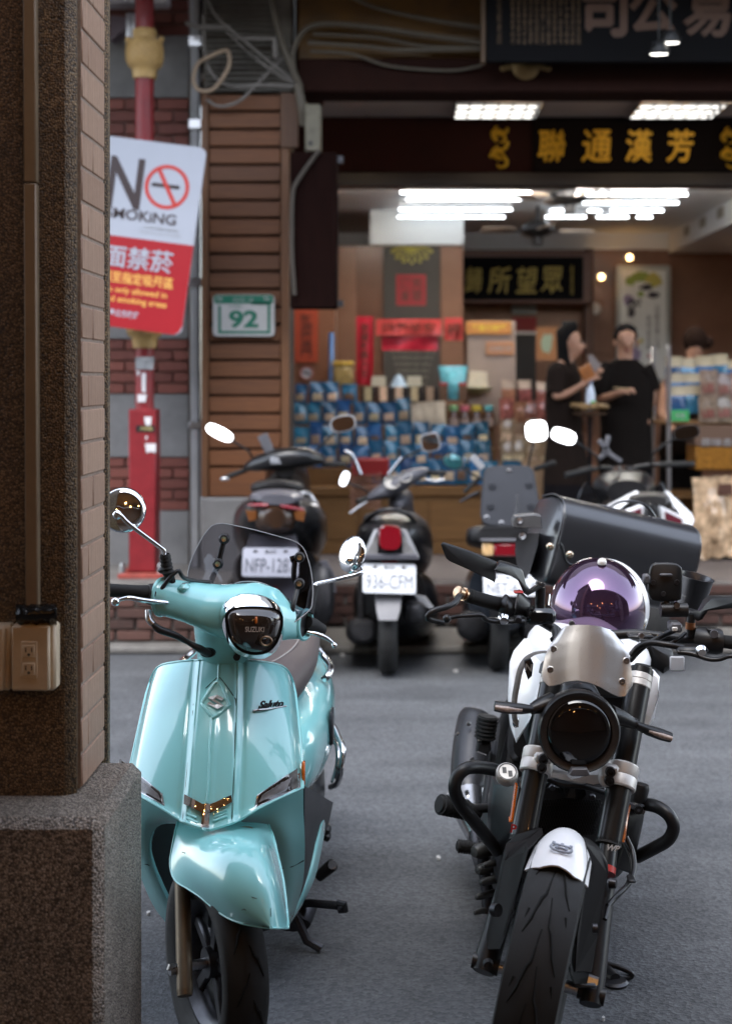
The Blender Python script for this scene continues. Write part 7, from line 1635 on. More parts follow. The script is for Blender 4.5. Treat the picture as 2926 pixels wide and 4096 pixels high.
# bar end wing mirrors
def wing(pts, Y0, Y1, t=.012):
    m = MB(); xs = [p[0] for p in pts]; a, b_ = min(xs), max(xs); m.prism([cD(x, y, lerp(Y0, Y1, (x-a)/(b_-a))) for x, y in pts], (.002, t, 0), .003); return m.build('wing_mirror', M_mblk, mo, 50)
wing([(104, 300), (112, 288), (130, 292), (260, 335), (398, 392), (386, 424), (390, 470), (385, 500), (366, 478), (250, 430), (152, 387), (132, 370)], 3.40, 3.46)
m = MB(); q = [(384, 432), (416, 392), (470, 405), (520, 424), (534, 440), (552, 512), (572, 545), (606, 522), (644, 505), (640, 522), (560, 566), (540, 555), (510, 490), (498, 470), (440, 455)]
m.prism([cD(x, y, lerp(3.44, 3.58, (x-384)/260)) for x, y in q], (0, .045, 0), .004); m.build('mirror_arm', M_mblk, mo, 50)
m = MB(); m.tube([cD(625, 520, 3.585), cD(622, 600, 3.59), cD(620, 660, 3.60)], .013, 12); m.lathe([(.0, .006), (.013, .006), (.014, 0)], cD(624, 508, 3.585), up, 14); m.build('mirror_post', M_mblk, mo)
m = MB(); q = [(1400, 640), (1440, 650), (1462, 655), (1492, 600), (1518, 578), (1700, 576), (1705, 625), (1540, 640), (1500, 645), (1470, 690), (1445, 700), (1410, 672)]
m.prism([cD(x, y, lerp(3.60, 3.44, (x-1400)/300)) for x, y in q], (0, .045, 0), .004); m.build('mirror_arm', M_mblk, mo, 50)
m = MB(); m.prism([cD(x, y, lerp(3.44, 3.38, (x-1690)/300)) for x, y in ((1690, 560), (1960, 640), (1975, 700), (1720, 700))], (0, .012, 0), .003); m.build('wing_mirror', M_mblk, mo, 50)
m = MB(); m.tube([cD(1410, 660, 3.60), cD(1406, 780, 3.60)], .011, 12); m.build('mirror_post', M_mblk, mo); m = MB(); m.tube([cD(1406, 705, 3.598), cD(1405, 740, 3.598)], .0125, 12); m.build('post_ring', mat('copper_ring', (.3, .13, .06), .4, .8), mo)
# right controls
m = MB(); m.tube(grp(cD, [(1540, 800, 3.56), (1640, 812, 3.52), (1760, 825, 3.48)]), .0168, 16); m.build('grip', M_rubber, mo)
m = MB(); m.tube([cD(1435, 795, 3.58), cD(1450, 795, 3.58), cD(1550, 805, 3.55), cD(1568, 806, 3.55)], [.030, .034, .033, .029], 20); m.build('switch_housing', M_mblk, mo, 40)
m = MB(); m.box(cD(1498, 748, 3.53), cD(1535, 726, 3.57), .006); m.build('switch_knob', M_mblk, mo); m = MB(); m.lathe([(0, -.003), (.01, -.003), (.011, .003)], cD(1530, 765, 3.518), (0, 1, 0), 12); m.build('mode_button', M_grey, mo)
m = MB(); m.box(cD(1335, 872, 3.50), cD(1480, 812, 3.56), .010); m.build('lever_perch', M_mblk, mo)
m = MB(); m.tube(grp(cD, [(1340, 858, 3.51), (1420, 868, 3.50), (1500, 895, 3.48), (1560, 896, 3.47), (1620, 880, 3.46), (1700, 905, 3.45)]), [.010, .0105, .009, .0085, .008, .007], 10, 4, flat=.7); m.build('clutch_lever', M_mblk, mo, 60)
for pts, r in (([(1100, 870, 3.60), (1140, 830, 3.56), (1200, 812, 3.54), (1290, 822, 3.52), (1370, 838, 3.52)], .008), ([(1095, 900, 3.62), (1130, 860, 3.58), (1170, 825, 3.56), (1250, 780, 3.58), (1320, 745, 3.6)], .0075), ([(700, 740, 3.60), (705, 780, 3.57), (690, 800, 3.56)], .010), ([(1260, 830, 3.56), (1330, 800, 3.56), (1380, 760, 3.58)], .005)):
    m = MB(); m.tube(grp(cD, pts), r, 8, 5); m.build('control_cable', M_mblk, mo, 60)
m = MB(); m.lathe([(0, -.004), (.007, -.004), (.008, .008)], cD(1151, 775, 3.57), (0, 1, 0), 12); m.build('riser_bolt', M_steel, mo); m = MB(); m.lathe([(0, -.004), (.007, -.004), (.008, .008)], cD(789, 713, 3.57), (0, 1, 0), 12); m.build('riser_bolt', M_steel, mo)
MB().box(cD(1085, 792, 3.58), cD(1200, 755, 3.63), .006).build('bar_riser', M_mblk, mo); MB().box(cD(700, 800, 3.6), cD(760, 740, 3.64), .006).build('bar_riser', M_mblk, mo)
# phone mount
pm = MB().prism([cD(p.x, p.y, 3.55) for p in crom([(1190, 560, 0), (1186, 520, 0), (1196, 430, 0), (1215, 400, 0), (1250, 395, 0), (1320, 397, 0), (1352, 410, 0), (1365, 440, 0), (1362, 560, 0), (1340, 592, 0), (1220, 594, 0)], 4, True)], (0, .014, 0), .004).build('phone_mount', M_mblk, mo, 50)
m = MB(); m.box(cD(1245, 466, 3.543), cD(1310, 448, 3.549), .003); m.build('mount_clip', M_grey, pm); m = MB(); m.box(cD(1163, 505, 3.54), cD(1188, 448, 3.57), .004); m.build('mount_clip', M_grey, pm)
for x, y in ((1212, 497), (1336, 495), (1265, 556)): m = MB(); m.lathe([(0, -.003), (.006, -.003), (.007, .002)], cD(x, y, 3.549), (0, 1, 0), 10); m.build('mount_screw', M_dkmetal, pm)
m = MB(); m.tube([cD(1250, 640, 3.56), cD(1390, 640, 3.56)], .0175, 14); m.tube([cD(1270, 595, 3.565), cD(1300, 640, 3.56)], .012, 10); m.build('mount_arm', M_mblk, mo, 40)
m = MB(); m.lathe([(0, -.004), (.008, -.004), (.009, .004)], cD(1334, 617, 3.54), (0, 1, 0), 12); m.build('arm_bolt', M_chrome, mo)
MB().box(cD(1302, 760, 3.53), cD(1345, 690, 3.58), .005).build('toggle_box', M_grey, mo); MB().box(cD(1310, 752, 3.526), cD(1338, 728, 3.53), .002).build('toggle', M_clamp, mo)
# ---- radiator, frame, engine
shell([(600, 650), (960, 650), (955, 900), (930, 980), (590, 980)], 3.52, (0, .06, 0), M_mblk, 'radiator', cE, .004)
M_mesh = mat('grille_black', (.010, .010, .010), .5)
m = MB()
for i in range(26):
    for j in range(11):
        x = 608+13.4*i+(6.7 if j % 2 else 0); y = 722+17*j
        if x < 945-(.2*(y-700)): m.lathe([(.0034, 0), (.0042, -.002), (.0050, 0)], cE(x, y, 3.517), (0, 1, 0), 6)
tag(m.build('grille_cells', M_mesh, mo), kind='stuff')
m = MB(); m.loft([[cE(x, y, 3.50) for x, y in ((720, 640), (850, 650), (862, 690), (840, 715), (740, 705), (722, 680))], [cE(x, y, 3.56) for x, y in ((720, 640), (850, 650), (862, 690), (840, 715), (740, 705), (722, 680))]]); m.build('horn', M_blackgloss, mo)
for x, y in ((685, 655), (895, 706)): m = MB(); m.lathe([(0, -.003), (.006, -.003), (.009, .003)], cE(x, y, 3.50), (0, 1, 0), 10); m.build('radiator_bolt', M_dkmetal, mo)
m = MB(); m.tube(grp(cE, [(660, 610, 3.46), (740, 640, 3.45), (850, 650, 3.45), (960, 680, 3.46)]), .007, 8, 4); m.tube(grp(cE, [(650, 650, 3.47), (700, 600, 3.46), (760, 600, 3.46)]), .006, 8, 4); m.build('hose', M_mblk, mo, 60)
shell([(640, 90), (1150, 130), (1100, 500), (960, 640), (650, 640), (560, 450), (600, 200)], 3.74, (0, .3, 0), M_black, 'frame_core', cE, .02)
mloft([(640, 900, 150, 260, 3.62), (640, 920, 240, 330, 3.75), (640, 950, 260, 340, 4.1), (660, 960, 200, 300, 4.4)], M_engine, 'engine', cE, 3.5)
shell([(385, 640, 3.70), (520, 640, 3.62), (500, 900, 3.62), (440, 1010, 3.64), (360, 960, 3.72), (365, 800, 3.72)], 3.6, (0, .12, 0), M_mblk, 'radiator_shroud', cE)
shell([(1085, 730, 3.60), (1172, 775, 3.62), (1165, 830, 3.62), (1130, 990, 3.62), (1100, 1110, 3.62), (1010, 1080, 3.60), (1060, 900, 3.6)], 3.6, (0, .12, 0), M_mblk, 'radiator_shroud', cE)
m = MB(); q = grp(cE, [(1090, 732, 3.59), (1150, 760, 3.60), (1172, 780, 3.60), (1165, 800, 3.60), (1095, 765, 3.59)]); m.prism(q, (0, .012, 0), .002); sp_ = m.build('shroud_trim', M_grey, mo)
m = MB(); m.lathe([(.004, -.004), (.011, -.004), (.013, .003)], cE(1135, 770, 3.585), (0, 1, 0), 14); m.build('trim_bolt', M_black, sp_)
m = MB(); m.lathe([(0, .03), (.02, .03), (.024, .02), (.022, -.015), (.026, -.02), (0, -.02)], cE(1137, 695, 3.62), up, 12); m.build('filler_cap', M_black, mo)
# crash bars and slider
m = MB(); m.tube(grp(cE, [(470, 590, 3.70), (390, 562, 3.66), (300, 548, 3.60), (235, 556, 3.57), (190, 600, 3.56), (178, 665, 3.56), (210, 745, 3.58), (270, 820, 3.60), (340, 905, 3.64), (400, 985, 3.68)]), .0165, 14, 6); m.build('crash_bar', M_mblk, mo, 60)
m = MB(); m.tube(grp(cE, [(1110, 735, 3.66), (1180, 742, 3.62), (1240, 758, 3.59), (1295, 800, 3.57), (1318, 862, 3.57), (1290, 925, 3.58), (1220, 968, 3.61), (1130, 1015, 3.66)]), .0165, 14, 6); m.build('crash_bar', M_mblk, mo, 60)
m = MB(); cc_ = cE(449, 585, 3.58); m.lathe([(.0, -.014), (.024, -.014), (.0275, -.010), (.0285, -.004), (.0275, .012)], cc_, V((-.05, .72, -.70)), 28); sl_ = m.build('slider_cap', M_clamp, mo, 40)
M_capd = mat('cap_print', (.03, .03, .032), .3); nrm = V((.05, -.72, .70)).normalized(); cx3, cy3, _ = frame(nrm)
cp3 = cc_+nrm*.0145
m = MB()
m.lathe([(.0205, 0), (.0235, 0), (.0235, .0006), (.0205, .0006)], cp3, nrm, 28, closed=True); m.box(V((-.012, -.004, 0)), V((-.002, .012, .0006)), 0, Matrix.Translation(cp3) @ Matrix((cx3, cy3, nrm)).transposed().to_4x4()); m.box(V((.002, -.014, 0)), V((.012, .002, .0006)), 0, Matrix.Translation(cp3) @ Matrix((cx3, cy3, nrm)).transposed().to_4x4()); m.build('cap_emblem', M_capd, sl_)
# exhaust, pegs and tail at left
m = MB(); m.tube(grp(cE, [(292, 280, 4.75), (284, 300, 4.74), (268, 420, 4.66), (256, 560, 4.58), (250, 690, 4.50), (262, 705, 4.5)]), [.045, .058, .062, .062, .058, .045], 22, 3); ex = m.build('silencer', mat('silencer_black', (.035, .036, .04), .35, .4, var=.1, scale=10), mo, 50)
m = MB(); m.tube(grp(cE, [(252, 690, 4.50), (262, 780, 4.42), (280, 870, 4.32), (292, 920, 4.25)]), [.056, .052, .036, .026], 18, 3); m.build('exhaust_collector', mat('bare_steel', (.55, .54, .55), .25, 1), mo, 50)
m = MB(); m.tube(grp(cE, [(285, 900, 4.26), (300, 1000, 4.18), (330, 1060, 4.05), (420, 1090, 3.9)]), .022, 12, 4); m.build('header_pipe', M_dkmetal, mo, 60)
for x, y, Y in ((250, 323, 4.64), (268, 508, 4.55), (241, 680, 4.44), (195, 378, 4.66), (195, 545, 4.58)): m = MB(); m.lathe([(0, -.004), (.006, -.004), (.008, .004)], cE(x, y, Y-.02), (0, 1, 0), 10); m.build('silencer_rivet', M_steel, ex)
shell([(372, 420, 4.35), (410, 300, 4.45), (415, 330, 4.45), (392, 500, 4.3), (380, 640, 4.2), (345, 900, 4.0), (320, 960, 4.0), (300, 900, 4.05), (335, 640, 4.25)], 4, (0, .04, 0), M_mblk, 'heel_plate', cE, .004)
m = MB(); m.tube(grp(cE, [(350, 280, 4.30), (342, 340, 4.30), (335, 400, 4.30)]), [.028, .030, .028], 12); 
for k in range(6): m.tube([lerp(cE(350, 280, 4.3), cE(335, 400, 4.3), (k+.3)/6), lerp(cE(350, 280, 4.3), cE(335, 400, 4.3), (k+.7)/6)], .033, 12)
m.build('passenger_peg', M_rubber, mo, 40)
m = MB(); m.prism([cE(x, y, 4.28) for x, y in ((300, 420), (365, 420), (368, 460), (345, 490), (290, 470))], (0, .05, 0), .006); m.build('peg_bracket', M_mblk, mo)
m = MB(); m.tube(grp(cE, [(385, 760, 4.0), (250, 765, 3.95)]), .013, 10); m.build('peg_stem', M_mblk, mo)
m = MB(); m.tube(grp(cE, [(300, 785, 3.98), (235, 768, 3.95), (165, 752, 3.92), (95, 740, 3.90)]), [.018, .024, .026, .022], 12)
for k in range(7): c0 = lerp(cE(240, 770, 3.95), cE(100, 741, 3.90), (k+.2)/7); m.tube([c0, c0+(cE(100, 741, 3.90)-cE(240, 770, 3.95)).normalized()*.008], .0285, 12)
m.build('rider_peg', M_rubber, mo, 40)
m = MB(); m.tube(grp(cE, [(330, 975, 3.9), (280, 968, 3.88), (195, 958, 3.86)]), [.012, .014, .015], 10)
for k in range(6): c0 = lerp(cE(272, 967, 3.88), cE(192, 958, 3.86), k/6); m.tube([c0, c0+V((-.006, 0, 0))], .0185, 10)
m.build('brake_pedal', M_rubber, mo, 40)
lp_ = MB().prism([cE(x, y, 4.95) for x, y in ((405, 300), (425, 268), (560, 268), (560, 470), (405, 465))], (0, .006, 0), .001).build('license_plate', mat('plate_dim', (.045, .036, .03), .5), mo)
text('36', mat('plate_yellow', (.18, .13, .08), .5), cE(440, 390, 4.945), (1, 0, -.1), (0, 0, 1), lp_, h=.07, bold=.03)
m = MB(); m.tube(grp(cE, [(385, 640, 4.1), (378, 690, 4.08), (370, 740, 4.06)]), [.010, .013, .010], 8); m.build('reservoir_rod', M_clamp, mo)
mloft([(560, 300, 60, 200, 4.2), (560, 300, 90, 240, 4.4), (560, 280, 90, 200, 4.8)], M_black, 'tail_frame', cE, 3)
# engine lumps, left lower
for k, (x, y, r_, Y) in enumerate(((350, 190, 40, 3.82), (368, 285, 30, 3.8), (385, 350, 22, 3.78), (362, 425, 18, 3.78), (398, 262, 18, 3.74), (352, 505, 15, 3.8))):
    kk = .7672/FS*Y; m = MB(); m.lathe([(0, -.05), (r_*kk*.7, -.048), (r_*kk, -.035), (r_*kk*1.05, .05), (r_*kk*.9, .08)], cF(x, y, Y), V((.8, .6, 0)), 14); m.build('engine_cover', mat('engine_case_grey', (.06, .06, .057), .45, .5, var=.25, scale=25), mo, 40)
m = MB(); m.tube(grp(cF, [(335, 150, 3.85), (325, 260, 3.85), (345, 400, 3.82), (350, 530, 3.80)]), .016, 10, 4); m.build('sump_pipe', M_engine, mo)
mloft([(520, 250, 90, 150, 3.8), (530, 300, 130, 200, 3.95), (560, 300, 130, 190, 4.3)], M_engine, 'crankcase', cF, 3.5)
mloft([(1000, 160, 60, 110, 3.75), (1000, 180, 90, 150, 3.9), (980, 200, 90, 150, 4.3)], M_engine, 'crankcase', cF, 3.5)
wheel(cF(560, 760, 4.55)*V((1, 1, 0))+V((-.03, 0, .30)), V((math.cos(LEAN), 0, -math.sin(LEAN))), .30, .16, .215, mo, 5, 'rear_wheel', n=40, grooves=False)
# ---- front fender, guards
def fdr(u, v):
    a = abs(u); ang = lerp(R(120), R(67), v)
    rad = .298+.022-.050*a**2.4; rad -= .012*v*a
    w_ = lerp(.062, .069, v)
    return MC+up*(math.sin(ang)*rad)+fwd*(math.cos(ang)*rad)+rgt*(u*w_)
g = [[fdr(k/14-1, i/18) for k in range(29)] for i in range(19)]
for k in range(29):                                                  # rounded front lip
    u = abs(k/14-1)
    for i in range(13, 19): g[i][k] = g[i][k]-(fwd*.8-up*.5)*(.026*max(0, u-.55)/.45*(i-12)/6)
m = MB(); m.sheet(g, .004, toward=V((0, -.6, .8))); fd = m.build('front_fender', M_wht, mo, 60)
eo = fdr(-.03, .80); dn = (fdr(0, .65)-fdr(0, .60)).normalized()*-1; nn = rgt.cross(dn)
nn = nn if nn.dot(V((0, -1, .5))) > 0 else -nn
M_emb = mat('emblem_grey', (.28, .30, .35), .4)
def em(pts, name='emblem'): m = MB(); m.prism([eo+rgt*x*.026+dn*y*.026+nn*.0045 for x, y in pts], -nn*.003); return m
m = MB(); q = [(1.0*math.cos(t) * (1 if abs(math.cos(t)) < .95 else .95), -.12+.72*math.sin(t)) for t in (R(200-220*k/16) if False else R(150+240*k/20) for k in range(21))]
m.tube([eo+rgt*x*.024+dn*y*.024+nn*.001 for x, y in q], .003, 6); m.bar(eo+rgt*-.020+dn*.011+nn*.002, eo+rgt*.020+dn*.011+nn*.002, .006, .003, 0, up=nn)
for x in (-.011, .011): m.bar(eo+rgt*x-dn*.010+nn*.002, eo+rgt*x+dn*.004+nn*.002, .006, .003, 0, up=nn)
m.bar(eo+rgt*-.011-dn*.003+nn*.002, eo+rgt*.011-dn*.003+nn*.002, .005, .003, 0, up=nn)
for x in (-.019, 0, .019): m.bar(eo+rgt*x+dn*.012+nn*.002, eo+rgt*x+dn*.021+nn*.002, .007, .003, 0, up=nn)
m.build('emblem', M_emb, fd, smooth=False)
for pts, Y in (([(560, 190, 3.10), (640, 118, 3.22), (600, 118, 3.26), (520, 145, 3.24), (455, 200, 3.18), (440, 250, 3.15), (350, 690, 3.10), (350, 722, 3.09), (418, 722, 3.06), (432, 640, 3.06), (545, 260, 3.06)], 0), ([(862, 165, 3.16), (900, 180, 3.20), (950, 225, 3.18), (978, 275, 3.15), (980, 320, 3.13), (925, 640, 3.07), (892, 838, 3.05), (800, 840, 3.03), (812, 640, 3.03), (868, 330, 3.05), (870, 240, 3.10)], 0)):
    m = MB(); m.prism([cF(*p) for p in pts], V((0, .05, 0)), .004); gd = m.build('fork_guard', mat('matte_black', (.009, .008, .008), .6, spec=.2), mo, 50)
m = MB(); m.tube([cF(380, 510, 3.06), cF(405, 512, 3.05)], .014, 10); m.build('guard_bolt', M_dkmetal, mo); m = MB(); m.tube([cF(895, 606, 3.02), cF(920, 606, 3.02)], .010, 10); m.build('guard_bolt', M_dkmetal, mo)
MB().box(cF(795, 900, 3.04), cF(880, 800, 3.16), .012).build('brake_caliper', M_mblk, mo); m = MB(); m.lathe([(0, -.012), (.012, -.012), (.014, .01)], cF(895, 885, 3.06), rgt*-1, 6); m.build('axle_nut', M_steel, mo)
m = MB(); m.lathe([(0.006, -.004), (.010, -.004), (.012, .01)], cF(352, 800, 3.06), (0, 1, 0), 10); m.build('pinch_bolt', M_dkmetal, mo)
for pts, r in (([(1070, 130, 3.32), (1105, 210, 3.30), (1112, 300, 3.26), (1085, 370, 3.22), (1020, 440, 3.18), (975, 490, 3.15)], .006), ([(1060, 150, 3.34), (1095, 240, 3.30), (1095, 330, 3.26), (1060, 400, 3.2), (990, 470, 3.16), (960, 560, 3.12)], .005)):
    m = MB(); m.tube(grp(cF, pts), r, 8, 5); m.build('brake_hose', M_mblk, mo, 60)
for x, y in ((1098, 348), (980, 480)): m = MB(); m.box(cF(x-14, y+8, 3.20), cF(x+14, y-8, 3.24), .004); m.build('hose_clip', M_black, mo)
m = MB(); m.lathe([(0, -.008), (.010, -.008), (.012, .008)], cF(1002, 372, 3.2), V((-1, .4, 0)), 10); m.build('hose_bolt', M_dkmetal, mo)
# side stand: Y so that the foot rests on the road
Ysd = 1.59*FS/(3250+.7672*880-1520)
m = MB(); m.tube([cF(905, 770, Ysd+.10), cF(960, 820, Ysd+.05), cF(1012, 872, Ysd)], [.018, .018, .016], 12); ss = m.build('side_stand', M_mblk, mo, 50)
m = MB(); fp = cF(1012, 880, Ysd); m.lathe([(0, -.006), (.034, -.006), (.036, 0), (.030, .006), (0, .008)], V((fp.x, fp.y, .007)), (0, 0, 1), 16); m.build('stand_foot', M_dkmetal, ss)
m = MB(); m.tube(grp(cF, [(968, 792, Ysd+.05), (1030, 808, Ysd+.04), (1085, 832, Ysd+.03), (1102, 850, Ysd+.03), (1085, 862, Ysd+.03), (1030, 858, Ysd+.02)]), .0075, 8, 5); m.build('stand_lever', M_mblk, ss, 60)
# ---- seat and tail (mostly behind the bag)
mloft([(900, 760, 120, 60, 4.25), (910, 720, 200, 90, 4.4), (930, 660, 210, 80, 4.7), (950, 640, 180, 70, 5.0)], M_seatb, 'seat', cD, 3)
# ---- helmet on the tank
hm = thing('helmet', 'white open helmet with shiny purple bubble visor resting on the motorcycle tank', 'helmet', cD(920, 800, 4.05))
HC = cD(922, 642, 4.05); kx = .7672/FS*4.05
def dome(cx, cy, rx, ry, rz, a0, mt, name, parent, off=(0, 0, 0), n=32, m_=20):
    g = []; C0 = cD(cx, cy, 4.05)+V(off)
    for i in range(m_+1):
        th = math.pi*i/m_*.5*a0; row = []
        for k in range(n+1):
            p = 2*math.pi*k/n; row.append(C0+V((rx*math.sin(th)*math.cos(p), -rz*math.cos(th)*1.0, ry*math.sin(th)*math.sin(p))))
        g.append(row)
    m = MB(); m.sheet(g, .004); return m.build(name, mt, parent, 80)
m = MB(); m.ball(HC+V((.022, .05, .002)), (.133, .142, .140), 32, 20); m.build('shell', M_wht, hm, 60)
M_visor = mat('visor_purple', (.105, .055, .118), .03, .85, coat=1.0)
g = []
def arch(u): return pl(u, [(-1, .30), (-.8, -.62), (-.62, -.50), (-.35, -.26), (0, -.20), (.3, -.32), (.55, -.62), (.72, -.90), (1, .1)])
for i in range(29):
    v = i/28; row = []
    for k in range(49):
        u = -1+2*k/48; lam = u*R(86); zt = .985; zb = arch(u)
        ph_ = lerp(R(84), math.asin(max(-.97, min(.97, zb*.98))), v)
        row.append(HC+V((math.sin(lam)*math.cos(ph_)*.138, -math.cos(lam)*math.cos(ph_)*.158+.015, math.sin(ph_)*.150)))
    g.append(row)
m = MB(); m.sheet(g, .003); vs_ = m.build('visor', M_visor, hm, 80)
m = MB(); m.tube([p for p in g[-1]], .005, 8); m.build('visor_rim', M_chrome, vs_, 70)
m = MB(); m.lathe([(0, -.006), (.010, -.005), (.013, 0), (.013, .006)], HC+V((.006, -.05, .146)), V((0, .35, -1)), 16); m.build('visor_snap', M_clamp, vs_, 50)
m = MB(); m.ball(HC+V((.0, -.035, -.06)), (.115, .10, .085), 24, 14); m.build('lining', mat('lining_black', (.01, .01, .011), .8), hm, 60)
text('900-TX', M_clamp, HC+V((.0, -.138, -.078)), (1, 0, -.1), (0, 0, 1), hm, w=.045, h=.012)
m = MB(); m.tube([HC+V((-.13, -.02, -.06)), HC+V((-.12, -.04, -.13)), HC+V((-.09, -.05, -.16))], .008, 8, 4); m.build('chin_strap', M_clamp, hm)
# ---- leather roll bag on the tail
bg_ = thing('leather_bag', 'big black leather roll bag strapped across the motorcycle tail', 'bag', cD(980, 460, 4.85))
A_, B_ = cD(632, 275, 4.72), cD(1338, 430, 4.88); axb = (B_-A_).normalized(); ub = V((-axb.z, 0, axb.x)).normalized(); db = axb.cross(ub)*1
if db.y > 0: db = -db
prof = [(-.115, .02), (-.118, .05), (-.110, .10), (-.085, .135), (-.04, .150), (.02, .150), (.07, .140), (.12, .12), (.14, .06), (.14, -.06), (.12, -.11), (.0, -.135), (-.06, -.135), (-.10, -.12), (-.113, -.06), (-.114, -.02)]
pr = crom([(a, b_, 0) for a, b_ in prof], 3, True)
Lb = (B_-A_).length; rings = []
for t, s in ((0, .0), (0, .9), (.012, .97), (.03, 1), (.5, 1.015), (.97, 1), (.988, .97), (1, .9), (1, 0)): rings.append([A_+axb*(t*Lb)+(-db*p.x+ub*p.y)*max(s, .01)*(1.0) for p in pr])
m = MB(); m.loft(rings); m.build('body', M_leather, bg_, 50)
fl = crom([(.09, .137, 0), (.02, .156, 0), (-.04, .156, 0), (-.09, .141, 0), (-.118, .104, 0), (-.127, .05, 0), (-.125, .0, 0), (-.122, -.045, 0)], 4)
g = []
for i in range(41):
    t = i/40; row = []
    for p in fl:
        w = sstep(.06, -.05, p.y) if p.y < .06 else 0
        tt = lerp(.5, t, 1-.0); cut = 1
        row.append(A_+axb*((.008+.984*t)*Lb)+(-db*p.x+ub*p.y))
    e = min(t, 1-t)
    k = 1-sstep(0, .10, e)
    row = [row[j] if j < 22 else lerp(row[j], row[21], k*(j-21)/(len(row)-22)*.75) for j in range(len(row))]
    g.append(row)
m = MB(); m.sheet(g, .004, toward=V((0, -.5, .8))); fp_ = m.build('flap', M_leather, bg_, 60)
edge = [r[0]+db*0 for r in g]; m = MB(); m.tube(g[0], .0035, 6); m.tube(g[-1], .0035, 6); m.tube([r[-1] for r in g], .0035, 6); m.build('flap_binding', M_leather, fp_, 70)
for x, y in ((675, 310), (777, 352)): m = MB(); m.lathe([(0, -.008), (.008, -.007), (.013, -.002), (.013, .006)], cD(x, y, 4.588), (0, 1, .2), 14); m.build('stud', mat('stud_brass', (.55, .45, .34), .25, 1), fp_, 50)
m = MB(); hp = [(.38, .152), (.40, .162), (.46, .185), (.55, .196), (.64, .190), (.71, .165), (.725, .152)]; m.tube([A_+axb*(t*Lb)+ub*z+db*.02 for t, z in hp], .010, 8, 5, flat=.45); m.build('handle', M_leather, bg_, 60)
for t in (.36, .74): m = MB(); m.bar(A_+axb*((t-.05)*Lb)+ub*.157+db*.02, A_+axb*((t+.05)*Lb)+ub*.157+db*.02, .035, .006, .002, up=ub); m.build('handle_tab', M_leather, bg_)
m = MB(); m.prism([cD(x, y, 4.62) for x, y in ((478, 175), (488, 150), (600, 140), (628, 150), (632, 215), (610, 205), (500, 215), (480, 205))], (0, .06, 0), .004); pk_ = m.build('end_pocket_flap', mat('leather_grey', (.075, .075, .078), .4, var=.1, scale=30), bg_)
m = MB(); m.lathe([(0, -.006), (.009, -.005), (.011, .002)], cD(516, 174, 4.62), (0, 1, 0), 12); m.build('stud', M_steel, pk_)
m = MB(); m.loft([[cD(x, y, Y) for x, y in ((500, 240), (618, 240), (610, 300), (570, 440), (545, 480), (505, 420), (490, 330))] for Y in (4.66, 4.80)]); ep = m.build('end_pocket', M_leather, bg_, 40)
m = MB(); m.lathe([(0, -.006), (.011, -.005), (.013, .002)], cD(530, 254, 4.655), (0, 1, 0), 12); m.build('stud', M_steel, ep)
# cup holder
ch = thing('cup_pouch', 'black tapered leather cup pouch on right handlebar of the motorcycle', 'pouch', cD(1420, 640, 3.72))
top_, bot_ = cD(1432, 460, 3.75), cD(1392, 640, 3.75)
m = MB(); axc = (top_-bot_); m.lathe([(0, 0), (.034, 0), (.038, .01), (.047, axc.length*.95), (.050, axc.length), (.047, axc.length), (.043, axc.length*.9), (.036, .02), (0, .015)], bot_, axc+V((0, -.01, 0)), 28); m.build('cup', M_leather, ch, 50)
for t in (.45, .93): m = MB(); m.lathe([(.0435+.007*t-.003, -.003), (.0455+.007*t-.003, 0), (.0435+.007*t-.003, .003)], lerp(bot_, top_, t), axc+V((0, -.01, 0)), 28); m.build('seam', M_leather, ch, 60)
MB().box(cD(1300, 960, 3.9), cD(1372, 880, 3.91), .003).build('hang_tag', mat('tag_white', (.4, .4, .42), .5), mo)
shell([(1180, 800), (1320, 860), (1330, 940), (1270, 980), (1200, 930)], 4.1, (0, .2, 0), M_seatb, 'side_bag', cD, .02)
# ================================================================ PEOPLE in the shop
M_skin = mat('skin', (.36, .19, .12), .55, var=.08, scale=30); M_hair = mat('hair_black', (.006, .005, .005), .8, spec=.12, var=.2, scale=60)
M_shirt = mat('dark_shirt', (.014, .009, .007), .9, spec=.1, var=.15, scale=30); M_shirt2 = mat('black_shirt', (.008, .006, .005), .9, spec=.1, var=.15, scale=30)
M_pants = mat('black_trousers', (.007, .006, .007), .9, spec=.1)
def skin_body(name, joints, edges, mt, parent, sub=2, root=0):
    me = bpy.data.meshes.new(name); me.from_pydata([j[0] for j in joints], edges, []); o = bpy.data.objects.new(name, me); COL.objects.link(o)
    o.modifiers.new('skin', 'SKIN'); sv = me.skin_vertices[0].data if me.skin_vertices else None
    if sv is None:
        bm = bmesh.new(); bm.from_mesh(me); bm.verts.layers.skin.verify(); bm.to_mesh(me); bm.free(); sv = me.skin_vertices[0].data
    for k, j in enumerate(joints):
        r = j[1]; sv[k].radius = r if hasattr(r, '__len__') else (r, r)
        sv[k].use_root = (k == root)
    s = o.modifiers.new('sub', 'SUBSURF'); s.levels = sub; s.render_levels = sub
    dg = bpy.context.evaluated_depsgraph_get(); m2 = bpy.data.meshes.new_from_object(o.evaluated_get(dg)); bpy.data.objects.remove(o)
    mb = MB(); mb.v = [v.co.copy() for v in m2.vertices]; mb.f = [list(p.vertices) for p in m2.polygons]; mb.m = [0]*len(mb.f)
    return mb.build(name, mt, parent, 80)
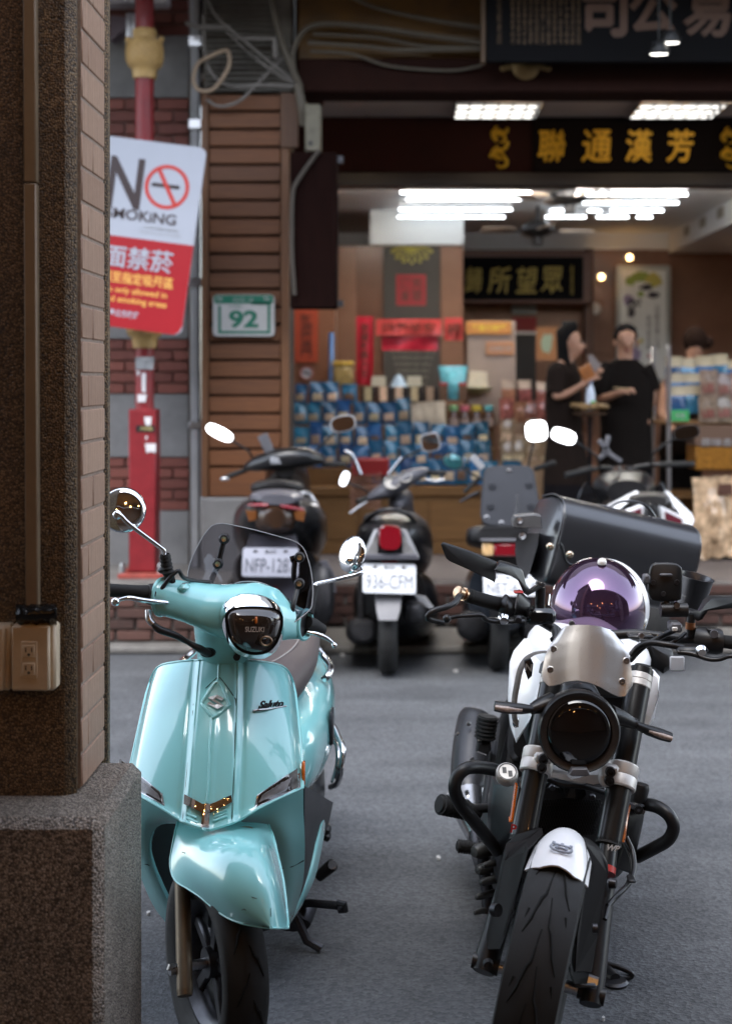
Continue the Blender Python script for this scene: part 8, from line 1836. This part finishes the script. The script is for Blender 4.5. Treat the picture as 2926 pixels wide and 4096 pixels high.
def hand(joints, edges, wi, pts_dir, up_, thumb, curl=.5, s=1):
    # palm + five bent fingers grown from joint wi
    w = V(joints[wi][0]); d = V(pts_dir).normalized(); u = V(up_).normalized(); sd = d.cross(u).normalized()
    pc = len(joints); joints.append((w+d*.05*s, (.030*s, .016*s))); edges.append((wi, pc))
    for k, (off, ln) in enumerate(((-.027, .060), (-.009, .072), (.009, .068), (.026, .054))):
        b0 = w+d*.085*s+sd*off*s; i0 = len(joints)
        joints.append((b0, .0088*s)); edges.append((pc, i0))
        p1 = b0+(d*math.cos(curl*.5)-u*math.sin(curl*.5))*ln*.5*s; joints.append((p1, .0080*s)); edges.append((i0, i0+1))
        p2 = p1+(d*math.cos(curl*1.4)-u*math.sin(curl*1.4))*ln*.5*s; joints.append((p2, .0068*s)); edges.append((i0+1, i0+2))
    i0 = len(joints); t0 = w+d*.035*s+sd*thumb*.034*s; joints.append((t0, .0105*s)); edges.append((pc, i0))
    joints.append((t0+d*.032*s+sd*thumb*.020*s-u*.01*s, .0090*s)); edges.append((i0, i0+1)); joints.append((t0+d*.058*s+sd*thumb*.018*s-u*.02*s, .0075*s)); edges.append((i0+1, i0+2))
def face_front(c, r, parent, yaw, glasses=False, hairmt=M_hair):
    # eyes, brows, lips on a head of half-width r, looking along yaw (0 = towards the camera)
    f = V((math.sin(yaw), -math.cos(yaw), 0)); s = V((math.cos(yaw), math.sin(yaw), 0)); z = V((0, 0, 1))
    for k in (-1, 1):
        m = MB(); m.ball(c+f*r*.93+s*k*r*.40+z*.008, (.013, .008, .006), 8, 6); e = m.build('eye', mat('eye_dark', (.05, .035, .03), .2), parent)
        m = MB(); q = c+f*r*.97+s*k*r*.42+z*.028; m.tube([q-s*.017, q+z*.003, q+s*.017], .0035, 6); m.build('eyebrow', hairmt, parent)
        m = MB(); m.ball(c+s*k*r*1.0-f*.01-z*.008, (.012, .02, .03), 8, 6); m.build('ear', M_skin, parent)
    m = MB(); q = c+f*r*.96-z*.062; m.tube([q-s*.023, q-s*.008+f*.006+z*.003, q+s*.008+f*.006+z*.003, q+s*.023], [.003, .006, .006, .003], 8); m.build('mouth', mat('lips', (.30, .10, .08), .45), parent)
    if glasses:
        m = MB()
        for k in (-1, 1): m.tube([c+f*(r*1.06)+s*(k*r*.42+.026*math.cos(t))+z*(.006+.019*math.sin(t)) for t in (2*math.pi*i/16 for i in range(16))], .0022, 6, closed=True); m.tube([c+f*r*1.04+s*k*(r*.42+.026)+z*.008, c+s*k*r*1.02+z*.008], .002, 6)
        m.tube([c+f*r*1.07-s*.012+z*.008, c+f*r*1.07+s*.012+z*.008], .002, 6); m.build('glasses', mat('glasses_dark', (.03, .03, .03), .3), parent, 60)
def torso(st, mt, name, parent, yaw=0, n=24):
    s = V((math.cos(yaw), math.sin(yaw), 0)); f = V((math.sin(yaw), -math.cos(yaw), 0)); m = MB()
    m.loft([ell(V(c), s, f, rx, ry, n, 2.4) for c, rx, ry in st]); return m.build(name, mt, parent, 70)
FL = .312
# ---- man, facing the street
YM = 10.35
def q(x, y, Y=YM): return cJ(x, y, Y)
man = thing('person', 'person in black tee and glasses holding a skewer before the framed painting', 'person', (q(870, 0).x, YM, FL))
hd = q(880, 385); nb = q(872, 500); x0 = q(880, 0).x
J = [(V((x0, YM+.02, 1.13)), (.15, .11)), (V((x0, YM+.02, 1.36)), (.135, .10)), (V((x0, YM+.01, 1.52)), (.16, .10)), (V((nb.x, YM, nb.z-.03)), (.062, .062)), (V((nb.x+.005, YM-.005, nb.z+.05)), (.052, .055)), (V((hd.x, YM-.015, hd.z-.035)), (.070, .085)), (V((hd.x, YM-.01, hd.z+.05)), (.078, .094)), (V((hd.x, YM-.005, hd.z+.10)), (.05, .06))]
E = [(0, 1), (1, 2), (2, 3), (3, 4), (4, 5), (5, 6), (6, 7)]
nz = len(J); J += [(V((hd.x, YM-.095, hd.z-.02)), (.012, .012)), (V((hd.x, YM-.114, hd.z-.032)), (.010, .010))]; E += [(5, nz), (nz, nz+1)]
i = len(J); LS, LE, LW = q(760, 570), q(672, 800), q(800, 735)        # viewer-left arm, bent forward
J += [(LS+V((.03, .0, -.02)), (.055, .055)), (lerp(LS, LE, .5)+V((-.01, -.02, 0)), (.045, .045)), (LE+V((.02, -.05, .02)), (.036, .036)), (lerp(LE, LW, .55)+V((.0, -.16, .0)), (.031, .031)), (LW+V((0, -.24, 0)), (.022, .026))]; E += [(2, i), (i, i+1), (i+1, i+2), (i+2, i+3), (i+3, i+4)]
hand(J, E, i+4, (.8, -.25, .25), (0, -.3, 1), 1, .9, .9)
i = len(J); RS, RE, RW = q(1010, 570), q(1068, 760), q(1030, 905)
J += [(RS+V((-.03, 0, -.02)), (.055, .055)), (lerp(RS, RE, .5), (.045, .045)), (RE, (.036, .036)), (lerp(RE, RW, .5), (.031, .031)), (RW+V((0, -.02, .02)), (.022, .026))]; E += [(2, i), (i, i+1), (i+1, i+2), (i+2, i+3), (i+3, i+4)]
hand(J, E, i+4, (-.25, -.1, -1), (-1, 0, 0), -1, .8, .9)
for s in (-1, 1):
    i = len(J); J += [(V((x0+s*.09, YM+.02, .98)), (.088, .088)), (V((x0+s*.095, YM+.01, .72)), (.07, .07)), (V((x0+s*.10, YM+.03, .55)), (.05, .05)), (V((x0+s*.10, YM+.04, .40)), (.04, .04)), (V((x0+s*.105, YM-.06, .345)), (.036, .03)), (V((x0+s*.11, YM-.15, .335)), (.03, .022))]
    E += [(0, i), (i, i+1), (i+1, i+2), (i+2, i+3), (i+3, i+4), (i+4, i+5)]
skin_body('body', J, E, M_skin, man)
hcn = V((hd.x, YM-.01, hd.z)); face_front(hcn, .080, man, 0, True)
m = MB(); gh = []
for a in range(13):
    gh.append([(lambda th: hcn+V((.090*math.sin(th)*math.cos(p)*(1+.05*math.sin(5*p+a)), .012+.104*math.sin(th)*math.sin(p)*(1 if math.sin(p) > 0 else .82), .045+.098*math.cos(th)+(.012*math.sin(7*p) if a > 10 else 0)-.01*sstep(8, 12, a))))(R(lerp(58, 112, (math.sin(p)+1)/2))*a/12) for p in (2*math.pi*k/24 for k in range(25))])
m.sheet(gh, .012, toward=V((0, 0, 1))); m.build('hair', M_hair, man, 80)
torso([(V((nb.x, YM+.0, nb.z-.005)), .082, .078), (V((nb.x, YM, nb.z-.04)), .13, .085), (V((x0, YM+.01, 1.60)), .205, .108), (V((x0, YM+.01, 1.48)), .205, .125), (V((x0, YM+.015, 1.25)), .185, .128), (V((x0, YM+.02, 1.05)), .19, .135), (V((x0, YM+.02, .96)), .195, .138)], M_shirt2, 'shirt', man)
for S_, E_, k in ((LS, LE, V((-.01, -.03, 0))), (RS, RE, V((0, 0, 0)))): m = MB(); m.tube([S_+V((.02 if S_ is LS else -.02, 0, .0)), lerp(S_, E_, .4)+k, lerp(S_, E_, .82)+k], [.082, .072, .070], 16, 4); m.build('sleeve', M_shirt2, man, 60)
for s in (-1, 1): m = MB(); m.tube([V((x0+s*.085, YM+.02, 1.02)), V((x0+s*.095, YM+.01, .74)), V((x0+s*.10, YM+.03, .42))], [.112, .094, .08], 16, 4); m.build('trouser_leg', M_pants, man, 60); MB().box(V((x0+s*.11-.045, YM-.20, FL)), V((x0+s*.11+.045, YM+.08, FL+.07)), .025).build('shoe', M_black, man)
sk = MB(); sk.tube([q(795, 705, YM-.30), q(905, 712, YM-.36)], .005, 6); tag(sk.build('skewer', mat('skewer_tan', (.45, .33, .18), .6)), 'thin tan skewer held in the hand of person in glasses', 'skewer')
# ---- woman in profile facing right
YWo = 10.2
def w_(x, y, Y=YWo): return cJ(x, y, Y)
wo = thing('person', 'person with long black hair seen from the side holding a packet of snacks', 'person', (w_(470, 0).x, YWo, FL))
yaw = R(68); F_ = V((math.sin(yaw), -math.cos(yaw), 0)); S_ = V((math.cos(yaw), math.sin(yaw), 0))
hd = w_(510, 395); x0 = w_(440, 0).x; sh = w_(440, 560)
J = [(V((x0+.02, YWo, 1.10)), (.13, .12)), (V((x0+.01, YWo, 1.33)), (.11, .11)), (V((x0, YWo, sh.z-.04)), (.12, .10)), (V((x0+.02, YWo, sh.z+.055)), (.052, .052)), (V((hd.x-.03, YWo, hd.z-.09)), (.047, .047)), (V((hd.x-.005, YWo-.005, hd.z-.03)), (.066, .066)), (V((hd.x-.02, YWo, hd.z+.055)), (.080, .075)), (V((hd.x-.02, YWo, hd.z+.10)), (.05, .05))]
E = [(0, 1), (1, 2), (2, 3), (3, 4), (4, 5), (5, 6), (6, 7)]
n0 = len(J); c = V((hd.x-.01, YWo, hd.z)); J += [(c+F_*.088-V((0, 0, .015)), (.011, .011)), (c+F_*.104-V((0, 0, .026)), (.009, .009)), (c+F_*.055-V((0, 0, .09)), (.026, .026))]; E += [(5, n0), (n0, n0+1), (5, n0+2)]
i = len(J); SL, EL, WL = V((x0, YWo, sh.z-.045))-S_*.155, w_(385, 775, YWo-.2), w_(560, 690, YWo-.26)   # near arm
J += [(SL, (.048, .048)), (lerp(SL, EL, .5), (.040, .040)), (EL, (.033, .033)), (lerp(EL, WL, .5)+V((0, 0, -.01)), (.028, .028)), (WL, (.019, .023))]; E += [(2, i), (i, i+1), (i+1, i+2), (i+2, i+3), (i+3, i+4)]
hand(J, E, i+4, (.7, -.05, .55), (-.5, -.5, .6), -1, .45, .95)
i = len(J); SR, ER, WR = V((x0+.03, YWo+.14, sh.z-.05)), w_(520, 760, YWo+.1), w_(620, 660, YWo-.12)
J += [(SR, (.048, .048)), (lerp(SR, ER, .5), (.040, .040)), (ER, (.033, .033)), (lerp(ER, WR, .5), (.028, .028)), (WR, (.019, .023))]; E += [(2, i), (i, i+1), (i+1, i+2), (i+2, i+3), (i+3, i+4)]
hand(J, E, i+4, (.5, -.2, .7), (-.6, -.5, .5), 1, .7, .95)
for s in (-1, 1):
    i = len(J); o_ = S_*(s*.08); J += [(V((x0+.02, YWo, .95))+o_, (.085, .085)), (V((x0+.03, YWo, .70))+o_, (.06, .06)), (V((x0+.02, YWo, .42))+o_, (.04, .04)), (V((x0+.02, YWo, .345))+o_+F_*.06, (.034, .028)), (V((x0+.02, YWo, .335))+o_+F_*.15, (.028, .02))]
    E += [(0, i), (i, i+1), (i+1, i+2), (i+2, i+3), (i+3, i+4)]
skin_body('body', J, E, M_skin, wo)
face_front(c, .076, wo, yaw)
hr = []
for a in range(17):
    t = a/16; z = hd.z+.165-.56*t; wd_ = pl(t, [(0, .02), (.06, .07), (.15, .098), (.3, .102), (.5, .10), (.75, .085), (1, .05)]); bk_ = pl(t, [(0, .0), (.2, -.01), (.5, -.015), (1, .0)])
    front = pl(t, [(0, .04), (.1, .06), (.16, .03), (.25, -.005), (.4, -.01), (.7, .03), (1, .03)])
    cc = V((hd.x-.022+.02*t, YWo, z)); hr.append([cc+S_*(math.cos(p)*wd_)+F_*((front if math.sin(p) > 0 else .105*(1 if t > .1 else .6))*math.sin(p)) for p in (2*math.pi*k/20 for k in range(20))])
m = MB(); m.loft(hr); m.build('hair', M_hair, wo, 80)
torso([(V((x0+.02, YWo, sh.z+.03)), .07, .065), (V((x0+.01, YWo, sh.z)), .14, .085), (V((x0, YWo, sh.z-.07)), .185, .115), (V((x0, YWo, 1.40)), .165, .125), (V((x0+.01, YWo, 1.22)), .15, .12), (V((x0+.02, YWo, 1.02)), .175, .15), (V((x0+.02, YWo, .86)), .185, .16)], M_shirt, 'shirt', wo, yaw)
for a, b_, in ((SL, EL), (SR, ER)): m = MB(); m.tube([a+S_*(.05 if a is SL else -.05)+V((0, 0, .015)), a, lerp(a, b_, .4), lerp(a, b_, .85)], [.07, .078, .07, .067], 16, 4); m.build('sleeve', M_shirt, wo, 60)
torso([(V((x0+.02, YWo, .92)), .18, .155), (V((x0+.02, YWo, .70)), .19, .165), (V((x0+.02, YWo, .45)), .20, .17)], M_pants, 'skirt', wo, yaw)
for s in (-1, 1): o_ = V((x0+.02, YWo, FL))+S_*(s*.08); m = MB(); m.loft([ell(o_+F_*.04+V((0, 0, z)), F_, S_, a, b_, 14) for z, a, b_ in ((0, .12, .042), (.03, .12, .042), (.06, .07, .036))]); m.build('shoe', M_black, wo, 50)
m = MB(); m.prism([w_(x, y, YWo-.28) for x, y in ((545, 572), (622, 528), (668, 618), (590, 668))], (0, .03, 0), .006); pk2 = m.build('snack_packet', mat('packet_amber', (.26, .085, .015), .5, coat=.2, var=.3, scale=20)); tag(pk2, 'amber snack packet held up by the person with long hair', 'packet')
m = MB(); m.prism([w_(x, y, YWo-.24) for x, y in ((610, 480), (640, 468), (705, 545), (650, 610))], (0, .01, 0), .002); tag(m.build('clear_wrapper', mat('wrapper_grey', (.22, .19, .18), .2, coat=.5)), 'pale clear wrapper behind the amber snack packet', 'wrapper')
# small things between the two
ct = thing('snack_tray', 'round brown tray of dried snacks in front of the two people', 'tray', w_(625, 905, 9.95))
c = w_(625, 900, 9.95); m = MB(); m.lathe([(.04, 0), (.115, .01), (.12, .022), (.11, .022), (.03, .012)], c, (0, 0, 1), 22); m.build('tray', mat('tray_brown', (.06, .03, .014), .5), ct)
m = MB()
for k in range(40): a = random.uniform(0, 6.28); r_ = .11*math.sqrt(random.random()); m.ball(c+V((r_*math.cos(a), r_*math.sin(a), .055+random.uniform(0, .02))), (.03, .02, .018), 6, 5)
tag(m.build('snacks', mat('snack_gold', (.2, .12, .045), .5, var=.3, scale=40), ct), kind='stuff')
m = MB(); m.tube([V((c.x, c.y, .31)), c], .014, 10); m.lathe([(0, 0), (.16, 0), (.15, .03), (0, .04)], V((c.x, c.y, .31)), (0, 0, 1), 16); m.build('stand', M_pants, ct)
c = w_(628, 845, 9.97); bt_ = thing('spray_bottle', 'white and blue spray bottle with green label standing on the snack tray', 'bottle', c)
m = MB(); m.lathe([(0, 0), (.03, .002), (.034, .02), (.034, .12), (.02, .17), (.014, .18), (.014, .2)], c-V((0, 0, .02)), (0, 0, 1), 14); m.build('bottle', mat('bottle_white', (.55, .6, .68), .3), bt_)
m = MB(); m.box(c+V((-.026, -.018, .175)), c+V((.018, .018, .20)), .006); m.build('cap', mat('cap_blue', (.2, .3, .55), .4), bt_); MB().box(c+V((-.0, -.036, .01)), c+V((.03, -.033, .05)), .001).build('label', mat('label_green', (.06, .4, .08), .5), bt_)
# third person bending behind the right rack
p3 = thing('person', 'person with dark bun bending behind the sky blue pouches at right', 'person', (cJ(1370, 0, 11.4).x, 11.4, FL))
hd = cJ(1365, 385, 11.4); x0 = hd.x-.05; J = [(V((x0-.05, 11.5, 1.15)), (.14, .12)), (V((x0-.03, 11.48, 1.4)), (.13, .12)), (V((x0-.02, 11.45, 1.58)), (.15, .11)), (V((hd.x-.01, 11.42, hd.z-.14)), (.055, .055)), (V((hd.x, 11.4, hd.z-.02)), (.085, .08)), (V((hd.x, 11.4, hd.z+.06)), (.07, .07))]; E = [(0, 1), (1, 2), (2, 3), (3, 4), (4, 5)]
for s in (-1, 1):
    i = len(J); J += [(V((x0-.05+s*.09, 11.5, .95)), (.085, .085)), (V((x0-.05+s*.09, 11.5, .7)), (.065, .065)), (V((x0-.05+s*.09, 11.5, .36)), (.04, .04))]; E += [(0, i), (i, i+1), (i+1, i+2)]
    i = len(J); J += [(V((x0+s*.18, 11.42, 1.56)), (.05, .05)), (V((x0+s*.22, 11.38, 1.34)), (.04, .04)), (V((x0+s*.18, 11.22, 1.22)), (.03, .03))]; E += [(2, i), (i, i+1), (i+1, i+2)]; hand(J, E, i+2, (0, -1, 0), (0, 0, 1), s, .6)
skin_body('body', J, E, M_skin, p3)
m = MB(); m.ball(hd+V((.0, .02, .02)), (.10, .10, .115), 18, 12); m.ball(hd+V((.10, .02, .0)), (.055, .05, .05), 12, 8); m.build('hair', mat('hair_brown', (.018, .009, .006), .85, spec=.1), p3, 60)
torso([(V((x0, 11.45, 1.68)), .08, .07), (V((x0, 11.45, 1.62)), .18, .1), (V((x0-.02, 11.46, 1.4)), .18, .13), (V((x0-.05, 11.5, 1.0)), .18, .14)], M_shirt, 'shirt', p3); torso([(V((x0-.05, 11.5, 1.02)), .17, .13), (V((x0-.05, 11.5, .34)), .17, .13)], M_pants, 'trousers', p3)
bpy.data.objects.remove(bproto)
